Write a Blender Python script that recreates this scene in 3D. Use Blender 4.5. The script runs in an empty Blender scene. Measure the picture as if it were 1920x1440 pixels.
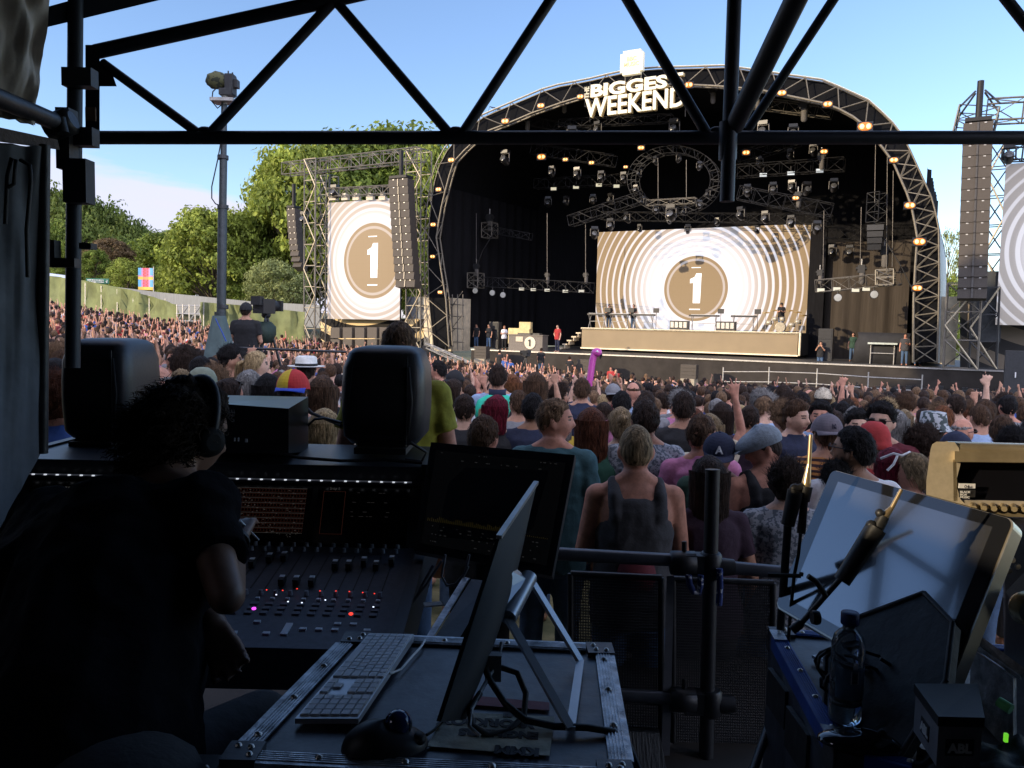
import bpy, bmesh, math, random
import numpy as np
from mathutils import Vector, Matrix, noise
random.seed(7); rng = random.Random(11)
sc = bpy.context.scene; C = bpy.context.collection
V = Vector; R_ = math.radians; PI = math.pi

# ------------------------------------------------------------------ camera
FPX = 1500.0; CAMZ = 2.2
cam = bpy.data.objects.new('camera', bpy.data.cameras.new('camera')); C.objects.link(cam)
cam.data.sensor_width = 36; cam.data.lens = 36*FPX/1920
cam.data.clip_start = .05; cam.data.clip_end = 3000
CR = Matrix.Rotation(PI/2+R_(-4.27), 3, 'X') @ Matrix.Rotation(.022, 3, 'Z')
cam.matrix_world = Matrix.Translation((0, 0, CAMZ)) @ CR.to_4x4()
sc.camera = cam
def ray(px, py): return CR @ V(((px-960)/FPX, -(py-720)/FPX, -1))
def P(px, py, d): return V((0, 0, CAMZ)) + ray(px, py)*d
def G(px, py, z):
    v = ray(px, py); return V((0, 0, CAMZ)) + v*((z-CAMZ)/v.z)

# ------------------------------------------------------------------ light
SUN_EL = 14.0; SUN_DIR = V((-.891, -.454, 0)).normalized()      # towards the sun
sunv = V((SUN_DIR.x*math.cos(R_(SUN_EL)), SUN_DIR.y*math.cos(R_(SUN_EL)), math.sin(R_(SUN_EL))))
sl = bpy.data.lights.new('sun', 'SUN'); sl.energy = 2.6; sl.angle = R_(.5); sl.color = (1, .80, .54)
so = bpy.data.objects.new('sun', sl); C.objects.link(so)
so.rotation_euler = sunv.to_track_quat('Z', 'Y').to_euler(); so.location = (-20, -20, 30)
w = bpy.data.worlds.new('World'); sc.world = w; w.use_nodes = True
nt = w.node_tree; nt.nodes.clear()
def N(nt, t, **k):
    n = nt.nodes.new(t)
    for a, b in k.items():
        if a == 'inp':
            for i, v in b.items(): n.inputs[i].default_value = v
        else: setattr(n, a, b)
    return n
out = N(nt, 'ShaderNodeOutputWorld'); bg = N(nt, 'ShaderNodeBackground')
sky = N(nt, 'ShaderNodeTexSky'); sky.sky_type = 'NISHITA'; sky.sun_disc = False
sky.sun_elevation = R_(SUN_EL); sky.sun_rotation = math.atan2(SUN_DIR.x, SUN_DIR.y)
sky.altitude = 50; sky.air_density = 1.0; sky.dust_density = .25; sky.ozone_density = 2.0
bg.inputs[1].default_value = .15
L = nt.links.new
tc = N(nt, 'ShaderNodeTexCoord'); sep = N(nt, 'ShaderNodeSeparateXYZ'); L(tc.outputs['Generated'], sep.inputs[0])
# a low bank of thin cloud standing over the hill on the left
mp = N(nt, 'ShaderNodeMapping'); mp.inputs['Scale'].default_value = (3, 3, 16); L(tc.outputs['Generated'], mp.inputs[0])
nz = N(nt, 'ShaderNodeTexNoise', inp={'Scale': 2.2, 'Detail': 9, 'Roughness': .6}); L(mp.outputs[0], nz.inputs['Vector'])
def M(nt, op, a, b=None, c=None, clamp=False):
    n = N(nt, 'ShaderNodeMath'); n.operation = op; n.use_clamp = clamp
    for i, x in enumerate((a, b, c)):
        if x is None: continue
        if hasattr(x, 'links') or hasattr(x, 'is_output'): nt.links.new(x, n.inputs[i])
        else: n.inputs[i].default_value = x
    return n.outputs[0]
top = M(nt, 'MULTIPLY_ADD', sep.outputs[0], -.22, .075)          # cloud top falls towards the right
top = M(nt, 'ADD', top, M(nt, 'MULTIPLY', M(nt, 'SUBTRACT', nz.outputs[0], .5), .07))
edge = M(nt, 'MULTIPLY', M(nt, 'SUBTRACT', top, sep.outputs[2]), 55, clamp=True)
side = M(nt, 'MULTIPLY', M(nt, 'SUBTRACT', .12, sep.outputs[0]), 3.0, clamp=True)
body = M(nt, 'MULTIPLY_ADD', nz.outputs[0], .5, .62, clamp=True)
cm = M(nt, 'MULTIPLY', M(nt, 'MULTIPLY', edge, side), body)
wis = M(nt, 'MULTIPLY', M(nt, 'SUBTRACT', nz.outputs[0], .52), 1.2, clamp=True)   # faint wisps above it
wis = M(nt, 'MULTIPLY', wis, M(nt, 'MULTIPLY', M(nt, 'SUBTRACT', .22, sep.outputs[2]), 5, clamp=True))
cm = M(nt, 'MAXIMUM', cm, M(nt, 'MULTIPLY', wis, side))
# bright cloud added out of view, overhead and behind, to light the crowd
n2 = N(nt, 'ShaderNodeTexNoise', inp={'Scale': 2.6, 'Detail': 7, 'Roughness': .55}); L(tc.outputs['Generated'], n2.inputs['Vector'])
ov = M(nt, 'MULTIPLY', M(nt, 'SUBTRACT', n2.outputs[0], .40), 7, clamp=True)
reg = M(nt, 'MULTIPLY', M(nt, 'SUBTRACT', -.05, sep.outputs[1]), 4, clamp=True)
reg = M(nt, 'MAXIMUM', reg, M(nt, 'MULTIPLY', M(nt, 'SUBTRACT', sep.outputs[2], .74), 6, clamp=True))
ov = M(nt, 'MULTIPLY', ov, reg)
mx = N(nt, 'ShaderNodeMixRGB'); L(cm, mx.inputs[0]); L(sky.outputs[0], mx.inputs[1]); mx.inputs[2].default_value = (3.3, 3.25, 3.5, 1)
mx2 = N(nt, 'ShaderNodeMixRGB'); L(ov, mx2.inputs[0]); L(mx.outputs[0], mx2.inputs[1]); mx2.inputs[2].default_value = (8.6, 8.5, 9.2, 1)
tint = N(nt, 'ShaderNodeMixRGB'); tint.blend_type = 'MULTIPLY'; tint.inputs[0].default_value = 1
tint.inputs[2].default_value = (.92, .93, 1.07, 1)
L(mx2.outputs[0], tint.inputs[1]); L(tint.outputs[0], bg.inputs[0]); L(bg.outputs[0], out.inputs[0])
sc.view_settings.view_transform = 'Standard'; sc.view_settings.look = 'None'
sc.view_settings.gamma = 1; sc.view_settings.use_curve_mapping = False
sc.view_settings.exposure = .95
sc.render.engine = 'CYCLES'
sc.cycles.max_bounces = 6; sc.cycles.diffuse_bounces = 3; sc.cycles.transparent_max_bounces = 6

# ------------------------------------------------------------------ materials
MATS = {}
def mat(name, col=(.5,.5,.5), rough=.6, metal=0, var=.12, scale=12, bump=.15, emit=None, es=1, stretch=None, spec=.5, col2=None, trans=0, coat=0):
    if name in MATS: return MATS[name]
    m = bpy.data.materials.new(name); m.use_nodes = True; MATS[name] = m
    t = m.node_tree; b = t.nodes['Principled BSDF']; K = t.links.new
    b.inputs['Roughness'].default_value = rough; b.inputs['Metallic'].default_value = metal
    b.inputs['Specular IOR Level'].default_value = spec
    b.inputs['Coat Weight'].default_value = coat
    b.inputs['Transmission Weight'].default_value = trans
    c = tuple(col)+(1,)
    if var > 0 or bump > 0:
        co = N(t, 'ShaderNodeTexCoord'); mpp = N(t, 'ShaderNodeMapping'); K(co.outputs['Object'], mpp.inputs[0])
        mpp.inputs['Scale'].default_value = stretch or (1, 1, 1)
        n = N(t, 'ShaderNodeTexNoise', inp={'Scale': scale, 'Detail': 5, 'Roughness': .6}); K(mpp.outputs[0], n.inputs['Vector'])
        rp = N(t, 'ShaderNodeValToRGB'); K(n.outputs[0], rp.inputs[0])
        d = tuple(max(0, x*(1-var*1.6)) for x in col); u = tuple(min(1, x*(1+var*1.6)) for x in (col2 or col))
        rp.color_ramp.elements[0].color = d+(1,); rp.color_ramp.elements[0].position = .32
        rp.color_ramp.elements[1].color = u+(1,); rp.color_ramp.elements[1].position = .68
        K(rp.outputs[0], b.inputs['Base Color'])
        if bump > 0:
            bp = N(t, 'ShaderNodeBump', inp={'Strength': bump, 'Distance': .02}); K(n.outputs[0], bp.inputs['Height']); K(bp.outputs[0], b.inputs['Normal'])
    else: b.inputs['Base Color'].default_value = c
    if emit:
        b.inputs['Emission Color'].default_value = tuple(emit)+(1,); b.inputs['Emission Strength'].default_value = es
    return m
BLACK = mat('black_fabric', (.018,.018,.02), .9, bump=.3, scale=6)
BPAINT = mat('black_paint', (.02,.021,.024), .45, bump=.05, scale=40)
DKMET = mat('dark_steel', (.05,.052,.055), .45, .6, scale=20)
ALU = mat('aluminium', (.55,.54,.52), .38, .85, var=.12, scale=18)
GALV = mat('galvanised', (.42,.41,.39), .5, .7, var=.15, scale=14)
RUBBER = mat('rubber', (.015,.015,.016), .6, bump=.05)
WHITE = mat('white_plastic', (.75,.75,.75), .4, bump=.02, var=.04)

# ------------------------------------------------------------------ mesh helpers
class MB:
    def __init__(s): s.v = []; s.f = []; s.m = []; s.sm = []
    def add(s, vs, fs, m=0, smooth=False):
        o = len(s.v); s.v += [tuple(x) for x in vs]; s.f += [tuple(i+o for i in f) for f in fs]
        s.m += [m]*len(fs); s.sm += [smooth]*len(fs); return s
    def hexa(s, p, m=0):      # 8 points: bottom 4, top 4
        return s.add(p, [(3,2,1,0),(4,5,6,7),(0,1,5,4),(1,2,6,5),(2,3,7,6),(3,0,4,7)], m)
    def box(s, c, d, rz=0, m=0, M=None):
        hx, hy, hz = d[0]/2, d[1]/2, d[2]/2; c = V(c)
        q = Matrix.Rotation(rz, 3, 'Z') if M is None else M
        p = [c+q@V(a) for a in ((-hx,-hy,-hz),(hx,-hy,-hz),(hx,hy,-hz),(-hx,hy,-hz),(-hx,-hy,hz),(hx,-hy,hz),(hx,hy,hz),(-hx,hy,hz))]
        return s.hexa(p, m)
    def tube(s, a, b, r, r2=None, n=8, m=0, cap=True):
        a, b = V(a), V(b); r2 = r if r2 is None else r2; d = b-a
        if d.length < 1e-6: return s
        z = d.normalized(); x = z.orthogonal().normalized(); y = z.cross(x)
        vs = [a+(x*math.cos(2*PI*i/n)+y*math.sin(2*PI*i/n))*r for i in range(n)] + [b+(x*math.cos(2*PI*i/n)+y*math.sin(2*PI*i/n))*r2 for i in range(n)]
        s.add(vs, [(i,(i+1)%n,n+(i+1)%n,n+i) for i in range(n)], m, n > 5)
        if cap: s.add(vs, [tuple(range(n-1,-1,-1)), tuple(range(n,2*n))], m)
        return s
    def path(s, pts, r, n=8, m=0, taper=None):
        pts = [V(p) for p in pts]; k = len(pts); x = None; vs = []
        for i, p in enumerate(pts):
            d = (pts[min(i+1,k-1)]-pts[max(i-1,0)]).normalized()
            x = d.orthogonal().normalized() if x is None else (x-d*x.dot(d)).normalized()
            y = d.cross(x); rr = r if taper is None else r*taper(i/(k-1))
            vs += [p+(x*math.cos(2*PI*j/n)+y*math.sin(2*PI*j/n))*rr for j in range(n)]
        fs = [(i*n+j, i*n+(j+1)%n, (i+1)*n+(j+1)%n, (i+1)*n+j) for i in range(k-1) for j in range(n)]
        s.add(vs, fs, m, True); s.add([vs[j] for j in range(n)]+[vs[(k-1)*n+j] for j in range(n)], [tuple(range(n-1,-1,-1)), tuple(range(n,2*n))], m)
        return s
    def lathe(s, prof, c=(0,0,0), n=20, m=0, M=None):   # prof: (r,z)
        c = V(c); M = M or Matrix.Identity(3); k = len(prof)
        vs = [c+M@V((r*math.cos(2*PI*j/n), r*math.sin(2*PI*j/n), z)) for r, z in prof for j in range(n)]
        fs = [(i*n+j, i*n+(j+1)%n, (i+1)*n+(j+1)%n, (i+1)*n+j) for i in range(k-1) for j in range(n)]
        s.add(vs, fs, m, True)
        s.add(vs[:n]+vs[-n:], [tuple(range(n-1,-1,-1)), tuple(range(n,2*n))], m); return s
    def ell(s, c, r, n=12, k=8, m=0, M=None):
        c = V(c); M = M or Matrix.Identity(3)
        vs = [c+M@V((r[0]*math.sin(PI*i/k)*math.cos(2*PI*j/n), r[1]*math.sin(PI*i/k)*math.sin(2*PI*j/n), r[2]*math.cos(PI*i/k))) for i in range(1,k) for j in range(n)]
        vs += [c+M@V((0,0,r[2])), c-M@V((0,0,r[2]))]; T = len(vs)-2
        fs = [(i*n+j, (i+1)*n+j, (i+1)*n+(j+1)%n, i*n+(j+1)%n) for i in range(k-2) for j in range(n)]
        fs += [(T, j, (j+1)%n) for j in range(n)] + [(T+1, (k-2)*n+(j+1)%n, (k-2)*n+j) for j in range(n)]
        return s.add(vs, fs, m, True)
    def caps(s, a, b, r, r2=None, n=12, m=0):
        a, b = V(a), V(b); r2 = r if r2 is None else r2; z = (b-a).normalized(); x = z.orthogonal().normalized(); y = z.cross(x); vs = []
        seq = [(a, r, t) for t in (-85, -60, -30, 0)] + [(b, r2, t) for t in (0, 30, 60, 85)]
        for p, q, t in seq:
            cc, ss = math.cos(R_(t)), math.sin(R_(t))
            vs += [p+z*q*ss+(x*math.cos(2*PI*j/n)+y*math.sin(2*PI*j/n))*q*cc for j in range(n)]
        k = len(seq)
        fs = [(i*n+j, i*n+(j+1)%n, (i+1)*n+(j+1)%n, (i+1)*n+j) for i in range(k-1) for j in range(n)]
        s.add(vs, fs+[tuple(range(n-1,-1,-1)), tuple(range((k-1)*n, k*n))], m, True); return s
    def rings(s, rs, n=24, e=2.4, m=0):   # (cx,cy,cz,rx,ry)
        vs = []
        for cx, cy, cz, rx, ry in rs:
            for j in range(n):
                a = 2*PI*j/n; ca, sa = math.cos(a), math.sin(a)
                vs.append((cx+rx*math.copysign(abs(ca)**(2/e), ca), cy+ry*math.copysign(abs(sa)**(2/e), sa), cz))
        k = len(rs)
        fs = [(i*n+j, i*n+(j+1)%n, (i+1)*n+(j+1)%n, (i+1)*n+j) for i in range(k-1) for j in range(n)]
        s.add(vs, fs+[tuple(range(n-1,-1,-1)), tuple(range((k-1)*n, k*n))], m, True); return s
    def mesh(s, name, mats, off=None):
        me = bpy.data.meshes.new(name); o = off or V((0,0,0))
        me.from_pydata([(a[0]-o[0], a[1]-o[1], a[2]-o[2]) for a in s.v], [], s.f)
        for x in (mats if isinstance(mats, (list, tuple)) else [mats]): me.materials.append(x)
        me.polygons.foreach_set('material_index', s.m); me.polygons.foreach_set('use_smooth', s.sm)
        me.update(); return me
def tag(o, label=None, cat=None, group=None, kind=None):
    if label: o['label'] = label
    if cat: o['category'] = cat
    if group: o['group'] = group
    if kind: o['kind'] = kind
    return o
def link(name, me, parent=None):
    o = bpy.data.objects.new(name, me); C.objects.link(o)
    if parent is not None: o.parent = parent
    return o
class Thing:
    def __init__(s, name, label, cat, loc=(0,0,0), group=None):
        s.o = link(name, None); s.o.location = loc; s.loc = V(loc); s.o.empty_display_size = .2
        tag(s.o, label, cat, group)
    def part(s, name, mb, mats, parent=None, label=None):
        o = link(name, mb.mesh(name, mats, s.loc) if isinstance(mb, MB) else mb, parent or s.o)
        if label: o['label'] = label
        return o
def solo(name, mb, mats, label, cat, group=None, kind=None):     # a thing that is one mesh, origin at its base
    a = np.array(mb.v); lo, hi = a.min(0), a.max(0); c = V(((lo[0]+hi[0])/2, (lo[1]+hi[1])/2, lo[2]))
    o = link(name, mb.mesh(name, mats, c)); o.location = c
    return tag(o, label, cat, group, kind)
def struct(name, mb, mats, kind='structure'):
    o = link(name, mb.mesh(name, mats)); o['kind'] = kind; return o
def text_mb(body, size, thick=.0, depth=.01, sx=1.0, M=None, loc=V((0,0,0)), m=0, mb=None, shear=0):
    cu = bpy.data.curves.new('t', 'FONT'); cu.body = body; cu.size = size; cu.offset = thick; cu.extrude = depth
    cu.align_x = 'LEFT'; cu.resolution_u = 3; cu.shear = shear
    ob = bpy.data.objects.new('t', cu); C.objects.link(ob)
    dg = bpy.context.evaluated_depsgraph_get(); me = ob.evaluated_get(dg).to_mesh()
    vs = [v.co.copy() for v in me.vertices]; fs = [tuple(p.vertices) for p in me.polygons]
    ob.evaluated_get(dg).to_mesh_clear(); bpy.data.objects.remove(ob); bpy.data.curves.remove(cu)
    M = M or Matrix.Identity(3); mb = mb or MB()
    mb.add([loc+M@V((v.x*sx, v.y, v.z)) for v in vs], fs, m); return mb, (max(v.x for v in vs)*sx if vs else 0)
def remesh(mb, vox, smooth=2, name='m'):
    me = mb.mesh(name, []); ob = bpy.data.objects.new('t', me); C.objects.link(ob)
    md = ob.modifiers.new('r', 'REMESH'); md.mode = 'VOXEL'; md.voxel_size = vox; md.use_smooth_shade = True
    if smooth:
        s2 = ob.modifiers.new('s', 'SMOOTH'); s2.factor = .5; s2.iterations = smooth
    dg = bpy.context.evaluated_depsgraph_get(); ev = ob.evaluated_get(dg)
    new = bpy.data.meshes.new_from_object(ev, depsgraph=dg)
    bpy.data.objects.remove(ob); bpy.data.meshes.remove(me); new.name = name
    return new
def displace(me, fn):
    n = len(me.vertices); a = np.empty(n*3); b = np.empty(n*3)
    me.vertices.foreach_get('co', a); me.vertices.foreach_get('normal', b); a = a.reshape(-1,3); b = b.reshape(-1,3)
    for i in range(n): a[i] += b[i]*fn(V(a[i]), V(b[i]))
    me.vertices.foreach_set('co', a.ravel()); me.update()

# ------------------------------------------------------------------ terrain
def ground(x, y):
    z = -.066*min(max(0, y-5), 26)-.012*min(max(0, y-31), 30)
    if x < 0 and y > 1: z += -.075*max(x, -60)*min(1, (y-1)/4)
    if x < -10: z += .05*min(-10-x, 40)
    return z
gm = MB(); xs = list(range(-90,-30,6))+[i*1.5 for i in range(-20,41)]+list(range(66,126,6)); ys = [-60,-40,-20,-8]+[i*1.5 for i in range(0,56)]+list(range(90,170,8))
xs = [-900,-400]+xs+[250,500,900]; ys = [-900,-300]+ys+[250,500,1200]
gv = [(x, y, ground(x, y)+noise.noise(V((x*.3, y*.3, 0)))*.04) for y in ys for x in xs]; nx = len(xs)
gm.add(gv, [(j*nx+i, j*nx+i+1, (j+1)*nx+i+1, (j+1)*nx+i) for j in range(len(ys)-1) for i in range(nx-1)], 0, True)
struct('ground', gm, mat('worn_grass', (.10,.13,.045), .95, var=.35, scale=3, bump=.5, col2=(.16,.14,.07)))

# ------------------------------------------------------------------ stage frame of reference
F0 = P(1043, 661, 52.0); SA = R_(29.5); SU = V((math.cos(SA), -math.sin(SA), 0)); SN = V((math.sin(SA), math.cos(SA), 0))
DZ = F0.z
def T(s, t, z): return F0 + SU*s + SN*t + V((0,0,z))
def SP(px, py, t):           # pixel ray met with the vertical plane t metres behind the deck's front edge
    v = ray(px, py); o = V((0,0,CAMZ)); d = (F0+SN*t-o).dot(SN)/v.dot(SN); return o+v*d
def ST(px, py, t):
    q = SP(px, py, t)-F0; return q.dot(SU), q.z
SM = Matrix((SU, SN, V((0,0,1)))).transposed()     # stage frame as a rotation (x=s, y=t, z)
SYAW = -SA
# ------------------------------------------------------------------ people
HC = V((0, .015, 1.618))
def gs(x, c, w): return math.exp(-((x-c)/w)**2)
def head_pt(d, k=1.0):
    a, b, c = .0765, .098, .119
    r = 1/math.sqrt((d.x/a)**2+(d.y/b)**2+(d.z/c)**2); p = d*r
    if p.z < 0:
        s = -p.z/c; p.x *= 1-.30*s*s
        if p.y < 0: p.y *= 1-.35*s*s
        else: p.y *= 1+.06*s
    if p.y > 0:
        ax = abs(p.x)
        p.y += .026*gs(p.x,0,.013)*gs(p.z,-.024,.016)+.013*gs(p.x,0,.010)*gs(p.z,0,.022)
        p.y -= .010*gs(ax,.032,.014)*gs(p.z,.012,.010)
        p.y += .005*gs(ax,.028,.026)*gs(p.z,.034,.008)+.005*gs(ax,.048,.02)*gs(p.z,-.03,.02)
        p.y += .007*gs(p.x,0,.022)*gs(p.z,-.062,.008)-.004*gs(p.x,0,.025)*gs(p.z,-.080,.006)+.008*gs(p.x,0,.02)*gs(p.z,-.102,.014)
    return p*k
def head_mb(mb, Mh, n=44, k=36):
    vs = []
    for i in range(1, k):
        for j in range(n):
            t, a = PI*i/k, 2*PI*j/n
            vs.append(Mh@head_pt(V((math.sin(t)*math.cos(a), math.sin(t)*math.sin(a), math.cos(t)))))
    vs += [Mh@V((0,0,.119)), Mh@V((0,0,-.119))]; T_ = len(vs)-2
    fs = [(i*n+j, (i+1)*n+j, (i+1)*n+(j+1)%n, i*n+(j+1)%n) for i in range(k-2) for j in range(n)]
    fs += [(T_, j, (j+1)%n) for j in range(n)]+[(T_+1, (k-2)*n+(j+1)%n, (k-2)*n+j) for j in range(n)]
    mb.add(vs, fs)
    for s in (-1, 1):
        q = Mh.to_3x3()
        mb.ell(Mh@V((s*.079, -.008, -.010)), (.010,.019,.031), M=q@Matrix.Rotation(s*.35,3,'Z')@Matrix.Rotation(.15,3,'X'))
def hmat(yaw, pitch=0): return Matrix.Translation(HC)@Matrix.Rotation(yaw,4,'Z')@Matrix.Rotation(pitch,4,'X')
TOR = {'m': [(.80,.165,.115,0),(.92,.175,.125,.0),(1.03,.160,.118,.0),(1.13,.158,.115,.0),(1.24,.172,.125,.005),(1.33,.182,.128,.002),(1.40,.170,.110,-.004),(1.445,.120,.086,-.008),(1.48,.070,.066,-.008),(1.53,.058,.06,-.004)],
       'f': [(.80,.168,.122,0),(.92,.172,.128,.0),(1.02,.138,.108,.0),(1.10,.128,.100,.0),(1.21,.148,.120,.018),(1.30,.155,.120,.012),(1.38,.150,.098,-.004),(1.43,.105,.078,-.008),(1.47,.058,.056,-.008),(1.53,.048,.05,-.004)]}
def arm_joints(pose, s, sex):
    w = .178 if sex == 'm' else .158
    sh = V((s*w, -.005, 1.405))
    P_ = {'down': (V((s*.245,-.03,1.13)), V((s*.255,.05,.89)), V((s*.25,.09,.80))),
          'front': (V((s*.235,.02,1.13)), V((s*.10,.24,1.17)), V((s*.04,.30,1.21))),
          'high': (V((s*.25,.13,1.20)), V((s*.11,.30,1.42)), V((s*.07,.33,1.52))),
          'up': (V((s*.255,.06,1.62)), V((s*.20,.07,1.87)), V((s*.19,.08,1.97))),
          'wave': (V((s*.33,.08,1.55)), V((s*.34,.10,1.81)), V((s*.35,.11,1.90))),
          'hips': (V((s*.36,-.06,1.15)), V((s*.21,.03,.98)), V((s*.16,.07,.95)))}
    return (sh,)+P_[pose]
def hand(mb, wr, d, side, s, spread=.25, curl=.25, r=.0085, L=1.0):
    d = d.normalized(); x = (side-d*side.dot(d)).normalized(); n = d.cross(x)*s
    for k in (-1, -.33, .33, 1): mb.caps(wr+x*k*.012, wr+d*.085*L+x*k*.028, .016, .013, 8)
    for k, ln in ((-1,.062),(-.33,.074),(.33,.070),(1,.055)):
        b = wr+d*.085*L+x*k*.030; e1 = b+(d+x*k*spread*.4+n*curl*.5).normalized()*ln*.52*L; e2 = e1+(d+x*k*spread*.4+n*curl*1.6).normalized()*ln*.48*L
        mb.caps(b, e1, r*1.12, r, 8); mb.caps(e1, e2, r, r*.8, 8)
    t0 = wr+d*.025-x*s*.022; t1 = t0+(d*.8-x*s*.9+n*.3).normalized()*.045; t2 = t1+(d-x*s*.35+n*.4).normalized()*.032
    mb.caps(t0, t1, r*1.5, r*1.15, 8); mb.caps(t1, t2, r*1.15, r*.9, 8)
def body_mb(sex, pl, pr, mh, legs=True, fine=False):
    mb = MB(); k = 1 if sex == 'm' else .84
    mb.rings([(0, cy, z, rx, ry) for z, rx, ry, cy in TOR[sex]])
    mb.caps((0,-.008,1.45), (0,.004,1.56), .062*(.97 if sex=='m' else .82), .055*(1 if sex=='m' else .85))
    head_mb(mb, mh)
    for s, pose in ((-1, pl), (1, pr)):
        sh, el, wr, tip = arm_joints(pose, s, sex); mb.caps((s*.02,-.022,1.50), (s*.13*k,-.012,1.425), .044*k, .045*k)
        mb.caps(V((s*.10,-.008,1.405)), sh, .052*k, .057*k)
        mb.caps(sh, sh+(el-sh)*.35, .056*k, .050*k); mb.caps(sh+(el-sh)*.35, el, .050*k, .040*k)
        mb.caps(el, el+(wr-el)*.3, .041*k, .042*k); mb.caps(el+(wr-el)*.3, wr, .042*k, .027*k)
        hand(mb, wr, tip-wr, V((1,0,0)) if pose not in ('front',) else V((0,0,1)), s, r=.0085 if fine else .0115, spread=1.5 if pose in ('up','wave') else .2, curl=.15 if pose in ('up','wave') else .5)
    for s in ((-1, 1) if legs else ()):
        mb.caps((s*.09,0,.86), (s*.10,.01,.50), .088, .056); mb.caps((s*.10,.01,.50), (s*.105,0,.36), .056, .056)
        mb.caps((s*.105,0,.36), (s*.11,-.01,.10), .056, .036); mb.caps((s*.11,-.02,.05), (s*.12,.14,.035), .04, .034)
    return mb
BC = {}
def face_mats(me, Mh):     # irises, brows and lips are zones of the one body mesh
    inv = Mh.inverted()
    for p in me.polygons:
        c = inv@p.center
        if c.y > .05 and abs(c.x) < .06:
            ax = abs(c.x)
            if abs(ax-.032) < .012 and abs(c.z-.011) < .0055: p.material_index = 1
            elif abs(ax-.032) < .019 and abs(c.z-.031+.08*abs(ax-.032)) < .0045: p.material_index = 1
            elif ax < .024 and abs(c.z+.063) < .0058: p.material_index = 2
def body_mesh(sex='m', pl='down', pr='down', yaw=0, pitch=0, vox=.016):
    key = (sex, pl, pr, round(yaw,2), round(pitch,2), vox)
    if key in BC: return BC[key]
    me = remesh(body_mb(sex, pl, pr, hmat(yaw, pitch), fine=vox < .012), vox, 2 if vox > .012 else 1, 'body')
    for m in (None, None, None): me.materials.append(m)
    face_mats(me, hmat(yaw, pitch)); BC[key] = me; return me
def shirt_mesh(sex='m', pl='down', pr='down', kind='tee', vox=.016):
    key = ('shirt', sex, pl, pr, kind, vox)
    if key in BC: return BC[key]
    mb = MB(); k = 1 if sex == 'm' else .84; g = .014
    if kind == 'tank':
        mb.rings([(0, cy, z, rx+g+(.012 if z < 1.1 else 0), ry+g+.010) for z, rx, ry, cy in TOR[sex][:5]]+[(0,.0,1.29,.172*k,.146*k),(0,-.004,1.345,.140*k,.140*k),(0,-.012,1.395,.108*k,.120*k),(0,-.016,1.415,.09*k,.100*k)])
        for s in (-1, 1):
            mb.caps((s*.098*k,-.100*k,1.33), (s*.104*k,-.082,1.42), .040, .034); mb.caps((s*.104*k,-.082,1.42), (s*.106*k,-.020,1.476), .034, .028); mb.caps((s*.106*k,-.020,1.476), (s*.102*k,.05,1.45), .028, .026)
            mb.caps((s*.102*k,.05,1.45), (s*.095*k,.09,1.36), .026, .026)
    else:
        mb.rings([(0, cy, z, rx+g+(.02 if z < 1.15 else .004), ry+g+(.016 if z < 1.15 else .004)) for z, rx, ry, cy in TOR[sex][:7]]+[(0,-.008,1.45,.112*k+.006,.092*k),(0,-.008,1.478,.080*k,.076*k)])
        for s, pose in ((-1, pl), (1, pr)):
            sh, el, wr, tip = arm_joints(pose, s, sex)
            mb.caps(V((s*.09,-.008,1.40)), sh, .062*k, .070*k); mb.caps((s*.045,-.020,1.462), (s*.13*k,-.012,1.425), .050*k, .056*k)
            e = sh+(el-sh)*(.62 if kind == 'tee' else 1)
            mb.tube(sh, e, .069*k, (.066 if kind == 'tee' else .052)*k, n=16)
            if kind == 'long':
                mb.caps(sh, el, .066*k, .052*k); mb.tube(el, el+(wr-el)*.95, .052*k, .036*k, n=14)
        if kind == 'collar': mb.rings([(0,-.008,1.44,.085,.08),(0,-.008,1.505,.072,.070)])
        if kind == 'hood' or kind == 'long' and False: pass
    me = remesh(mb, vox, 2, 'shirt')
    def f(c, n):
        q = V((c.x*9, c.y*9, c.z*5)); wv = noise.noise(q+V((3,1,7)))*.011
        wv += abs(noise.noise(V((c.x*14+c.z*7, c.y*14, c.z*11-c.x*9))))*-.010 + .004
        return wv*(1.0 if c.z < 1.36 else .35)
    displace(me, f); me.materials.append(None); BC[key] = me; return me
def trouser_mesh(vox=.02):
    if 'tr' in BC: return BC['tr']
    mb = MB(); mb.rings([(0,0,.78,.175,.13),(0,0,.90,.186,.14),(0,0,.99,.172,.13)])
    for s in (-1, 1):
        mb.caps((s*.09,0,.86), (s*.10,.01,.50), .100, .072); mb.tube((s*.10,.01,.52), (s*.11,-.01,.09), .072, .058, n=14)
    me = remesh(mb, vox, 2, 'trousers'); me.materials.append(None); BC['tr'] = me; return me
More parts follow.
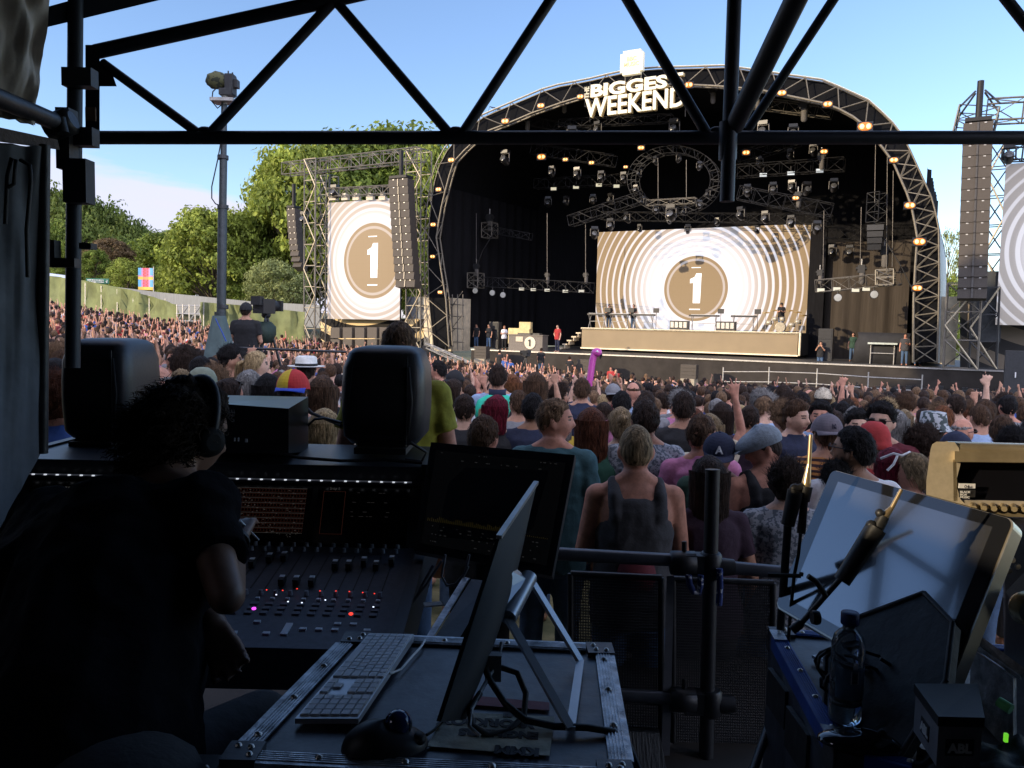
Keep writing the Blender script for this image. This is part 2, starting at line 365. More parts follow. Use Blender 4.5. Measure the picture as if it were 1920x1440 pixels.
# hair ------------------------------------------------------------
def hair_mesh(style, seed=0, strands=950):
    key = ('hair', style, seed)
    if key in BC: return BC[key]
    rg = random.Random(seed*17+len(style)); mb = MB(); n, k = 40, 30; so_ = V((seed*3.1, seed*1.7, 0))
    thk = {'short':.009,'buzz':.0045,'fade':.009,'crop':.015,'quiff':.020,'curly':.040,'afro':.055,'long':.020,'pony':.013,'bun':.013,'balding':.005,'bob':.022}[style]
    amp = {'short':.012,'buzz':.002,'fade':.010,'crop':.018,'quiff':.017,'curly':.026,'afro':.014,'long':.006,'pony':.006,'bun':.008,'balding':.002,'bob':.008}[style]
    fq = {'curly':34,'afro':50,'short':45,'crop':38,'quiff':38}.get(style, 30)
    def lim(az):                      # hairline height by azimuth (0 = front)
        a = abs(az); lo = -.088 if style not in ('fade','buzz','short','quiff') else -.072
        if style == 'balding': return .02 if a > 1.9 else (.03 if a > 1.2 else .2)
        if a < .75: return .066-.01*a
        if a < 1.35: return .058+(a-.75)/.6*(-.066)
        if a < 1.75: return -.012 if style in ('short','fade','buzz','quiff','crop','balding') else -.03
        return -.012+(min(a,2.5)-1.75)/.75*(lo+.012)
    def hp(d):
        p = head_pt(d); az = math.atan2(p.x, p.y); l = lim(az)
        m = min(1, max(0, (p.z-l)/.016))
        if style == 'balding' and p.z > .055 and d.y > -.8: m = 0
        t = thk
        if style == 'fade' and p.z < .03: t = .004
        if style == 'quiff': t = thk*(.55+ .9*max(0, d.z)+1.0*max(0, d.y)*max(0,d.z)) if p.z > .02 else .006
        if style in ('pony','bun') and d.y < -.2: t = thk*1.2
        nz_ = noise.noise(p*fq+so_)*amp+noise.noise(V((p.x*130,p.y*130,p.z*20))+so_)*amp*.55
        if style in ('curly','afro'): nz_ += noise.noise(p*95+so_)*amp*.6
        return p+p.normalized()*(m*(t+nz_)-(1-m)*.008), m
    vs = []
    for i in range(1, k):
        for j in range(n):
            t, a = PI*i/k, 2*PI*j/n; vs.append(hp(V((math.sin(t)*math.cos(a), math.sin(t)*math.sin(a), math.cos(t))))[0])
    vs += [hp(V((0,0,1)))[0], hp(V((0,0,-1)))[0]]; T_ = len(vs)-2
    fs = [(i*n+j, (i+1)*n+j, (i+1)*n+(j+1)%n, i*n+(j+1)%n) for i in range(k-2) for j in range(n)]
    fs += [(T_, j, (j+1)%n) for j in range(n)]+[(T_+1, (k-2)*n+(j+1)%n, (k-2)*n+j) for j in range(n)]
    mb.add(vs, fs, 0, True)
    def ribbon(pts, w0):
        vv = []; m_ = len(pts)
        for i, p in enumerate(pts):
            d = (pts[min(i+1,m_-1)]-pts[max(0,i-1)]).normalized(); s_ = d.cross(p.normalized() if p.length > .01 else V((0,1,0)))
            s_ = s_.normalized() if s_.length > 1e-4 else V((1,0,0)); ww = w0*(1-.75*i/(m_-1)); vv += [p-s_*ww, p+s_*ww]
        mb.add(vv, [(2*i,2*i+1,2*i+3,2*i+2) for i in range(m_-1)], 0, True)
    if style == 'long' or style == 'bob':
        Lz = -.36-.06*rg.random() if style == 'long' else -.15
        m_ = 14; vs = []; nn = 56
        for i in range(m_+1):
            u = i/m_; z = .045+(Lz-.045)*u; q_ = min(1, .80+u*1.6); w_ = (.092+.012*math.sin(u*3)-.012*u)*q_; dd = (.100-.028*u)*q_; cy = -.012-.02*u
            for j in range(nn):
                a = 2*PI*j/nn; fr = math.sin(a); g = noise.noise(V((math.cos(a)*7, fr*7, z*3+seed*3)))*.010+.004*math.sin(a*17+seed+z*4)+noise.noise(V((a*9,z*14,seed)))*.008
                if fr > .25: y = cy+dd*.25*min(1,fr)*(1 if style=='bob' or u < .5 else .6)
                else: y = cy+fr*(dd+g)
                vs.append(V(((w_+g)*math.cos(a), y, z-.02*abs(math.cos(a))*u+.03*noise.noise(V((a*3,seed,1)))*(u**3))))
        fs = [(i*nn+(j+1)%nn, i*nn+j, (i+1)*nn+j, (i+1)*nn+(j+1)%nn) for i in range(m_) for j in range(nn)]
        mb.add(vs, fs+[tuple(range(m_*nn+nn-1, m_*nn-1, -1))], 0, True)
        for q in range(strands):
            a = PI+rg.random()*PI; r0 = .100+rg.random()*.012; pts = []
            for i in range(7):
                u = i/6; z = .06+(Lz*rg.uniform(.97,1.06)-.06)*u if i else .06
                pts.append(V((math.cos(a)*(r0-.012*u)+noise.noise(V((q,u*3,0)))*.012, -.012-.02*u+math.sin(a)*(r0*1.02-.030*u)+noise.noise(V((q,u*3,5)))*.010, z)))
            ribbon(pts, .0022)
    if style == 'pony':
        mb.path([V((0,-.10,.035)), V((0,-.145,.02)), V((.005,-.155,-.06)), V((.01,-.14,-.17)), V((.0,-.13,-.26))], .030, 10, taper=lambda t: .6+1.2*t*(1-t)*2-.5*t)
        for q in range(strands//2):
            a, r0 = rg.random()*2*PI, .026+.008*rg.random()
            ribbon([V((math.cos(a)*r0*f,y+math.sin(a)*r0*f,z)) for y, z, f in ((-.12,.03,.7),(-.15,.0,1),(-.15,-.10,1.15),(-.135,-.20,.8),(-.13,-.29,.4))], .002)
    if style == 'bun':
        mb.ell((0,-.118,.055), (.040,.034,.038), 16, 12)
        for q in range(7): mb.path([V((0,-.118,.055))+V((math.cos(t+q*.9)*.030*math.sin(q+.6), math.sin(t*1.0)*.032, math.cos(t)*.038)) for t in np.linspace(0,5,10)], .009, 6)
    if style in ('long','pony','bun','bob','short','crop','quiff','fade','curly','afro'):
        Ls = {'short':.032,'crop':.048,'quiff':.045,'fade':.024,'curly':.065,'afro':.05}.get(style, .06)
        for q in range(int(strands*(1.6 if style in ('curly','crop','afro') else 1))):
            d = V((rg.gauss(0,1), rg.gauss(-.3,1), rg.gauss(.5,.8))).normalized(); p, m = hp(d)
            if m < .9: continue
            if style in ('curly','afro'):
                t = d.orthogonal().normalized(); b = d.cross(t); ph = rg.random()*6
                ribbon([p+d*(Ls*u*.6-.004)+(t*math.cos(ph+u*7)+b*math.sin(ph+u*7))*.010*(1 if u else 0) for u in (0,.2,.4,.6,.8,1)], .0022)
            else:
                dn = (V((rg.uniform(-.4,.4), -.5, -1.0)) if style not in ('crop','quiff') else V((rg.uniform(-.6,.6), rg.uniform(-.3,.8), rg.uniform(.1,.8))))
                dn = (dn-d*dn.dot(d)*.75).normalized()
                ribbon([p-d*.003, p+dn*Ls*.5+d*.004, p+dn*Ls+d*(.001 if style not in ('crop','quiff') else .008)], .0017)
    me = mb.mesh('hair', [None]); BC[key] = me; return me
def cap_mb(kind='cap'):
    mb = MB()
    if kind in ('cap','capback'):
        vs = []; n, k = 32, 9
        for i in range(k+1):
            t = PI/2*i/k
            for j in range(n):
                a = 2*PI*j/n; vs.append(V((.094*math.sin(t)*math.cos(a), -.006+.114*math.sin(t)*math.sin(a), .028+.105*math.cos(t)-(.012 if math.sin(a) < 0 else 0)*math.sin(t))))
        pn = lambda j: int(((j+.5)/n*6+.5) % 6)
        for i in range(k):
            for j in range(n): mb.add([vs[i*n+j], vs[i*n+(j+1)%n], vs[(i+1)*n+(j+1)%n], vs[(i+1)*n+j]], [(3,2,1,0)], 0, True); mb.m[-1] = 0; mb.m[-1] = pn(j)
        lo = [v+V((0,0,-.006)) for v in vs[k*n:]]; hi = vs[k*n:]
        mb.add(hi+lo, [(j, (j+1)%n, n+(j+1)%n, n+j)[::-1] for j in range(n)], 0)
        s = 1 if kind == 'cap' else 1
        bv = []
        for u in np.linspace(-1, 1, 13):
            a = u*1.15; x0, y0 = .094*math.sin(a), -.006+.112*math.cos(a)
            for w_, zz in ((0, 0), (.5, .004), (1, -.006)):
                bv.append(V((x0*(1-.02*w_), y0+.075*w_*(1-u*u*.55), .030+zz-.018*u*u*w_)))
        f = [(i*3+j, i*3+j+1, (i+1)*3+j+1, (i+1)*3+j) for i in range(12) for j in range(2)]
        mb.add(bv, f, 7, True); mb.add([v-V((0,0,.004)) for v in bv], [q[::-1] for q in f], 7, True)
        mb.add([(0,-.006,.133)], [], 0); mb.ell((0,-.006,.134), (.008,.008,.005), 8, 6, 7)
    elif kind == 'flat':
        vs = []; n, k = 32, 8
        for i in range(k+1):
            t = PI/2*i/k
            for j in range(n):
                a = 2*PI*j/n; f = max(0, math.sin(a)); vs.append(V((.104*math.sin(t)*math.cos(a), .008+(.118+.035*f)*math.sin(t)*math.sin(a), .042+(.092-.022*f)*math.cos(t)-.016*f*math.sin(t))))
        vs += [V((v.x*.90, v.y*.92-.003, v.z-.022)) for v in vs[k*n:]]
        mb.add(vs, [(i*n+(j+1)%n, i*n+j, (i+1)*n+j, (i+1)*n+(j+1)%n)[::-1] for i in range(k+1) for j in range(n)], 0, True)
        mb.box((0,.140,.028), (.12,.055,.006), M=Matrix.Rotation(-.25,3,'X'), m=0)
    elif kind == 'beanie':
        mb.lathe([(.001,.155),(.04,.150),(.075,.125),(.095,.085),(.101,.04),(.103,.028),(.107,.02),(.107,-.005),(.103,-.012)][::-1], (0,-.008,0), 28)
    elif kind in ('fedora','bucket'):
        if kind == 'fedora': mb.lathe([(.165,.052),(.155,.045),(.098,.045),(.098,.06),(.092,.13),(.07,.142),(.03,.134),(.001,.132)], (0,-.004,0), 28); mb.lathe([(.1005,.048),(.0995,.075)], (0,-.004,0), 28, m=1)
        else: mb.lathe([(.155,.0),(.152,-.004),(.102,.045),(.100,.06),(.088,.135),(.06,.142),(.001,.144)], (0,-.004,0), 28)
    return mb
def glasses_mb(up=False):
    mb = MB(); z = .012
    for s in (-1, 1):
        for a in range(16):
            t0, t1 = 2*PI*a/16, 2*PI*(a+1)/16
            mb.tube((s*.034+.024*math.cos(t0), .106, z+.018*math.sin(t0)), (s*.034+.024*math.cos(t1), .106, z+.018*math.sin(t1)), .0025, n=5, m=0)
        mb.ell((s*.034,.105,z), (.0235,.002,.0175), 16, 8, m=1)
        mb.tube((s*.058,.104,z+.008), (s*.084,.06,z+.008), .0028, n=5); mb.tube((s*.084,.06,z+.008), (s*.086,-.03,z), .0028, n=5)
    mb.tube((-.011,.108,z+.005), (.011,.108,z+.005), .003, n=5)
    if up:
        q = Matrix.Rotation(.85, 3, 'X'); mb.v = [tuple(q@V(v)+V((0,-.002,.012))) for v in mb.v]
    return mb
# material banks
SKIN = [mat('skin_fair', (.50,.27,.18), .62, var=.12, scale=26, bump=.10, spec=.22), mat('skin_pink', (.54,.26,.18), .62, var=.13, scale=26, bump=.10, spec=.22),
        mat('skin_tan', (.38,.20,.12), .5, var=.07, scale=18, bump=.04, spec=.35), mat('skin_pale', (.60,.37,.27), .62, var=.11, scale=26, bump=.10, spec=.22), mat('skin_brown', (.20,.10,.06), .5, var=.06, scale=18, bump=.04, spec=.35)]
EYE = mat('eye_dark', (.05,.03,.02), .4, var=0, bump=0); LIP = mat('lip', (.38,.13,.11), .5, var=0, bump=0)
def hm(name, c, k=.45): return mat('hair_'+name, c, .62, var=.5, scale=9, bump=.9, stretch=(9,9,1.6), spec=.14)
HAIR = {'black':hm('black',(.013,.011,.011)),'dark brown':hm('dark_brown',(.034,.021,.015)),'brown':hm('brown',(.075,.042,.024)),'light brown':hm('light_brown',(.15,.09,.05)),
        'blonde':hm('blonde',(.38,.27,.14)),'dirty blonde':hm('dirty_blonde',(.22,.155,.085)),'auburn':hm('auburn',(.10,.034,.016)),'ginger':hm('ginger',(.16,.062,.026)),'dark red':hm('dark_red',(.13,.010,.022)),'grey':hm('grey',(.22,.21,.20))}
CLO = {}
for n_, c_ in {'black':(.014,.014,.016),'navy':(.016,.022,.052),'white':(.66,.66,.68),'grey':(.20,.20,.21),'charcoal':(.05,.05,.055),'blue':(.04,.10,.33),'light blue':(.28,.38,.55),'maroon':(.12,.015,.025),
               'red':(.36,.03,.03),'pink':(.50,.18,.32),'teal':(.035,.095,.11),'olive':(.09,.10,.04),'dark green':(.025,.06,.04),'mustard':(.45,.30,.03),'cream':(.55,.48,.36),'plum':(.035,.016,.032),'yellow green':(.30,.29,.03),'denim':(.06,.11,.20)}.items():
    CLO[n_] = mat('cloth_'+n_.replace(' ','_'), c_, .88, var=.10, scale=25, bump=.25)
def striped(name, a, b, sc_, axis=2):
    m = mat(name, a, .88, var=0, bump=0); t = m.node_tree; bs = t.nodes['Principled BSDF']; co = N(t,'ShaderNodeTexCoord'); s = N(t,'ShaderNodeSeparateXYZ'); t.links.new(co.outputs['Object'], s.inputs[0])
    x = M(t,'GREATER_THAN', M(t,'SINE', M(t,'MULTIPLY', s.outputs[axis], sc_)), 0.0); mm = N(t,'ShaderNodeMixRGB'); t.links.new(x, mm.inputs[0])
    mm.inputs[1].default_value = a+(1,); mm.inputs[2].default_value = b+(1,); t.links.new(mm.outputs[0], bs.inputs['Base Color']); return m
CLO['orange striped'] = striped('cloth_orange_striped', (.50,.20,.05), (.04,.015,.015), 190)
CLO['navy striped'] = striped('cloth_navy_striped', (.5,.5,.52), (.02,.03,.08), 150)
def blotch(name, a, b, sc_, thr=.58, kind='noise', c=None):
    m = mat(name, a, .88, var=0, bump=0); t = m.node_tree; bs = t.nodes['Principled BSDF']; co = N(t,'ShaderNodeTexCoord')
    n = N(t,'ShaderNodeTexNoise', inp={'Scale': sc_, 'Detail': 2}) if kind == 'noise' else N(t,'ShaderNodeTexVoronoi', inp={'Scale': sc_}); t.links.new(co.outputs['Object'], n.inputs['Vector'])
    x = M(t,'GREATER_THAN' if kind == 'noise' else 'LESS_THAN', n.outputs[0], thr); mm = N(t,'ShaderNodeMixRGB'); t.links.new(x, mm.inputs[0])
    mm.inputs[1].default_value = a+(1,); mm.inputs[2].default_value = b+(1,); t.links.new(mm.outputs[0], bs.inputs['Base Color']); return m
CLO['green floral'] = blotch('cloth_green_floral', (.014,.07,.045), (.48,.36,.22), 17, .27, 'voronoi')
CLO['grey patterned'] = blotch('cloth_grey_patterned', (.30,.32,.36), (.10,.12,.15), 55, .52)
CLO['camouflage'] = blotch('cloth_camouflage', (.42,.44,.46), (.06,.08,.08), 26, .5)
CAPM = {'rainbow': [mat('cap_red', (.55,.03,.03), .8, bump=.1), mat('cap_yellow', (.72,.50,.03), .8, bump=.1), mat('cap_green', (.03,.28,.08), .8, bump=.1), mat('cap_blue', (.02,.06,.45), .8, bump=.1)]}
LENS = mat('sunglass_lens', (.02,.015,.012), .08, var=0, bump=0)
TRO = [CLO['denim'], CLO['black'], CLO['charcoal'], CLO['navy']]
def addm(o, mats):
    for i, m in enumerate(mats):
        if i >= len(o.material_slots): break
        o.material_slots[i].link = 'OBJECT'; o.material_slots[i].material = m
    return o
def person(loc, yaw, H=1.75, label='', sex='m', pl='down', pr='down', hy=0, hp=0, skin=0, hair='short', hcol='dark brown', top='tee', tcol='black', seed=0, vox=.016,
           cap=None, capm=None, glasses=None, group=None, trousers=True, tro=None):
    k = H/1.752
    o = link('person', body_mesh(sex, pl, pr, hy, hp, vox)); o.location = loc; o.rotation_euler = (0, 0, yaw); o.scale = (k,)*3
    addm(o, [SKIN[skin], EYE, LIP]); tag(o, label, 'person', group)
    Mh = hmat(hy, hp)
    if hair:
        h = link('hair', hair_mesh(hair, seed), o); h.matrix_basis = Mh; addm(h, [HAIR[hcol]])
    if top:
        s = link('shirt' if top != 'tank' else 'tank_top', shirt_mesh(sex, pl, pr, top, vox if vox > .012 else .011), o); addm(s, [CLO[tcol]])
    if trousers:
        t = link('trousers', trouser_mesh(), o); addm(t, [tro or TRO[seed % 4]])
    if cap:
        key = ('cap', cap)
        if key not in BC: BC[key] = cap_mb(cap if cap != 'capback' else 'cap').mesh('cap', [None]*8)
        c = link('cap' if cap not in ('fedora','bucket','beanie') else 'hat', BC[key], o)
        c.matrix_basis = Mh @ (Matrix.Rotation(PI,4,'Z') if cap == 'capback' else Matrix.Identity(4)) @ Matrix.Translation((0,-.004 if cap != 'capback' else .01,.004)) @ Matrix.Scale(1.05,4)
        cm_ = capm if isinstance(capm, list) else [capm or CLO['black']]*8
        addm(c, cm_)
    if glasses:
        key = ('gl', glasses == 'up')
        if key not in BC: BC[key] = glasses_mb(glasses == 'up').mesh('sunglasses', [None, None])
        g = link('sunglasses' if glasses != 'clear' else 'glasses', BC[key], o); g.matrix_basis = Mh; addm(g, [RUBBER, LENS if glasses != 'clear' else SKIN[skin]])
    return o
# ------------------------------------------------------------------ stage
def lattice(mb, a, b, w, bay, r=.03, rd=.018, up=V((0,0,1)), n=5, m=0, h=None, faces=4):
    a, b = V(a), V(b); z = (b-a).normalized(); x = z.cross(up)
    if x.length < .05: x = V((SU.x, SU.y, 0))
    x.normalize(); y = x.cross(z).normalized(); h = h or w; L_ = (b-a).length; nb = max(1, round(L_/bay))
    cs = [x*w/2+y*h/2, -x*w/2+y*h/2, -x*w/2-y*h/2, x*w/2-y*h/2]
    for c in cs: mb.tube(a+c, b+c, r, n=n, m=m, cap=False)
    for i in range(nb):
        p, q = a+z*L_*i/nb, a+z*L_*(i+1)/nb
        for k in range(faces):
            c0, c1 = cs[k], cs[(k+1)%4]
            if i % 2: c0, c1 = c1, c0
            mb.tube(p+c0, q+c1, rd, n=4, m=m, cap=False)
            mb.tube(p+cs[k], p+cs[(k+1)%4], rd, n=4, m=m, cap=False)
    for k in range(4): mb.tube(b+cs[k], b+cs[(k+1)%4], rd, n=4, m=m, cap=False)
    return mb
TRUSS = mat('truss_steel', (.16,.145,.12), .5, .4, scale=10)
TRUSSB = mat('truss_black', (.010,.010,.011), .6, .2, scale=10)
DRAPE = mat('black_drape', (.012,.012,.014), .95, bump=.4, scale=2, stretch=(4,4,.5), spec=.1)
DRAPE2 = mat('charcoal_drape', (.055,.046,.038), .95, bump=.8, scale=1.6, stretch=(5,5,.25), spec=.1)
SKIRT = mat('stage_skirt', (.045,.040,.036), .9, bump=.5, scale=1.2, spec=.1)
ROOFM = mat('roof_canvas', (.007,.0075,.009), .9, bump=.2, scale=2, spec=.08)
ROOFO = mat('roof_outer_canvas', (.32,.36,.37), .55, bump=.2, scale=2)
stage = Thing('festival_stage', 'huge black arched festival stage with bright lattice arch, dark canopy and draped deck', 'stage', F0)
mb = MB(); GZ = -3.6
# deck and skirt
s0, s1 = -5.6, 26.5
SL, SR = -6.5, 30.0
mb = MB(); mb.hexa([T(SL,0.02,-.45),T(SR,.02,-.45),T(SR,15.5,-.45),T(SL,15.5,-.45),T(SL,-.0,0),T(SR,-.0,0),T(SR,15.5,0),T(SL,15.5,0)]); 
stage.part('deck', mb, mat('stage_deck', (.06,.058,.055), .6, scale=4))
mb = MB(); K = 160
vs = []
for i in range(K+1):
    s = SL+(SR-SL)*i/K
    for z in (-.02, -.7, -1.4, -2.6): vs.append(T(s, -.06+.035*noise.noise(V((s*1.7, z*.7, 2)))+(.02*math.sin(s*4) if z < -.1 else 0), z))
mb.add(vs, [(i*4+j, i*4+j+1, (i+1)*4+j+1, (i+1)*4+j)[::-1] for i in range(K) for j in range(3)], 0, True)
stage.part('skirt', mb, SKIRT)
mb = MB(); mb.hexa([T(SL,-.12,-.06),T(SR,-.12,-.06),T(SR,-.07,-.06),T(SL,-.07,-.06),T(SL,-.12,.02),T(SR,-.12,.02),T(SR,-.07,.02),T(SL,-.07,.02)])
stage.part('deck_edge', mb, GALV)
# arch
OUT = [(806,650),(797,560),(795,455),(800,390),(811,320),(836,272),(868,240),(902,216),(956,193),(1029,162),(1100,149),(1159,134.5),(1213,127),(1295,125),(1357,123),(1407,130),(1480,141),(1543,150),(1590,170),(1633,190),(1687,243),(1708,285),(1727,327),(1750,377),(1760,427),(1761,527),(1757,680)]
INN = [(842,650),(836,560),(826,500),(818,445),(826,395),(838,345),(850,304),(880,272),(910,247),(953,231),(997,212),(1054,192),(1100,178),(1160,166),(1220,160),(1280,158),(1357,162),(1423,168),(1470,178),(1553,195),(1590,212),(1620,233),(1647,267),(1673,300),(1707,377),(1720,443),(1716,500),(1713,560),(1712,680)]
def resample(pts, n):
    L_ = [0]
    for a, b in zip(pts, pts[1:]): L_.append(L_[-1]+math.dist(a, b))
    o = []
    for i in range(n):
        t = L_[-1]*i/(n-1); k = max(j for j in range(len(L_)) if L_[j] <= t+1e-9); k = min(k, len(pts)-2)
        u = (t-L_[k])/(L_[k+1]-L_[k]); o.append((pts[k][0]+(pts[k+1][0]-pts[k][0])*u, pts[k][1]+(pts[k+1][1]-pts[k][1])*u))
    return o
NA = 57
oo = [SP(*p, -.2) for p in resample(OUT, NA)]; ii = [SP(*p, -.2) for p in resample(INN, NA)]
AD = .45
mb = MB(); mb.path(oo, .045, 6); mb.path([p+SN*AD for p in oo], .04, 6)
mb.path(ii, .065, 6); mb.path([p+SN*AD for p in ii], .06, 6)
for i in range(NA-1):
    a, b = (oo[i], ii[i+1]) if i % 2 else (ii[i], oo[i+1])
    mb.tube(a, b, .032, n=5, cap=False); mb.tube(ii[i], ii[i]+SN*AD, .03, n=4, cap=False)
    if i % 2: mb.tube(ii[i], ii[i+1]+SN*AD, .03, n=4, cap=False)
    if i > 42: mb.tube(oo[i], ii[i], .035, n=5, cap=False); mb.tube(oo[i+1], ii[i], .03, n=4, cap=False); mb.tube(oo[i]+SN*AD, ii[i+1]+SN*AD, .03, n=4, cap=False)
stage.part('arch_truss', mb, mat('arch_steel', (.17,.15,.115), .5, .4, scale=10))
mb = MB()   # dark web panel behind the lattice and the canopy running back
DEP = 16.0
top_ = [p+V((0,0,.0)) for p in oo]
vs = []
zsh = lambda p, t: p+SN*t+V((0,0,-.02*t))
for t in (.5, 5, 9, 13, DEP): vs += [zsh(p, t) for p in top_]
mb.add(vs, [(j*NA+i, j*NA+i+1, (j+1)*NA+i+1, (j+1)*NA+i) for j in range(4) for i in range(NA-1)], 0, True)
cen = sum(top_, V((0,0,0)))/NA
vs2 = [v+(v-cen).normalized()*.05 for v in vs]; mb.add(vs2, [(j*NA+i, (j+1)*NA+i, (j+1)*NA+i+1, j*NA+i+1) for j in range(4) for i in range(NA-1)], 1, True)
mb.add([v for v in vs[:NA]]+[v for v in vs2[:NA]], [(i, NA+i, NA+i+1, i+1) for i in range(NA-1)], 1)
mb.add([o+SN*.5 for o in oo]+[q+SN*.5 for q in ii], [(i, i+1, NA+i+1, NA+i) for i in range(NA-1)], 0, True)
stage.part('canopy', mb, [ROOFM, ROOFO])
mb = MB(); mb.path([p+V((0,0,.06)) for p in oo], .022, 5); stage.part('canopy_edge', mb, mat('pale_edge_rope', (.6,.62,.58), .6))
mb = MB()   # rear wall drape
c0 = [p+SN*(DEP-.2) for p in oo]
mb.add(c0+[V((p.x,p.y,DZ)) for p in c0], [(i, NA+i, NA+i+1, i+1) for i in range(NA-1)], 0)
stage.part('back_drape', mb, DRAPE)
def curtain(s_a, t_a, s_b, t_b, zt, zb=0, wav=.12, fr=5, K=60):
    mb = MB(); vs = []; d = V((s_b-s_a, t_b-t_a)); L_ = d.length; nrm = V((-d.y, d.x))/L_
    for i in range(K+1):
        u = i/K; o = wav*(math.sin(u*L_*fr)+.5*math.sin(u*L_*fr*2.3+1))
        for z in (zt, zt*.5, zb): vs.append(T(s_a+d.x*u+nrm.x*o*(1 if z < zt else .7), t_a+d.y*u+nrm.y*o, z))
    mb.add(vs, [(i*3+j, i*3+j+1, (i+1)*3+j+1, (i+1)*3+j) for i in range(K) for j in range(2)], 0, True); return mb
sA, _ = ST(843, 600, 1.5)
stage.part('side_drape', curtain(sA-.6, 1.3, sA-.2, 15, 11.5, wav=.08), DRAPE)
sB, _ = ST(1712, 600, 1.3)
stage.part('side_drape', curtain(sB+.3, 1.3, sB+.3, 14.5, 10.5), DRAPE)
# charcoal drape beside the screen, and black leg
sC, zC = ST(1545, 455, 10.2); sD, zD = ST(1692, 440, 10.2)
cd = solo('stage_curtain', curtain(sC, 10.4, sD+.6, 9.9, zC, 0, .10, 3.2, 90), DRAPE2, 'tall brown-grey pleated curtain hanging right of the big screen', 'curtain')
sE, zE = ST(1521, 418, 10.1); sF, _ = ST(1545, 455, 10.1)
solo('masking_flat', MB().hexa([T(sE+.05,9.8,0),T(sF+.2,9.8,0),T(sF+.2,10.2,0),T(sE+.05,10.2,0),T(sE+.05,9.8,zE),T(sF+.2,9.8,zE),T(sF+.2,10.2,zE),T(sE+.05,10.2,zE)]), DRAPE, 'narrow black masking strip between the big screen and the pleated curtain', 'stage masking')
# ---------------- LED screens
def led_mat(name, cx, cy, r0, step, white=1.6, outer=9.0, dens=.62, tan=(.27,.205,.125), base=0.0):
    m = mat(name, tan, .55, var=0, bump=0, spec=.2); t = m.node_tree; b = t.nodes['Principled BSDF']
    co = N(t,'ShaderNodeTexCoord'); s = N(t,'ShaderNodeSeparateXYZ'); K_ = t.links.new; K_(co.outputs['Object'], s.inputs[0])
    dx = M(t,'SUBTRACT', s.outputs[0], cx); dz = M(t,'SUBTRACT', s.outputs[2], cy)
    d = M(t,'SQRT', M(t,'ADD', M(t,'MULTIPLY', dx, dx), M(t,'MULTIPLY', dz, dz)))
    q = M(t,'SUBTRACT', d, r0)
    u = M(t,'POWER', M(t,'MAXIMUM', q, .0001), .88); ph = M(t,'FRACT', M(t,'MULTIPLY', u, 1/step))
    duty = M(t,'MULTIPLY_ADD', q, -dens/outer, .74)
    dist = M(t,'ABSOLUTE', M(t,'SUBTRACT', ph, .5)); on = M(t,'MULTIPLY', M(t,'SUBTRACT', M(t,'MULTIPLY', duty, .5), dist), 10, clamp=True)
    fill = M(t,'MULTIPLY', M(t,'SUBTRACT', outer*.46, q), .9/(outer*.26), clamp=True)
    on = M(t,'MAXIMUM', on, M(t,'MULTIPLY', fill, .80)); on = M(t,'MULTIPLY', M(t,'MAXIMUM', on, base), M(t,'GREATER_THAN', q, 0))
    on = M(t,'MULTIPLY', on, M(t,'MULTIPLY', M(t,'MULTIPLY_ADD', q, -.55/outer, 1.05), 1.0))
    thin = M(t,'MULTIPLY', M(t,'LESS_THAN', M(t,'ABSOLUTE', M(t,'ADD', q, r0*.12)), r0*.035), .38); on = M(t,'MAXIMUM', on, thin)
    # panel seams
    def seam(x, p): return M(t,'LESS_THAN', M(t,'FRACT', M(t,'MULTIPLY', x, 1/p)), .02)
    sm = M(t,'MAXIMUM', seam(s.outputs[0], .6), seam(s.outputs[2], .6))
    mm = N(t,'ShaderNodeMixRGB'); K_(M(t,'MULTIPLY', sm, .25), mm.inputs[0]); mm.inputs[1].default_value = tan+(1,); mm.inputs[2].default_value = (.2,.15,.08,1); K_(mm.outputs[0], b.inputs['Base Color'])
    b.inputs['Emission Color'].default_value = (.80,.84,1,1); K_(M(t,'MULTIPLY', on, white), b.inputs['Emission Strength'])
    return m
def led(name, s_a, s_b, z_a, z_b, t, ccx, ccz, r0, step, label, outer, white, dep=.18, one=1.0, dens=.62, base=0.0):
    W = s_b-s_a; th = Thing(name, label, 'screen', T((s_a+s_b)/2, t, z_a)); th.o.rotation_euler = (0,0,SYAW)
    th.loc = V((0,0,0))
    cx = ccx-(s_a+s_b)/2; cz = ccz-z_a; H_ = z_b-z_a
    mb = MB().box((0,.0,H_/2), (W,.02,H_)); th.part('display', mb, led_mat(name+'_'+str(round(W)), cx, cz, r0, step, white, outer, dens, base=base))
    mb = MB().box((0,dep/2+.03,H_/2), (W-.04,dep,H_-.04)); th.part('cabinet', mb, RUBBER)
    k = r0*one; E1 = mat('led_white', (.7,.7,.7), .5, var=0, bump=0, emit=(.9,.93,1), es=.36)
    k *= .80; y = -.03; pts = [(-.16,-.52),(.20,-.52),(.20,.60),(-.04,.60),(-.30,.34),(-.30,.20),(-.10,.26),(-.16,.26)]
    pts = [(-.08,-.56),(.20,-.56),(.22,.58),(.02,.58),(-.05,.44),(-.22,.36),(-.22,.20),(-.09,.22)]
    mb = MB(); vs = [(cx+a*k, y, cz+b*k) for a, b in pts]; vs2 = [(v[0], y+.01, v[2]) for v in vs]; n = len(vs)
    mb.add(vs+vs2, [tuple(range(n)), tuple(range(2*n-1, n-1, -1))]+[(i, n+i, n+(i+1)%n, (i+1)%n) for i in range(n)])
    th.part('numeral', mb, E1)
    mb = MB(); mb.box((cx+.0,y,cz+.80*k), (.36*k,.012,.03*k)); mb.box((cx+.0,y,cz-.80*k), (.42*k,.012,.04*k)); th.part('rule', mb, E1)
    return th
tS = 10.0
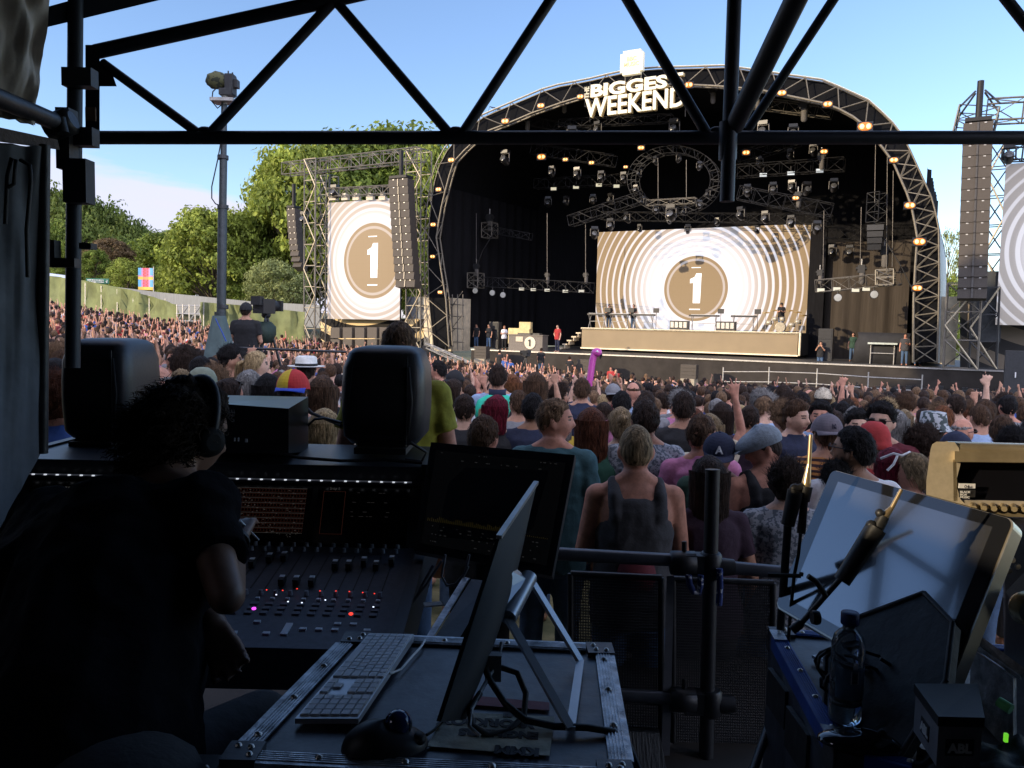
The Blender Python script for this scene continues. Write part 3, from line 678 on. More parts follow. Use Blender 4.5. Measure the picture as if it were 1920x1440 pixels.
sa, zb1 = ST(1116, 612, tS); sb, _ = ST(1521, 618, tS); _, zt1 = ST(1318, 427, tS); cx1, cz1 = ST(1304, 541, tS); cr, _ = ST(1365, 541, tS)
zt = ST(1116, 436, tS)[1]*.5+ST(1521, 419, tS)[1]*.5; zb1 = 1.2
led('led_screen', sa, sb, zb1, zt, tS, cx1, cz1, cr-cx1, .36, 'wide stage screen showing white rings round a big numeral 1', 6.8, .52, dens=.56)
ts = .6
sa, z0 = ST(614, 592, ts); sb, z1 = ST(752, 372, ts); cx1, cz1 = ST(699, 489, ts); cr = ST(645, 489, ts)[0]
z0 = (ST(614,596,ts)[1]+ST(750,602,ts)[1])/2; z1 = (ST(617,380,ts)[1]+ST(737,372,ts)[1])/2
LSC = led('led_screen', sa, sb, z0, z1, ts, cx1, cz1, cx1-cr, .40, 'tall left side screen with white rings round a numeral 1', 3.9, .46, dens=.50, base=.42)
sa, z0 = ST(1866, 609, ts); _, z1 = ST(1878, 308, ts)
W = 6.2; led('led_screen', sa, sa+W, z0, z1, ts, sa+W*.62, z0+(z1-z0)*.47, 2.1, .40, 'right side screen with white rings, cut off by the photo edge', 3.9, .46, dens=.50, base=.42)
# riser
ra, rz = ST(1092, 612, 5.6); rb, _ = ST(1497, 622, 5.6); _, rz2 = ST(1300, 616, 5.6)
rz2 = 1.62
TAN = mat('riser_led', (.25,.19,.11), .6, var=.04, scale=1, bump=0)
rs = Thing('band_riser', 'long tan-fronted riser across the stage below the big screen', 'riser', T((ra+rb)/2, 5.6, 0)); rs.o.rotation_euler = (0,0,SYAW); rs.loc = V((0,0,0)); RW = rb-ra
rs.part('front_panel', MB().box((0,0,.86), (RW,.1,1.36)), TAN)
rs.part('platform', MB().box((0,2.0,.86), (RW-.02,3.85,1.40)).box((0,1.9,1.585),(RW+.1,4.1,.05)), mat('riser_deck', (.05,.05,.05), .7))
GOLD = mat('lit_edge_strip', (.85,.72,.5), .4, bump=0, emit=(1,.85,.55), es=.06)
rs.part('edge_strip', MB().box((0,-.10,1.60), (RW+.1,.10,.10)), GOLD); rs.part('edge_strip', MB().box((0,-.10,.20), (RW+.1,.10,.09)), GOLD)
rs.part('side_rail', MB().tube((RW/2+.12,-.05,.2),(RW/2+.12,-.05,1.65),.07), GOLD)
st = MB()
for i in range(5): st.box((-RW/2-.25-.35*i, .3, 1.25-.28*i), (.36,.9,.10)); st.box((-RW/2-.25-.35*i, .3, 1.25-.28*i-.17), (.05,.9,.24))
rs.part('stair', st, mat('stair_cream', (.62,.52,.36), .6))
# ---------------- trusses hung inside
def htruss(p, q, t0, t1, w, label, group, bay=.9, mt=TRUSSB, rod=None):
    a, b = SP(*p, t0), SP(*q, t1); mb = lattice(MB(), a, b, w, bay, .026, .015)
    o = solo('lighting_truss', mb, [mt], label, 'truss', group); return a, b
MHM = [mat('lamp_housing', (.010,.010,.011), .35, bump=.05), mat('lamp_lens', (.10,.10,.10), .2, .3, var=.05, bump=0), mat('lamp_yoke', (.07,.065,.06), .4, .5)]
def mh_proto():
    t = Thing('moving_head_light', '', 'stage light'); t.part('base', MB().box((0,0,-.10), (.42,.30,.16)), MHM[0])
    y = MB(); 
    for s in (-1, 1): y.tube((s*.24,0,-.16), (s*.25,0,-.62), .035, n=6)
    y.box((0,0,-.19), (.50,.10,.05)); t.part('yoke', y, MHM[2])
    q = Matrix.Rotation(R_(62), 3, 'X'); h = MB(); h.lathe([(.10,-.26),(.17,-.18),(.19,.02),(.19,.24),(.17,.28)], (0,0,-.58), 14, M=q)
    hd = t.part('head', h, MHM[0]); l = MB(); l.lathe([(.165,.285),(.14,.30),(.001,.305)], (0,0,-.58), 14, M=q); t.part('lens', l, MHM[1], hd)
    return t.o
def copy_tree(o, parent=None):
    c = o.copy(); C.objects.link(c)
    if parent is not None: c.parent = parent
    for ch in list(o.children): copy_tree(ch, c)
    return c
MH = mh_proto(); mh_used = [False]
def mh(p, label, group, s=1.0, rz=0):
    o = copy_tree(MH) if mh_used[0] else MH; mh_used[0] = True
    o.location = p; o.scale = (s,)*3; o.rotation_euler = (0,0,SYAW+rz); o['label'] = label; o['group'] = group
def lights_px(lst, t, label, group, s=1.0):
    for i, (x, y) in enumerate(lst): mh(SP(x, y, t), label, group, s*rng.uniform(.9, 1.08), rng.uniform(-.5, .5))
htruss((1000,280),(1152,302), 4.5, 4.5, .75, 'straight black truss hanging left of the ring with amber lamps on it', None)
htruss((1005,345),(1170,337), 7.5, 7.5, .7, 'lower straight black truss with small white lamps left of the ring', None)
htruss((1070,415),(1205,370), 4, 3.2, .7, 'sloping truss rising to the left underside of the ring', None)
htruss((1385,362),(1560,396), 3.2, 4, .8, 'sloping truss falling to the right of the ring', None)
htruss((1380,322),(1583,308), 5.5, 5.5, .75, 'straight black truss right of the ring with work lamps', None)
htruss((1385,296),(1500,262), 7, 7, .7, 'upper black truss right of the ring, partly behind the roof beam', None)
htruss((1130,405),(1560,412), 8.8, 8.8, .6, 'long black truss along the top of the big screen', None)
htruss((920,210),(1110,252), 2.2, 2.2, .6, 'short truss tucked under the left of the arch', None)
htruss((1390,190),(1560,212), 2.2, 2.2, .6, 'short truss tucked under the right of the arch', None, mt=TRUSS)
htruss((1050,232),(1260,222), 2.0, 2.0, .5, 'horizontal truss carrying lamps just below the sign letters', None)
htruss((1213,381),(1305,376), 3, 3, .35, 'short bar truss hanging across the bottom of the ring', None, mt=TRUSS)
ga, gb = htruss((880,527),(1110,540), 4.5, 4.5, .7, 'low truss hanging over the left of the deck with round lamps', None)
htruss((905,428),(995,444), 6, 6, .5, 'small dark truss hanging high in the left wing', None)
htruss((1530,537),(1690,522), 3.5, 3.5, .7, 'low truss hanging over the right wing in front of the curtain', None, mt=TRUSS)
htruss((1545,436),(1620,440), 9.2, 9.2, .7, 'dark truss above the pleated curtain', None)
lights_px([(1035,311),(1083,313),(1128,320),(1170,322)], 4.4, 'moving lamp hanging from the truss with amber lamps', 'moving lamps left of the ring', 1.0)
lights_px([(1028,368),(1062,367),(1112,364),(1146,362)], 7.4, 'moving lamp hanging from the lower left truss', 'moving lamps on the lower left truss')
lights_px([(1115,424),(1145,409),(1177,397)], 3.6, 'moving lamp under the sloping truss left of the ring', 'moving lamps under the left slope')
lights_px([(1390,387),(1436,395),(1484,403),(1532,413)], 3.5, 'moving lamp under the sloping truss right of the ring', 'moving lamps under the right slope', 1.05)
lights_px([(1402,345),(1450,341),(1486,337),(1513,340),(1564,334)], 5.4, 'moving lamp under the straight truss right of the ring', 'moving lamps under the right straight truss')
lights_px([(1425,293),(1483,278),(1526,268)], 6.8, 'moving lamp under the upper right truss behind the beam', 'moving lamps under the upper right truss')
lights_px([(948,281),(1073,236),(1122,227),(1265,222),(1432,226),(1488,232)], 1.6, 'bright-faced moving lamp under the top of the arch', 'moving lamps under the arch top', 1.25)
lights_px([(1255,402),(1345,408),(1290,420),(1200,420),(1420,422)], 8.6, 'moving lamp over the top edge of the big screen', 'moving lamps over the big screen', .8)
lights_px([(1562,458),(1594,459)], 9, 'dark moving lamp above the pleated curtain', 'lamps above the pleated curtain')
# ring truss
ra_ = [SP(1262+86*math.cos(a), 337+ (64)*math.sin(a), 3.0) for a in np.linspace(0, 2*PI, 41)[:-1]]; rb_ = [SP(1262+70*math.cos(a), 337+51*math.sin(a), 3.0) for a in np.linspace(0, 2*PI, 41)[:-1]]
mb = MB()
for k in range(40):
    a, b, c, d = ra_[k], ra_[(k+1)%40], rb_[k], rb_[(k+1)%40]
    for o in (V((0,0,0)), SN*.7): mb.tube(a+o,b+o,.026,n=5,cap=False); mb.tube(c+o,d+o,.026,n=5,cap=False); mb.tube(a+o,(d if k%2 else c)+o,.02,n=4,cap=False)
    mb.tube(a, a+SN*.7, .02, n=4, cap=False); mb.tube(c, d+SN*.7, .02, n=4, cap=False)
solo('ring_truss', mb, TRUSSB, 'large circular black truss hanging above the middle of the stage', 'truss')
for k in (2,5,8,13,16,19,23,27,31,35): mh(rb_[k]+V((0,0,-.05)), 'small lamp fixed round the circular truss', 'lamps round the circular truss', .7, rng.uniform(-1,1))
mh(SP(1259,383,2.8), 'large pale lamp hanging from the bar across the ring', None, 1.35)
# hoists and wires
def wire(pts, t, r, label, name='hoist_chain', mt=None, cat='chain', group='hoist chains in the stage roof'):
    solo(name, MB().path([SP(x, y, t) for x, y in pts], r, 5), mt or mat('chain_steel', (.14,.13,.12), .45, .7), label, cat, group)
for (x, y0, y1, t, lb) in ((1642,262,380,2,'hoist chain above the black cluster in the right wing'),(1664,285,512,2,'long hoist chain right of the black cluster'),(1675,320,500,2.2,'thin chain at the right edge of the arch opening'),(1615,388,500,3.4,'chain dropping to the low truss in front of the curtain'),
        (1545,395,520,3.4,'chain beside the right edge of the big screen'),(893,400,503,4.4,'chain dropping to the left end of the low left truss'),(1234,300,372,3,'left chain inside the ring'),(1287,300,372,3,'right chain inside the ring'),(1098,420,520,4.4,'chain dropping to the right end of the low left truss'),(1026,400,515,4.4,'chain dropping to the middle of the low left truss')):
    wire([(x,y0),(x-(2 if x>1500 else 0),y1)], t, .022, lb)
wire([(1650,435),(1690,500),(1712,545)], 2, .03, 'thick slack cable sloping down to the right arch leg', 'slack_cable', RUBBER, 'cable', None)
wire([(930,430),(905,470),(892,505)], 4.5, .035, 'cable loop between the two left wing trusses', 'slack_cable', RUBBER, 'cable', None)
def hoist(x, y, t, label, s=1.0):
    th = Thing('chain_hoist', label, 'hoist', SP(x, y, t), 'hoists in the stage roof'); th.o.rotation_euler = (0,0,SYAW); th.loc = V((0,0,0))
    th.part('motor', MB().box((0,0,.18*s), (.30*s,.22*s,.34*s)).tube((-.22*s,0,.2*s),(.22*s,0,.2*s),.09*s,n=10), RUBBER); th.part('chain_bag', MB().lathe([(.07*s,-.5*s),(.13*s,-.42*s),(.13*s,0)],(.05,0,0),10), mat('chain_bag', (.12,.11,.1), .8))
    th.part('hook', MB().tube((0,0,.35*s),(0,0,.62*s),.03*s,n=6), GALV)
for x, y, t, lb, s in ((1615,512,3.4,'hoist above the middle of the low right truss',1.3),(1537,517,3.4,'hoist above the left end of the low right truss',1.0),(893,505,4.5,'hoist on the left end of the low left truss',1.2),(1098,520,4.5,'hoist on the right end of the low left truss',.9),(1026,520,4.5,'hoist on the middle of the low left truss',.9),(1336,175,1.2,'hoist with red tag under the arch crown',1.2),(1420,190,1.2,'hoist right of the arch crown',1.1),(1507,205,1.4,'hoist cluster under the right shoulder of the arch',1.4),(988,228,1.4,'hoist under the left shoulder of the arch',1.2),(1057,196,1.2,'hoist left of the sign letters',1.1),(1540,300,5.2,'hoist on the right end of the straight truss',1.2),(1496,372,3.6,'hoist on the right sloping truss',1.1),(918,415,6,'hoist block high in the left wing',1.5),(1658,478,2.6,'hoist above the black wing tower at right',1.4)):
    hoist(x, y, t, lb, s)
# black speaker cluster in right wing
th = Thing('speaker_cluster', 'black hanging cluster of curved speakers in the right wing', 'speaker cluster', SP(1640,465,2)); th.o.rotation_euler = (0,0,SYAW); th.loc = V((0,0,0))
th.part('frame', lattice(MB(), (0,0,1.4), (0,0,3.0), .75, .5, .03, .02), TRUSSB)
for i in range(4): th.part('speaker_box', MB().box((0,-.02*i,1.1-i*.34), (.85-.05*i,.55,.30), M=Matrix.Rotation(.08*i,3,'X')), BPAINT)
for x, y, t, lb in ((892,486+40,4.2,'square truss block at the left end of the low left truss'),(918,432,6,'square truss block high in the left wing'),(1660,520,2.6,'square truss block at the right wing')):
    solo('truss_block', lattice(MB(), SP(x,y+14,t), SP(x,y-14,t), .9, .5, .045, .035), TRUSS, lb, 'truss')
# round and square lamps (lit faces) on low trusses
def par(x, y, t, label, r=.22, em=(1,.93,.75), es=.9, group=None, sq=False):
    if sq: r *= .8
    th = Thing('flood_lamp', label, 'lamp', SP(x, y, t), group); th.o.rotation_euler = (0,0,SYAW+.3); th.loc = V((0,0,0)); q = Matrix.Rotation(PI/2, 3, 'X')
    if sq: th.part('housing', MB().box((0,.1,0), (r*2.2,.2,r*1.2)), MHM[0]); th.part('lamp_face', MB().box((0,-.02,0), (r*1.9,.03,r*.95)), mat('lamp_face_'+str(round(es*100))+str(round(em[2]*100)), (.25,.25,.25), .4, var=0, bump=0, emit=em, es=es*.42))
    else:
        th.part('housing', MB().lathe([(r*1.1,0),(r*1.1,-.12),(r*.6,-.35)], (0,0,0), 14, M=q), MHM[0]); th.part('lamp_face', MB().lathe([(r,.02),(.001,.04)], (0,0,0), 14, M=q), mat('lamp_face_'+str(round(es*100))+str(round(em[2]*100)), (.25,.25,.25), .4, var=0, bump=0, emit=em, es=es*.42))
    th.part('bracket', MB().tube((0,.1,r*.9), (0,.1,r*2.1), .03, n=5), MHM[2])
for x, y in ((891,545),(923,549),(943,553)): par(x, y, 4.2, 'round white-faced lamp under the low left truss', .20, (.9,.88,.8), .2, 'round lamps under the low left truss')
for x, y in ((978,542),(1000,543),(1026,544),(1060,546),(1090,546)): par(x, y, 4.2, 'small square lit lamp along the low left truss', .24, (.9,.85,.6), .5, 'square lamps along the low left truss', True)
for x, y in ((1539,544),(1569,542),(1604,544),(1624,542)): par(x, y, 3.2, 'small square cream lamp along the low right truss', .26, (1,.9,.6), .8, 'square lamps along the low right truss', True)
for x, y in ((1571,558),(1639,552)): par(x, y, 3.1, 'round lamp under the low right truss', .21, (.9,.86,.75), .3, 'round lamps under the low right truss')
for x, y in ((1038,354),(1080,351),(1123,347),(1156,349)): par(x, y, 7.2, 'small pale lamp on the lower left truss', .27, (1,.95,.6), .8, 'pale lamps on the lower left truss', True)
for x, y in ((1431,328),(1483,325),(1537,320)): par(x, y, 5.2, 'small white lamp on the straight truss right of the ring', .27, (.9,.97,1), .9, 'white lamps on the right straight truss', True)
AMB = mat('amber_lamp', (.8,.5,.2), .4, var=0, bump=0, emit=(1,.60,.22), es=1.3)
AMB2 = mat('amber_glow', (.10,.04,.01), .4, var=0, bump=0, emit=(1,.30,.04), es=.50)
def amber(x, y, t, label, s=1.0, group='amber flood lamps round the arch'):
    th = Thing('amber_lamp', label, 'lamp', SP(x, y, t), group); th.o.rotation_euler = (0,0,SYAW+.2); th.loc = V((0,0,0))
    th.part('housing', MB().box((0,.08,0), (.52*s,.12,.34*s)), MHM[0]); th.part('bulb', MB().ell((-.10*s,-.02,0), (.075*s,.05,.09*s), 10, 6), AMB); th.part('bulb', MB().ell((.11*s,-.02,.0), (.075*s,.05,.09*s), 10, 6), AMB)
    th.part('reflector', MB().rings([(0,.0,z*s,rx*s,.02) for z, rx in ((-.14,.10),(-.09,.20),(0,.24),(.09,.20),(.14,.10))], 20, 2), AMB2)
for x, y, s in ((947,227,1.1),(1014,198,1.0),(1088,181,.9),(1291,159,1.1),(1466,174,1.0),(1552,195,1.0),(1622,237,1.5),(1676,300,.9),(1706,385,1.1),(1724,453,1.25),(1720,540,1.0),(846,300,1.0),(822,355,.9),(812,421,.9),(811,481,.8),(825,548,.8)):
    amber(x, y, -.35, 'amber flood lamp fixed to the stage arch', s)
for x, y, s in ((1015,294,1.3),(1060,299,.8),(1109,305,.8)): amber(x, y, 4.0, 'amber lamp on the truss left of the ring', s, 'amber lamps on the left truss')
for x, y, s, t in ((1202,277,.9,2.6),(1173,313,.6,2.6),(1399,286,1.0,6.5),(1545,284,.9,5.0),(1492,371,.8,3.3)): amber(x, y, t, 'small amber lamp near the circular truss', s, 'amber lamps near the ring')
# ---------------- sign
def face_sign(px0, py0, px1, py1, t): a = SP(px0, py0, t); b = SP(px1, py1, t); return a, b
SIGNM = mat('sign_face', (.62,.58,.46), .5, var=0, bump=0, emit=(1,.90,.62), es=.16); SIGNB = mat('sign_side', (.55,.42,.2), .6)
sg = Thing('stage_sign', 'lit cream letters reading THE BIGGEST WEEKEND below the crown of the arch', 'sign', SP(1190,225,-1.2)); 
ax = SU; MQ = Matrix((SU, V((0,0,1)), -SN)).transposed()
zp = lambda px, py: SP(px, py, -1.2)
def word(w_, px0, py0, px1, hpx, thick, name):
    a, b = zp(px0, py0), zp(px1, py0); W_ = (b-a).dot(SU); H_ = (zp(px0, py0-hpx)-a).z; mb, wd = text_mb(w_, 1, thick, .02, 1)
    zs = [v[1] for v in mb.v]; h0 = max(zs)-min(zs); x0 = min(v[0] for v in mb.v); x1 = max(v[0] for v in mb.v); zm = min(zs); o = MB()
    for dep, col in ((0, 0), (.16, 1)):
        o.add([a+SU*((v[0]-x0)/(x1-x0)*W_)+V((0,0,(v[1]-zm)/h0*H_))+SN*(dep+(.05 if v[2] < 0 else 0)*(1 if dep == 0 else 4)) for v in mb.v], mb.f, col)
    sg.part(name, o, [SIGNM, SIGNB])
word('BIGGEST', 1107, 183, 1279, 24, .040, 'lettering'); word('WEEKEND', 1096, 221, 1283, 35, .022, 'lettering')
mbt, _ = text_mb('THE', 1, .03, .02)
a = zp(1104, 184); o = MB(); hh = (zp(1104, 162)-a).z; x1 = max(v[0] for v in mbt.v); o.add([a-SU*(v[1]*.42)+V((0,0,v[0]/x1*hh)) for v in mbt.v], mbt.f); sg.part('lettering', o, [SIGNM, SIGNB])
fr = lattice(MB(), zp(1092,192), zp(1288,186), .35, .9, .03, .02); fr.tube(zp(1100,150),zp(1100,225),.03,n=5); fr.tube(zp(1280,145),zp(1280,215),.03,n=5)
fr.v = [tuple(V(v)+SN*.5) for v in fr.v]; sg.part('frame', fr, TRUSSB)
lb = Thing('logo_box', 'square cream light box reading BBC MUSIC on top of the arch', 'sign', SP(1185,141,-1.0)); lb.o.rotation_euler = (0,0,SYAW); lb.loc = V((0,0,0))
bm = bmesh.new(); bmesh.ops.create_cube(bm, size=1); bmesh.ops.scale(bm, vec=(1.42,.3,1.40), verts=bm.verts); bmesh.ops.bevel(bm, geom=[e for e in bm.edges if abs((e.verts[0].co-e.verts[1].co).y) > .1], offset=.16, segments=6, affect='EDGES'); bmesh.ops.translate(bm, vec=(0,0,.71), verts=bm.verts)
me = bpy.data.meshes.new('box'); bm.to_mesh(me); me.materials.append(SIGNM); lb.part('box', me, None)
for w_, z, sz, c_ in (('BBC', .86, .34, (.80,.45,.25)), ('MUSIC', .55, .34, (.85,.55,.35))):
    mbt, wd = text_mb(w_, sz, .004, .004, 1.0, Matrix.Rotation(PI/2,3,'X')); mbt.v = [(v[0]-wd/2, v[1]-.17, v[2]+z-.06) for v in mbt.v]; lb.part('lettering', mbt, mat('sign_lettering', c_, .5, var=0, bump=0, emit=c_, es=.08))
lb.part('bracket', MB().tube((-.5,.2,-.5),(-.5,.2,.2),.04,n=5).tube((.5,.2,-.6),(.5,.2,.2),.04,n=5), TRUSS)
# ---------------- PA hangs
PAM = mat('pa_grille', (.060,.050,.041), .7, bump=.3, scale=60, var=.05)
def pa(p_top, p_bot, t, wpx, nbox, label, curve=.35, bars=2, name='line_array'):
    a, b = SP(*p_top, t), SP(*p_bot, t); th = Thing(name, label, 'speaker array', a)
    d = (SP(p_top[0]+wpx, p_top[1], t)-SP(p_top[0], p_top[1], t)).length*.97; L_ = (b-a).length; h = L_/nbox
    for i in range(nbox):
        u = (i+.5)/nbox; tilt = -.02-curve*u**3; c = a+(b-a)*u+SN*(curve*u**4*L_*.16)+V((0,0,-.0))
        q = SM@Matrix.Rotation(tilt, 3, 'X'); mb = MB().box(c, (d,.75,h*.965), M=q); bx = th.part('speaker_box', mb, PAM)
        if bars == 2: th.part('rigging_bar', MB().box(c+q@V((0,-.40,0)), (.08,.05,h*.93), M=q), MHM[2], bx)
        mb = MB()
        for s in (-.25, .25): mb.box(c+q@V((s*d,-.385,h*.40)), (.10,.02,.05), M=q)
        th.part('handle', mb, GALV, bx)
    th.part('fly_frame', MB().box(a+V((0,0,.15)), (d*.9,.8,.18), M=SM).tube(a+V((0,0,.2)), a+V((0,0,2.0)), .15, n=8), TRUSSB)
pa((752,337),(764,540), -1.6, 37, 14, 'black loudspeaker column hanging in front of the left screen', .12)
pa((1834,232),(1822,562), -1.8, 58, 16, 'tall brown-black loudspeaker column hanging at the right of the stage', .12)
pa((551,392),(558,505), 1.5, 16, 10, 'small narrow loudspeaker column hanging left of the left tower', .5, 1)
# sub stack under left screen
for i in range(5):
    for j in range(2):
        x, y = 635+23*i, 640-22*j
        p = SP(x, y+6, -1.2); solo('subwoofer', MB().box(p+V((0,0,.0)), (.86,.8,.78), M=SM), mat('sub_grille', (.10,.085,.07), .8, bump=.4, scale=50), 'bass speaker stacked in two rows under the left screen', 'speaker', 'bass speakers under the left screen')
# printed scrims with ring stripes
def scrim_mat(name, cx, cz, step, a, b):
    m = mat(name, a, .9, var=0, bump=0, spec=.1); t = m.node_tree; bs = t.nodes['Principled BSDF']; co = N(t,'ShaderNodeTexCoord'); s = N(t,'ShaderNodeSeparateXYZ'); t.links.new(co.outputs['Object'], s.inputs[0])
    dx = M(t,'SUBTRACT', s.outputs[0], cx); dz = M(t,'SUBTRACT', s.outputs[2], cz); d = M(t,'SQRT', M(t,'ADD', M(t,'MULTIPLY', dx, dx), M(t,'MULTIPLY', dz, dz)))
    x = M(t,'GREATER_THAN', M(t,'FRACT', M(t,'MULTIPLY', d, 1/step)), .5); mm = N(t,'ShaderNodeMixRGB'); t.links.new(x, mm.inputs[0]); mm.inputs[1].default_value = a+(1,); mm.inputs[2].default_value = b+(1,); t.links.new(mm.outputs[0], bs.inputs['Base Color']); return m
def scrim(pts, t, label, mt, cx=0, cz=0):
    q = [SP(x, y, t) for x, y in pts]; o = q[0]; mb = MB(); n = 16; vs = []
    I = SM.inverted()
    for i in range(n+1):
        for j in range(n+1):
            u, v = i/n, j/n; p = (q[0]*(1-u)+q[1]*u)*(1-v)+(q[3]*(1-u)+q[2]*u)*v; p = I@(p-o); vs.append(p+V((0,.05*noise.noise(V((u*5,v*3,t))),0)))
    vs2 = [v+V((0,.02,0)) for v in vs]; K2 = (n+1)**2
    mb.add(vs, [(i*(n+1)+j, i*(n+1)+j+1, (i+1)*(n+1)+j+1, (i+1)*(n+1)+j)[::-1] for i in range(n) for j in range(n)], 0, True)
    mb.add(vs2, [(i*(n+1)+j, (i+1)*(n+1)+j, (i+1)*(n+1)+j+1, i*(n+1)+j+1)[::-1] for i in range(n) for j in range(n)], 0, True)
    ob = link('printed_scrim', mb.mesh('scrim', mt)); ob.location = o; ob.rotation_euler = (0,0,SYAW); tag(ob, label, 'banner')
scrim([(602,598),(800,598),(800,662),(602,655)], 1.6, 'cream scrim with black curved stripes under the left screen', scrim_mat('scrim_left', 4.0, 8.0, 1.3, (.75,.58,.32), (.03,.028,.026)))
scrim([(1800,515),(1960,520),(1960,700),(1800,690)], 2.2, 'dark scrim with grey curved stripes beside the right screen', scrim_mat('scrim_right', 5.5, 5.0, 1.5, (.045,.045,.045), (.20,.17,.13)))
scrim([(1742,556),(1800,556),(1790,685),(1738,680)], 3, 'pale cream sheet hung behind the right arch leg', mat('cream_sheet', (.62,.54,.40), .85, bump=.3, scale=2))
# scaffold towers
def tower(pb, ptp, t, w, label, mt=TRUSS, bay=1.6, name='scaffold_tower', cat='tower'):
    a, b = SP(*pb, t), SP(*ptp, t); b = V((a.x+(b.x-a.x)*.3, a.y+(b.y-a.y)*.3, b.z)); th = Thing(name, label, cat, a)
    th.part('lattice', lattice(MB(), a, b, w, bay, .055, .035, up=SN), mt)
    mb = MB(); n = max(2, int((b-a).length/1.9))
    for i in range(n):
        p = a+(b-a)*(i/n); q = a+(b-a)*((i+1)/n); mb.tube(p+SU*(-w/2 if i%2 else w/2)-SN*(w/2+.05), q+SU*(w/2 if i%2 else -w/2)-SN*(w/2+.05), .045, n=6)
    th.part('brace', mb, mat('pale_brace', (.50,.43,.30), .45, .3)); return a, b
tower((590,655),(592,300), .2, 1.15, 'yellow-lit lattice tower left of the left screen')
tower((617,655),(617,330), 3.0, 1.0, 'darker lattice tower just behind the left screen edge', DKMET)
tower((785,655),(775,284), .8, 1.3, 'lattice tower between the left screen and the stage arch')
solo('header_truss', lattice(MB(), SP(536,318,.2), SP(790,290,.2), .9, 1.0, .045, .03), TRUSS, 'long header truss across the top of the left towers', 'truss')
solo('screen_truss', lattice(MB(), SP(617,362,.4), SP(736,356,.4), .6, .7, .04, .025), TRUSS, 'short truss just above the left screen', 'truss')
for i, x in enumerate((626,648,669,695,718)): solo('truss_clamp', MB().box(SP(x,372,.5), (.6,.3,.28), M=SM).box(SP(x,369,.5)+V((0,0,.1)), (.3,.34,.3), M=SM), mat('clamp_cream', (.55,.5,.4), .6), 'cream bracket hanging the left screen from its truss', 'bracket', 'brackets above the left screen')
tower((1800,690),(1805,532), -.2, 1.5, 'lattice base tower under the right loudspeaker column', TRUSS)
tower((1842,690),(1838,540), .6, 1.2, 'second lattice base tower right of the column base', DKMET)
# right flying tower and beam
a = SP(1822,262,-.6); b = SP(1836,206,-.6); mb = lattice(MB(), a, b, 1.7, .8, .05, .03, up=SN); c = SP(1838,172,-.6)
for sx in (-1, 1):
    for sy in (-1, 1): mb.tube(b+SU*sx*.85+SN*sy*.85, c+SU*sx*.2+SN*sy*.2, .05, n=5)
solo('tower_head', mb, DKMET, 'pyramid-topped lattice head of the right flying tower', 'tower')
tower((1853,690),(1853,262), 3.2, .9, 'tall slim mast behind the right loudspeaker column', DKMET)
solo('header_truss', lattice(MB(), SP(1850,210,-.6), SP(1990,203,-.6), 1.0, 1.3, .05, .03), TRUSS, 'header truss running right from the right tower head', 'truss')
solo('screen_truss', lattice(MB(), SP(1882,288,.6), SP(1990,285,.6), .7, .7, .04, .03), DKMET, 'short truss above the right screen', 'truss')
mh(SP(1893,270,.3), 'lamp on the short truss above the right screen', None, 1.2)
solo('hanging_cloth', MB().box(SP(1850,575,1.2), (1.4,.1,3.6), M=SM), mat('hanging_cloth', (.05,.055,.06), .9, bump=.4, scale=3), 'dark cloth panel between the right column and right screen', 'cloth')
for x, y, lb_ in ((628,352,'round follow lamp on the truss above the left screen'),(571,402,'lamp beside the narrow loudspeaker column')): mh(SP(x,y-6,.3), lb_, None, 1.3)
# container and scaffold at left foot of stage
th = Thing('white_container', 'cream cabin with scaffold round it at the left foot of the stage', 'cabin', SP(833,655,1))
p = SP(838,657,2.2); th.part('body', MB().box(p+V((0,0,1.9)), (2.4,2.5,3.8), M=SM), mat('cream_panel', (.62,.53,.38), .6, bump=.2, scale=3)); th.part('door', MB().box(p+V((0,0,1.1))-SN*1.27+SU*.5, (.9,.05,2.1), M=SM), mat('dark_door', (.05,.045,.04), .5))
mb = MB()
for x in (835,848,858,868): mb.tube(SP(x,657,.9), SP(x,552,.9), .04, n=5)
for y in (570,592,615,640): mb.tube(SP(832,y,.9), SP(870,y+2,.9), .035, n=5)
for x, y in ((835,592),(848,615),(835,640),(850,570)): mb.tube(SP(x,y,.9), SP(x+18,y-24,.9), .03, n=5)
th.part('scaffold', mb, TRUSS)
solo('grey_container', MB().box(SP(806,640,3)+V((0,0,1)), (2.6,2.4,4.6), M=SM), mat('grey_panel', (.20,.22,.24), .6, bump=.2, scale=3), 'tall grey panel between the left tower and the arch foot', 'container')
# ---------------- on the deck
def on(px, t, z=0):
    s, _ = ST(px, 650, t); return T(s, t, z)
FACE = SYAW+PI
GRP = None
def sp_(px, t, z, label, H=1.78, yaw=0, **k): return person(on(px, t, z), FACE+yaw, H, label, **k)
sp_(1045, .8, 0, 'performer in bright red t-shirt and dark jeans striding at the front of the stage', tcol='red', hair='short', skin=3, H=1.82, pl='down', pr='hips', yaw=-.3, tro=CLO['navy'])
sp_(945, 1.2, 0, 'woman with long ginger hair clapping beside the desk on stage', sex='f', tcol='white', hair='long', hcol='ginger', H=1.68, pl='front', pr='front', yaw=.6, tro=CLO['black'])
sp_(1140, 7.2, 1.62, 'keyboard player in black t-shirt at the left end of the riser', tcol='black', H=1.76, yaw=.3, pr='front')
sp_(1186, 7.2, 1.62, 'keyboard player in black with a guitar rising behind them on the riser', tcol='black', H=1.76, pl='front', pr='front', yaw=-.2)
sp_(1462, 7.6, 1.80, 'drummer in black t-shirt and dark cap seated behind the drum kit', tcol='black', H=1.76, pl='front', pr='front', cap='cap')
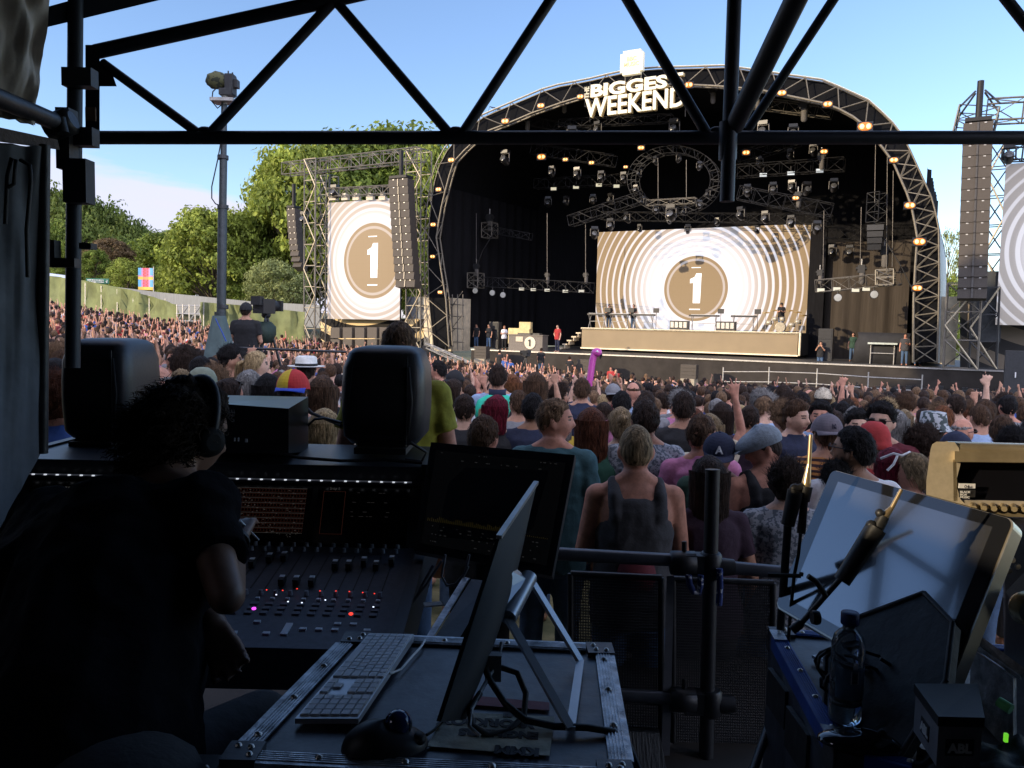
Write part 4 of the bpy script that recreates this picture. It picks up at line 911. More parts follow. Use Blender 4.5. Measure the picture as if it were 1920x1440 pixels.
sp_(1599, 5, 0, 'person with long hair in green print top and jeans standing in the right wing', sex='f', tcol='dark green', hair='long', hcol='dark brown', H=1.74, pl='hips', tro=CLO['denim'])
sp_(1616, 5.6, 0, 'stagehand in black leaning in the right wing', tcol='black', H=1.76, pl='front', pr='front', yaw=1.2)
sp_(1539, 3.5, -.55, 'person crouching with hands raised at the edge of the black masking', tcol='black', H=1.72, pl='high', pr='high')
sp_(916, 2.4, 0, 'crew member in dark clothes standing in the left wing', tcol='black', H=1.75, pr='front')
sp_(893, 4, 0, 'crew member behind the left scaffold in black', tcol='black', H=1.75)
sp_(1697, 2, 0, 'stagehand with bare arms beside the foot of the right arch leg', tcol='charcoal', H=1.74, pl='front', skin=1)
sp_(1722, 2, 0, 'stagehand in orange light at the right arch leg', tcol='mustard', H=1.72, skin=1, yaw=.5)
# riser kit
def keyrig(px, t, label, w=1.5):
    p = on(px, t, 1.62); th = Thing('keyboard_rig', label, 'keyboard', p); th.o.rotation_euler = (0,0,SYAW); th.loc = V((0,0,0)); mb = MB()
    for s in (-1, 1): mb.tube((s*w*.4,-.25,0),(s*w*.4,.2,.95),.025,n=6); mb.tube((s*w*.4,.25,0),(s*w*.4,-.2,.95),.025,n=6)
    mb.tube((-w*.4,0,.5),(w*.4,0,.5),.02,n=6); th.part('stand', mb, GALV); kb = th.part('keyboard', MB().box((0,0,1.0),(w,.38,.12)), BPAINT)
    th.part('keys', MB().box((0,-.06,1.075),(w*.86,.16,.02)), WHITE, kb); th.part('music_stand', MB().tube((w*.55,.1,0),(w*.55,.1,1.2),.02,n=5).box((w*.55,.05,1.32),(.42,.03,.32)), BPAINT)
for px, lb_, w_ in ((1118,'keyboard stand at the far left of the riser',1.4),(1160,'keyboard stand between the two players',1.5),(1205,'keyboard stand right of the second player',1.6),(1318,'low keyboard stand in front of the rings',2.0),(1392,'keyboard stand left of the drum kit',1.6)): keyrig(px, 6.6, lb_, w_)
for px, lb_ in ((1273,'black equipment rack on the riser below the rings'),(1360,'black equipment rack on the riser left of the drums')):
    p = on(px, 6.6, 1.62); th = Thing('equipment_rack', lb_, 'rack', p); th.o.rotation_euler = (0,0,SYAW); th.loc = V((0,0,0)); th.part('body', MB().box((0,0,.32),(1.25,.5,.64)), BPAINT)
    for i in range(4): th.part('module', MB().box((-.45+.3*i,-.26,.36),(.22,.03,.38)), GALV)
th = Thing('drum_kit', 'drum kit with golden cymbals at the right end of the riser', 'drum kit', on(1462, 6.4, 1.62)); th.o.rotation_euler = (0,0,SYAW); th.loc = V((0,0,0)); q = Matrix.Rotation(PI/2,3,'X')
DR = mat('drum_shell', (.45,.40,.30), .3, .3); CY = mat('cymbal', (.75,.55,.22), .25, .9)
th.part('bass_drum', MB().lathe([(.30,-.2),(.32,-.2),(.32,.2),(.30,.2)],(0,0,.34),20,M=q), DR)
for x, y, z, r in ((-.35,-.1,.85,.16),(.1,-.1,.85,.17),(.65,.1,.5,.22),(-.75,.1,.62,.19),(1.0,.2,.7,.2)): th.part('drum', MB().lathe([(r,-.14),(r*1.04,-.14),(r*1.04,.14),(r,.14)],(x,y,z),16), DR)
for x, y, z in ((-.95,0,1.25),(-.5,.2,1.4),(.5,.2,1.4),(1.0,0,1.3),(1.3,.2,1.1)): th.part('cymbal', MB().lathe([(.26,0),(.06,.03),(.001,.05)],(x,y,z),16,M=Matrix.Rotation(.25,3,'X')), CY); th.part('cymbal_stand', MB().tube((x,y,0),(x,y,z),.02,n=5), GALV)
# desk with the round 1 logo
p = on(990, 1.2); th = Thing('dj_booth', 'grey booth with a pale disc carrying a numeral 1, left of the red performer', 'booth', p); th.o.rotation_euler = (0,0,SYAW); th.loc = V((0,0,0))
th.part('counter', MB().box((0,0,.52),(2.6,.8,1.04)).box((0,0,1.06),(2.7,.9,.06)), mat('booth_grey', (.16,.14,.12), .7)); dz = th.part('disc', MB().lathe([(.42,0),(.42,.03)],(.38,-.42,.55),28,M=q), mat('disc_cream', (.6,.54,.42), .5))
th.part('numeral', MB().box((.38,-.47,.55),(.10,.02,.46)).box((.30,-.47,.70),(.08,.02,.08)), RUBBER, dz); th.part('panel', MB().box((-.45,-.42,.78),(.55,.03,.34)), mat('panel_cream', (.55,.48,.36), .6)); th.part('mixer', MB().box((-.2,0,1.14),(1.0,.5,.10)).box((.7,0,1.14),(.5,.4,.12)), BPAINT)
solo('lit_cloth', MB().box(on(975,3.2,.95),(1.7,.5,1.1),M=SM).box(on(985,3.1,1.7),(.9,.3,.5),M=SM), mat('yellow_cloth', (.62,.50,.25), .8, bump=.5, scale=4), 'heap of pale yellow gear behind the booth on stage', 'gear')
th = Thing('keyboard_desk', 'covered black desk with a pale mixer in the right wing', 'desk', on(1657,3.2)); th.o.rotation_euler = (0,0,SYAW); th.loc = V((0,0,0))
th.part('cover', MB().rings([(0,0,0,1.6,.6),(0,0,1.1,1.5,.55),(0,0,1.5,1.35,.45),(0,0,1.75,1.4,.3)], 24, 6), mat('black_cover', (.02,.02,.022), .8, bump=.8, scale=3)); th.part('mixer', MB().box((.0,-.75,1.15),(1.5,.4,.10)), mat('mixer_pale', (.45,.5,.45), .5)); th.part('stand', MB().tube((-.6,-.7,0),(-.6,-.7,1.1),.03).tube((.6,-.7,0),(.6,-.7,1.1),.03).tube((-.6,-.7,.6),(.6,-.7,.6),.03), GALV)
for px, t, lb_ in ((1548,4,'black amp stack beside the right end of the riser'),(928,3,'rack of black amps in the left wing')):
    th = Thing('amp_stack', lb_, 'amplifier', on(px, t)); th.o.rotation_euler = (0,0,SYAW); th.loc = V((0,0,0))
    for i in range(3): th.part('cabinet', MB().box((0,0,.33+.64*i),(.8,.5,.62)), BPAINT); th.part('grille', MB().box((0,-.26,.33+.64*i),(.7,.03,.5)), RUBBER)
# front fills, pit things, barriers
def fill(px, py, label):
    p = SP(px, py, -2.2); g = p.z-(DZ-2.3); th = Thing('front_fill', label, 'speaker', V((p.x,p.y,DZ-2.3))); th.o.rotation_euler = (0,0,SYAW); th.loc = V((0,0,0))
    th.part('plinth', MB().box((0,0,g/2-.3),(.8,.7,g-.6)), mat('plinth', (.33,.29,.22), .7))
    for i in range(4): th.part('speaker_box', MB().box((0,0,g-.5+.20*i),(.9,.5,.19)), PAM)
fill(904, 655, 'small stacked speakers on a pale plinth at the left front of the deck'); fill(1098, 680, 'small stacked speakers in the pit left of the flamingo'); fill(1293, 690, 'small stacked speakers in front of the dark skirt')
def pit(px, py, t, label, cls, **k):
    p = SP(px, py, t); H = k.pop('H', 1.75); return person(V((p.x,p.y,p.z-H)), k.pop('yaw', FACE), H, label, tcol=cls, **k)
pit(947,668,-3.5,'security guard in bright blue t-shirt in the pit','blue',skin=1); pit(957,672,-3.6,'steward in blue waving a raised arm in the pit','blue',pr='up',skin=1)
pit(1077,686,-3.4,'steward in blue top near the pit speaker','blue'); pit(1146,687,-3.6,'person in bright red jacket in the pit','red',skin=1); pit(1155,691,-3.9,'second person in red leaning beside the first red jacket','red',skin=3,yaw=FACE+.5)
pit(1015,652,-2.5,'camera operator in black standing above the pit rail','black',yaw=SYAW,pr='front'); pit(937,656,-2.5,'crew member in black by the pit camera','black',yaw=SYAW); pit(1068,668,-3,'crew member in black with raised hand by the pit speaker','black',yaw=SYAW, pl='high')
def tvcam(p, yaw, label, s=1.0, tripod=True, h=1.4):
    th = Thing('television_camera', label, 'camera', p); th.o.rotation_euler = (0,0,yaw); th.o.scale = (s,)*3; th.loc = V((0,0,0))
    th.part('camera_body', MB().box((0,-.1,h+.14),(.26,.62,.34)).box((0,-.45,h+.26),(.22,.2,.2)), BPAINT); th.part('lens', MB().lathe([(.11,0),(.12,.16),(.13,.30)],(0,.2,h+.16),16,M=Matrix.Rotation(-PI/2,3,'X')).box((0,.53,h+.16),(.32,.10,.25)), RUBBER)
    if tripod:
        for a in (0,2.1,4.2): th.part('leg', MB().tube((0,0,h-.05),(math.cos(a+.5)*.55,math.sin(a+.5)*.55,0),.035,.03,8), DKMET)
        th.part('pan_head', MB().ell((0,0,h-.06),(.11,.11,.09)).tube((.05,-.1,h-.05),(.25,-.6,h-.2),.015), BPAINT)
    return th
pp = SP(985,706,-3.3); tvcam(V((pp.x,pp.y,pp.z-.3)), SYAW+.9, 'black television camera on a tripod in the stage pit', 1.0, h=1.6)
# camera crane boom
a, b = SP(800,648,-3.5), SP(902,694,-7); th = Thing('camera_crane', 'long grey camera crane boom reaching across the left of the deck front', 'crane', b-V((0,0,2)))
th.part('boom', lattice(MB(), a, b, .26, .8, .045, .02), GALV); th.part('camera_head', MB().box(a+V((0,0,-.25)),(.5,.5,.5)), BPAINT); th.part('counterweight', MB().box(b,(.7,.6,.6)), BPAINT); th.part('pedestal', MB().tube(a*.3+b*.7,V((a*.3+b*.7).to_tuple())-V((0,0,2.5)),.12), BPAINT)
# hand rail / viewing platform in front of right of stage
rp = [SP(x, y, -2.6) for x, y in ((1356,697),(1442,697),(1532,700),(1628,707),(1729,712))]; mb = MB(); mb2 = MB()
for p in rp: mb.tube(p+V((0,0,.25)), p-V((0,0,1.6)), .035, n=6)
for a_, b_ in zip(rp, rp[1:]): mb2.tube(a_, b_, .03, n=6); mb2.tube(a_-V((0,0,.55)), b_-V((0,0,.55)), .03, n=6)
th = Thing('pit_handrail', 'thin grey handrail in front of the dark right half of the deck', 'railing', rp[2]-V((0,0,1.6))); th.part('posts', mb, GALV); th.part('rails', mb2, GALV)
mb = MB().hexa([SP(1340,752,-3.2),SP(1940,775,-3.2),SP(1940,770,-2.6),SP(1340,747,-2.6),SP(1340,738,-3.2),SP(1940,744,-3.2),SP(1940,744,-2.6),SP(1340,738,-2.6)])
solo('pit_platform', mb, mat('pit_platform', (.04,.04,.042), .8, bump=.2), 'long black pit platform below the right half of the deck', 'platform')
for i, (x0, x1, y) in enumerate(((1395,1420,729),(1430,1532,732),(1536,1680,737))): solo('ramp_edge', MB().hexa([SP(x0,y+6,-3.3),SP(x1,y+8,-3.3),SP(x1,y+6,-3.1),SP(x0,y+4,-3.1),SP(x0,y,-3.3),SP(x1,y+2,-3.3),SP(x1,y+1,-3.1),SP(x0,y-1,-3.1)]), mat('pale_edge', (.75,.72,.66), .5), 'pale '+('short','middle','longest')[i]+' strip on the black pit platform', 'platform edge')
th = Thing('pit_cabinet', 'tall dark cabinet at the right photo edge in front of the deck', 'cabinet', SP(1912,760,-3.4)); th.part('body', MB().box(SP(1925,712,-3.4),(1.8,.8,2.6),M=SM), mat('cabinet_dark', (.03,.032,.036), .6)); th.part('handle', MB().box(SP(1904,703,-3.9),(.05,.04,.25),M=SM), WHITE)
mb = MB()
for i in range(60):
    x = 1560+i*6; p = SP(x, 728+rng.uniform(-3,4)+(x-1560)*.03, -.3); mb.box(p, (rng.uniform(.05,.3),.2,rng.uniform(.1,.45)), M=SM)
solo('under_stage_gear', mb, [DKMET], 'clutter of metal fittings below the right part of the dark skirt', 'gear', None, 'stuff')
# inflatable flamingo
p0 = P(1106,722,17.5); th = Thing('inflatable_flamingo', 'pink inflatable flamingo head and neck held up over the crowd', 'inflatable', p0); PK = mat('flamingo_pink', (.55,.07,.36), .3, bump=.05, var=.05, coat=.3)
d = 17.5; pts = [P(x, y, d) for x, y in ((1104,730),(1107,705),(1109,690),(1111,676),(1114,665),(1119,658))]; ne = th.part('neck', MB().path(pts, .075, 12), PK)
hd = th.part('head', MB().ell(P(1119,661,d), (.12,.13,.10)), PK, ne); th.part('beak', MB().tube(P(1123,660,d), P(1127,667,d-.05), .05,.035).tube(P(1127,667,d-.05), P(1125,673,d-.05), .035,.008), RUBBER, hd); th.part('eye', MB().ell(P(1120,659,d-.12),(.025,.02,.025)), WHITE, hd)
person(V((p0.x, p0.y+.1, ground(p0.x,p0.y))), 0, 1.72, 'fan in pink top holding up the flamingo in the middle of the crowd', tcol='pink', pl='up', hair='long', sex='f')
# ------------------------------------------------------------------ trees
def leafmat(n, a, b): 
    m = mat('leaves_'+n, a, .55, var=.45, scale=.9, bump=0, col2=b, spec=.2); t = m.node_tree; bs = t.nodes['Principled BSDF']
    tr = N(t,'ShaderNodeBsdfTranslucent'); tr.inputs[0].default_value = tuple(min(1,x*1.1) for x in b)+(1,); mxs = N(t,'ShaderNodeMixShader'); mxs.inputs[0].default_value = .30
    o = t.nodes['Material Output']; t.links.new(bs.outputs[0], mxs.inputs[1]); t.links.new(tr.outputs[0], mxs.inputs[2]); t.links.new(mxs.outputs[0], o.inputs[0]); return m
LEAFD = leafmat('behind',(.028,.058,.018),(.055,.085,.024))
LEAF = {'light': leafmat('light',(.115,.17,.025),(.25,.30,.055)), 'mid': leafmat('mid',(.065,.12,.02),(.15,.20,.035)), 'dark': leafmat('dark',(.055,.10,.02),(.12,.16,.035)), 'brown': leafmat('brown',(.12,.075,.04),(.17,.12,.06)), 'pale': leafmat('pale',(.14,.18,.06),(.26,.29,.11))}
BARK = mat('bark', (.09,.07,.05), .9, bump=.8, scale=8)
def tree_meshes(seed, w, h, n_cl, per, leaf, sparse=1.0):     # crown of leaf clumps round limb ends; unit height h
    rg = random.Random(seed); tk = MB(); base = h*.18
    tk.path([V((0,0,-.6)), V((.1,.05,h*.15)), V((-.1,.1,h*.35)), V((.05,0,h*.62)), V((0,.1,h*.85))], w*.035, 8, taper=lambda t: 1.25-t)
    cl = []; 
    for i in range(n_cl):
        u = rg.random()**.8; z = base+(h-base)*(.08+.9*u); prof = math.sin(PI*min(1,(z-base)/(h-base)*.86+.10))**.55
        a = rg.random()*2*PI; r = w/2*prof*(.35+.65*rg.random()**.5)*(1+.22*noise.noise(V((math.cos(a)*1.5, math.sin(a)*1.5, z/h*4+seed))))
        c = V((r*math.cos(a), r*math.sin(a), z)); cl.append((c, w*(.075+.07*rg.random())))
        if i % 3 == 0:
            m0 = V((0,0,max(h*.15,z-r*.9-h*.05))); tk.path([m0, m0*.5+c*.5+V((0,0,h*.02)), c], w*.008, 5, taper=lambda t: 1.3-t)
    vs = []; fs = []; 
    for c, r in cl:
        for q in range(int(per*rg.uniform(.7,1.2))):
            d = V((rg.gauss(0,1), rg.gauss(0,1), rg.gauss(0,.75))); d = d.normalized()*(rg.random()**.45); p = c+V((d.x*r, d.y*r, d.z*r*.8))
            n = (d+V((rg.uniform(-.8,.8), rg.uniform(-.8,.8), rg.uniform(-.3,1.0)))).normalized(); x = n.orthogonal().normalized(); x = Matrix.Rotation(rg.random()*6.28,3,n)@x; y = n.cross(x); s = leaf*rg.uniform(.6,1.3)
            o = len(vs); vs += [p-x*s, p-y*s*.5+n*s*.12, p+x*s, p+y*s*.5+n*s*.12]; fs.append((o,o+1,o+2,o+3))
    cr = MB(); cr.add(vs, fs, 0, False); return tk.mesh('trunk', BARK), cr.mesh('crown', None)
TV = {}
def tree(kind, px, pytop, wpx, d, col, label, base=None, group=None, var=0):
    pt = P(px, pytop, d); z0 = base if base is not None else ground(pt.x, pt.y)-.3; H = pt.z-z0; W = wpx*d/FPX
    key = (kind, var)
    if key not in TV:
        spec = {'big':(10,10,190,95,.21),'bush':(10,10,120,90,.21),'tall':(8,12,160,90,.20),'sparse':(9,11,70,36,.17),'wood':(12,10,120,80,.28),'shade':(12,17,260,90,.42)}[kind]
        TV[key] = (tree_meshes(hash(kind)%97 if False else sum(map(ord,kind))+var*13, *spec), spec)
    (tm, cm_), spec = TV[key]
    o = link({'bush':'bush'}.get(kind,'broadleaf_tree'), None); o.location = (pt.x, pt.y, z0); o.rotation_euler = (0,0,rng.random()*6.28); o.scale = (W/spec[0], W/spec[0], H/spec[1])
    tag(o, label, 'tree' if kind != 'bush' else 'bush', group); addm(link('crown', cm_, o), [LEAF[col]]) if False else None
    c = link('crown', cm_, o)
    if len(c.material_slots) == 0: cm_.materials.append(None)
    addm(c, [LEAF[col]]); link('trunk', tm, o); return o
tree('big', 400, 398, 185, 92, 'light', 'rounded light green tree directly behind the mast')
tree('bush', 520, 490, 118, 84, 'pale', 'pale bushy tree in front of the dark tree by the left tower')
tree('big', 565, 285, 250, 96, 'light', 'tall sunlit tree rising behind the left of the left screen', var=1)
tree('tall', 650, 264, 250, 100, 'mid', 'tall green tree directly behind the left screen', var=1)
tree('big', 745, 258, 260, 102, 'mid', 'broad tree filling the gap between left screen and stage arch', var=2)
tree('big', 815, 285, 190, 98, 'light', 'green tree at the left foot of the arch')
tree('big', 530, 365, 170, 98, 'mid', 'dark-sided tree leaning out left of the left tower', var=3)
tree('tall', 500, 398, 130, 104, 'mid', 'mid green tree between the mast tree and left tower')
tree('tall', 205, 450, 90, 108, 'brown', 'reddish brown tree among the green ones at left')
tree('bush', 240, 488, 80, 96, 'light', 'small bright green tree by the coloured flag')
tree('tall', 180, 470, 60, 100, 'mid', 'small dark green tree beside the brown one')
tree('big', 330, 440, 170, 118, 'mid', 'broad green tree on the skyline between flag and mast', var=1)
tree('tall', 385, 425, 120, 112, 'mid', 'taller green tree just left of the mast')
tree('big', 470, 440, 150, 108, 'light', 'sunlit green tree right of the mast')
tree('big', 335, 455, 100, 120, 'dark', 'dark tree on the skyline left of the mast', var=2)
tree('big', 300, 462, 90, 125, 'dark', 'dark rounded tree behind the coloured flag', var=3)
tree('bush', 300, 505, 90, 100, 'mid', 'low green tree right of the coloured flag')
tree('bush', 330, 500, 80, 96, 'light', 'low bright tree left of the mast foot')
tree('bush', 450, 505, 90, 92, 'mid', 'low dark green growth right of the mast')
tree('tall', 130, 455, 70, 120, 'mid', 'green tree behind the scaffold pole at left')
hb = [(60,372,150),(105,366,140),(145,372,150),(185,388,140),(220,408,120),(250,428,110),(280,448,100),(310,456,100),(90,420,140),(160,430,130),(215,446,120)]
for i, (x, y, w_) in enumerate(hb): tree('wood', x, y, w_, 165-(12 if i > 7 else 0), 'dark' if i != 8 else 'mid', 'dark green tree in the wood on the left hill', ground(-30,90)-2, 'trees of the wood on the left hill', i % 2)
tree('sparse', 1782, 432, 75, 88, 'pale', 'thin feathery tree between the arch and right loudspeakers')
tree('bush', 1772, 520, 80, 84, 'light', 'low leafy tree beside the cream sheet at right')
tree('bush', 690, 480, 110, 90, 'mid', 'green growth seen through the left tower lattice')
tree('bush', 800, 470, 90, 92, 'mid', 'green growth low behind the left arch foot')
# unseen trees added behind the camera to cast shade over the near crowd
AW = V((.891,.454,0)); BW = V((-.454,.891,0)); GAPB = 0.9
def shade(a, b, w_, h, i):
    p = AW*a+BW*b; key = ('shade', i % 2)
    if key not in TV: TV[key] = (tree_meshes(200+i, 12, 17, 230, 85, .50), (12,17))
    (tm, cm_), sp2 = TV[key]
    if not cm_.materials: cm_.materials.append(None)
    o = link('broadleaf_tree', None); o.location = (p.x, p.y, ground(p.x,p.y)-.4); o.scale = (w_/12,w_/12,h/17); o.rotation_euler = (0,0,i*1.3)
    tag(o, 'tall shade tree added in the unseen row behind the mixing tent', 'tree', 'added shade trees behind the mixing tent'); c = link('crown', cm_, o); addm(c, [LEAFD]); link('trunk', tm, o)
for i, b in enumerate((-27,-19,-11.5,-5.2,8.0,14.0,21.5)): shade(-26-(i%2)*3, b, 12.4 if b not in (-5.2,8.0) else 9.0, 19.5-(.0 if b < 10 else 1.0), i)  # gap in the added row lets sun through to the right console
for i, b in enumerate((-23,-15,15.5,21.5)): shade(-36-(i%2)*3, b, 13, 21, i+1)
# ------------------------------------------------------------------ left background
def strip(pts, t, mt, name, label, cat, wav=0, n=16):   # wall standing between pixel columns: (px, pytop, pybot, d)
    mb = MB(); vs = []
    for (x0,t0,b0,d0), (x1,t1,b1,d1) in zip(pts, pts[1:]):
        for k in range(n+1):
            if k == 0 and vs: continue
            u = k/n; X, Tt, B, D = x0+(x1-x0)*u, t0+(t1-t0)*u, b0+(b1-b0)*u, d0+(d1-d0)*u
            for j in range(5):
                v = j/4; p = P(X, Tt+(B-Tt)*v, D); p.y += wav*noise.noise(V((X*.08, v*3, 1)))+wav*1.2*noise.noise(V((X*.30, v*1.5, 7))); p.x += wav*.5*noise.noise(V((X*.06, v*2, 4))); vs.append(p)
    c = len(vs)//5; back = [v+V((0,.06,0)) for v in vs]
    mb.add(vs, [(i*5+j, i*5+j+1, (i+1)*5+j+1, (i+1)*5+j) for i in range(c-1) for j in range(4)], 0, wav > 0)
    mb.add(back, [(i*5+j, (i+1)*5+j, (i+1)*5+j+1, i*5+j+1) for i in range(c-1) for j in range(4)], 0, wav > 0)
    mb.add([vs[i*5] for i in range(c)]+[back[i*5] for i in range(c)], [(i, i+1, c+i+1, c+i) for i in range(c-1)], 0)
    return solo(name, mb, mt, label, cat)
GRC = mat('green_canvas', (.155,.18,.075), .75, bump=.7, scale=.9, var=.2, spec=.3)
GRY = mat('steel_hoarding', (.13,.145,.165), .55, .2, bump=.2, scale=2, stretch=(8,8,.3))
strip([(60,512,575,68),(170,528,600,64),(250,545,620,60),(330,571,640,56)], 0, GRC, 'canvas_fence', 'long olive green canvas fence stepping down from the left', 'fence', .5)
strip([(375,566,640,52),(450,572,648,51),(570,585,652,50)], 0, GRC, 'canvas_fence', 'shorter pale green canvas fence behind the camera operator', 'fence', .4)
strip([(150,530,560,85),(300,548,585,78),(470,565,600,72),(600,572,615,68)], 0, GRY, 'steel_hoarding', 'long grey steel hoarding behind the green canvas fences', 'fence', 0)
mb = MB()
for x in (100,130,160,190,220,250,280,310,382,420,470,520,560): mb.tube(P(x, 520+(x-100)*.2-2 if x < 350 else 566+(x-375)*.1, (67-(x-100)*.045) if x < 350 else 51.7), P(x, 600+(x-100)*.16, (67-(x-100)*.045) if x < 350 else 51.7), .04, n=5)
solo('fence_posts', mb, GALV, 'thin grey posts along the green canvas fences', 'fence post', None)
th = Thing('scaffold_stair', 'grey scaffold steps in the gap between the two green fences', 'scaffold', P(350,625,56)); mb = MB()
for x in (332,343,355,366,376): mb.tube(P(x,571,56), P(x,625,56), .045, n=5)
for y in (573,588,602): mb.tube(P(330,y,56), P(378,y,56), .035, n=5)
for x in (332,355): mb.tube(P(x,603,56), P(x+20,575,56), .05, n=5)
th.part('frame', mb, GALV); th.part('deck', MB().box(P(353,606,56), (1.9,1.2,.12)), DKMET)
solo('low_hut', MB().box(P(358,618,54), (3.6,1.5,.7)), mat('tan_hut', (.36,.29,.18), .8), 'low tan hut roof below the scaffold steps', 'hut')
th = Thing('marquee', 'white marquee roof peeking over the left end of the fence', 'tent', P(110,530,90)); mb = MB(); a_, b_, c_ = P(60,515,90), P(170,533,90), P(105,505,90)
mb.hexa([P(60,536,90),P(172,540,90),P(172,540,96),P(60,536,96),P(60,516,90),P(172,534,90),P(130,517,96),P(60,508,96)]); th.part('canopy', mb, mat('marquee_white', (.72,.76,.82), .7))
th = Thing('green_sign', 'dark green sign board with pale writing near the marquee', 'sign', P(185,530,84)); th.part('board', MB().box(P(183,527,84),(2.4,.08,.55)), mat('sign_green', (.01,.13,.085), .5))
mb = MB(); rg = random.Random(5)
for r in range(2):
    x = -1.0
    while x < .7:
        w_ = rg.uniform(.04,.13); p = P(183,527,83.8)+V((x,-.02,.10-.2*r)); mb.box(p,(w_,.02,rg.uniform(.07,.12))); x += w_+.04
mb.tube(P(183,527,83.8)+V((1.0,-.02,.15)),P(183,527,83.8)+V((1.0,-.02,-.12)),.03); mb.tube(P(183,527,83.8)+V((.86,-.02,-.02)),P(183,527,83.8)+V((1.0,-.02,-.15)),.03)
th.part('lettering', mb, WHITE)
th = Thing('flag', 'tall banner flag in pink, yellow and blue patches among the trees', 'flag', P(273,543,82)); fl = MB(); cs = [mat('flag_'+n_, c_, .7, bump=.1, var=.05) for n_, c_ in (('pink',(.72,.12,.20)),('orange',(.78,.30,.12)),('yellow',(.80,.52,.10)),('blue',(.16,.45,.70)),('red',(.62,.08,.07)),('lilac',(.55,.28,.50)))]
px0 = P(259,502,82); NU, NV = 10, 15; ux_ = (P(287,503,82)-px0)/NU; uz_ = (P(259,543,82)-px0)/NV
for r in range(NV):
    for c in range(NU):
        u, v = (c+.5)/NU, (r+.5)/NV; e = abs(u-.5)*2; yb = gs(v,.45,.10); k_ = (2 if yb > .5 and e > .35 else 1 if yb > .5 else 3 if e > .62 and (v < .35 or v > .55) else 5 if e > .45 else (4 if (int(v*22)+c)%3 == 0 else 0) if e < .45 else 1)
        if v > .88: k_ = 2
        p = px0+ux_*c+uz_*r; w0 = V((0,.06*math.sin(c*.5),0)); w1 = V((0,.06*math.sin((c+1)*.5),0)); fl.hexa([p+uz_+w0,p+uz_+ux_+w1,p+uz_+ux_+w1+V((0,.02,0)),p+uz_+w0+V((0,.02,0)),p+w0,p+ux_+w1,p+ux_+w1+V((0,.02,0)),p+w0+V((0,.02,0))], k_)
th.part('cloth', fl, cs); th.part('pole', MB().tube(P(288,500,82),P(288,560,82),.05,n=6), GALV)
# mast with remote camera
MD = 12.6; b0 = P(412,655,MD); th = Thing('camera_mast', 'tall grey telescopic mast with a remote camera on top', 'mast', V((b0.x,b0.y,ground(b0.x,b0.y)))); MG = mat('mast_grey', (.045,.055,.06), .4, .4)
for (y0,y1,r) in ((660,388,.075),(388,295,.062),(295,192,.050)): th.part('mast_section', MB().tube(P(414 if y0 > 600 else (417.5 if y0 > 350 else 419), y0, MD), P(417.5 if y1 > 350 else (419 if y1 > 200 else 420.5), y1, MD), r, n=8), MG)
th.part('lower_section', MB().tube(V((b0.x,b0.y,ground(b0.x,b0.y))), P(413,585,MD), .095, n=8), MG)
for y in (388,295,575): th.part('collar', MB().tube(P(418,y+4,MD), P(418,y-3,MD), .09, n=8), DKMET)
th.part('platform', MB().box(P(421,190,MD),(.36,.3,.05)).tube(P(421,196,MD),P(421,178,MD),.05), GALV)
th.part('cable', MB().path([P(x,y,MD-.05) for x,y in ((414,157),(399,172),(397,190),(408,203),(416,196))], .010, 5).path([P(x,y,MD-.05) for x,y in ((415,262),(408,300),(397,350),(397,372),(404,382),(414,386))], .010, 5), RUBBER)
q = Matrix.Rotation(.0,3,'Z'); th2 = Thing('remote_camera', 'remote camera in a camouflage rain hood on the mast top', 'camera', P(425,180,MD)); th2.part('pan_head', MB().box(P(426,174,MD),(.20,.2,.10)).box(P(437,160,MD),(.05,.2,.30)), DKMET)
th2.part('camera_body', MB().box(P(432,155,MD),(.13,.16,.24)).box(P(442,158,MD),(.09,.12,.12)).tube(P(428,133,MD),P(428,150,MD),.012).tube(P(436,136,MD),P(436,150,MD),.012), BPAINT)
hd = MB().ell((0,0,0),(.18,.15,.135),20,12); hd.v = [tuple(P(407,151,MD)+V(v)*(1+.12*noise.noise(V(v)*14))*(1.0)) for v in hd.v]; hd.v = [(v[0], v[1], v[2]) for v in hd.v]
th2.part('rain_hood', hd, blotch('camo_hood', (.10,.10,.045), (.03,.035,.02), 16, .5))
# canvas skirt round the mast foot
mb = MB(); ap, bt = P(411,592,MD-.2), P(411,655,MD-.2); vs = []
for j in range(20):
    a = 2*PI*j/20; vs.append(ap+V((.10*math.cos(a),.10*math.sin(a),0)))
for j in range(20):
    a = 2*PI*j/20; vs.append(bt+V(((.30+.03*math.sin(a*5))*math.cos(a),(.30+.03*math.sin(a*5))*math.sin(a),-.4)))
mb.add(vs, [(j,20+j,20+(j+1)%20,(j+1)%20) for j in range(20)], 0, True); solo('canvas_skirt', mb, mat('grey_green_canvas', (.08,.12,.12), .8, bump=.5, scale=5), 'grey green canvas cone wrapped round the mast foot', 'canvas')
solo('mast_rope', MB().path([P(x,y,MD-.45) for x,y in ((404,597),(409,608),(416,622),(424,640))], .010, 5), mat('blue_rope', (.03,.08,.35), .6), 'blue rope on the canvas cone', 'rope')
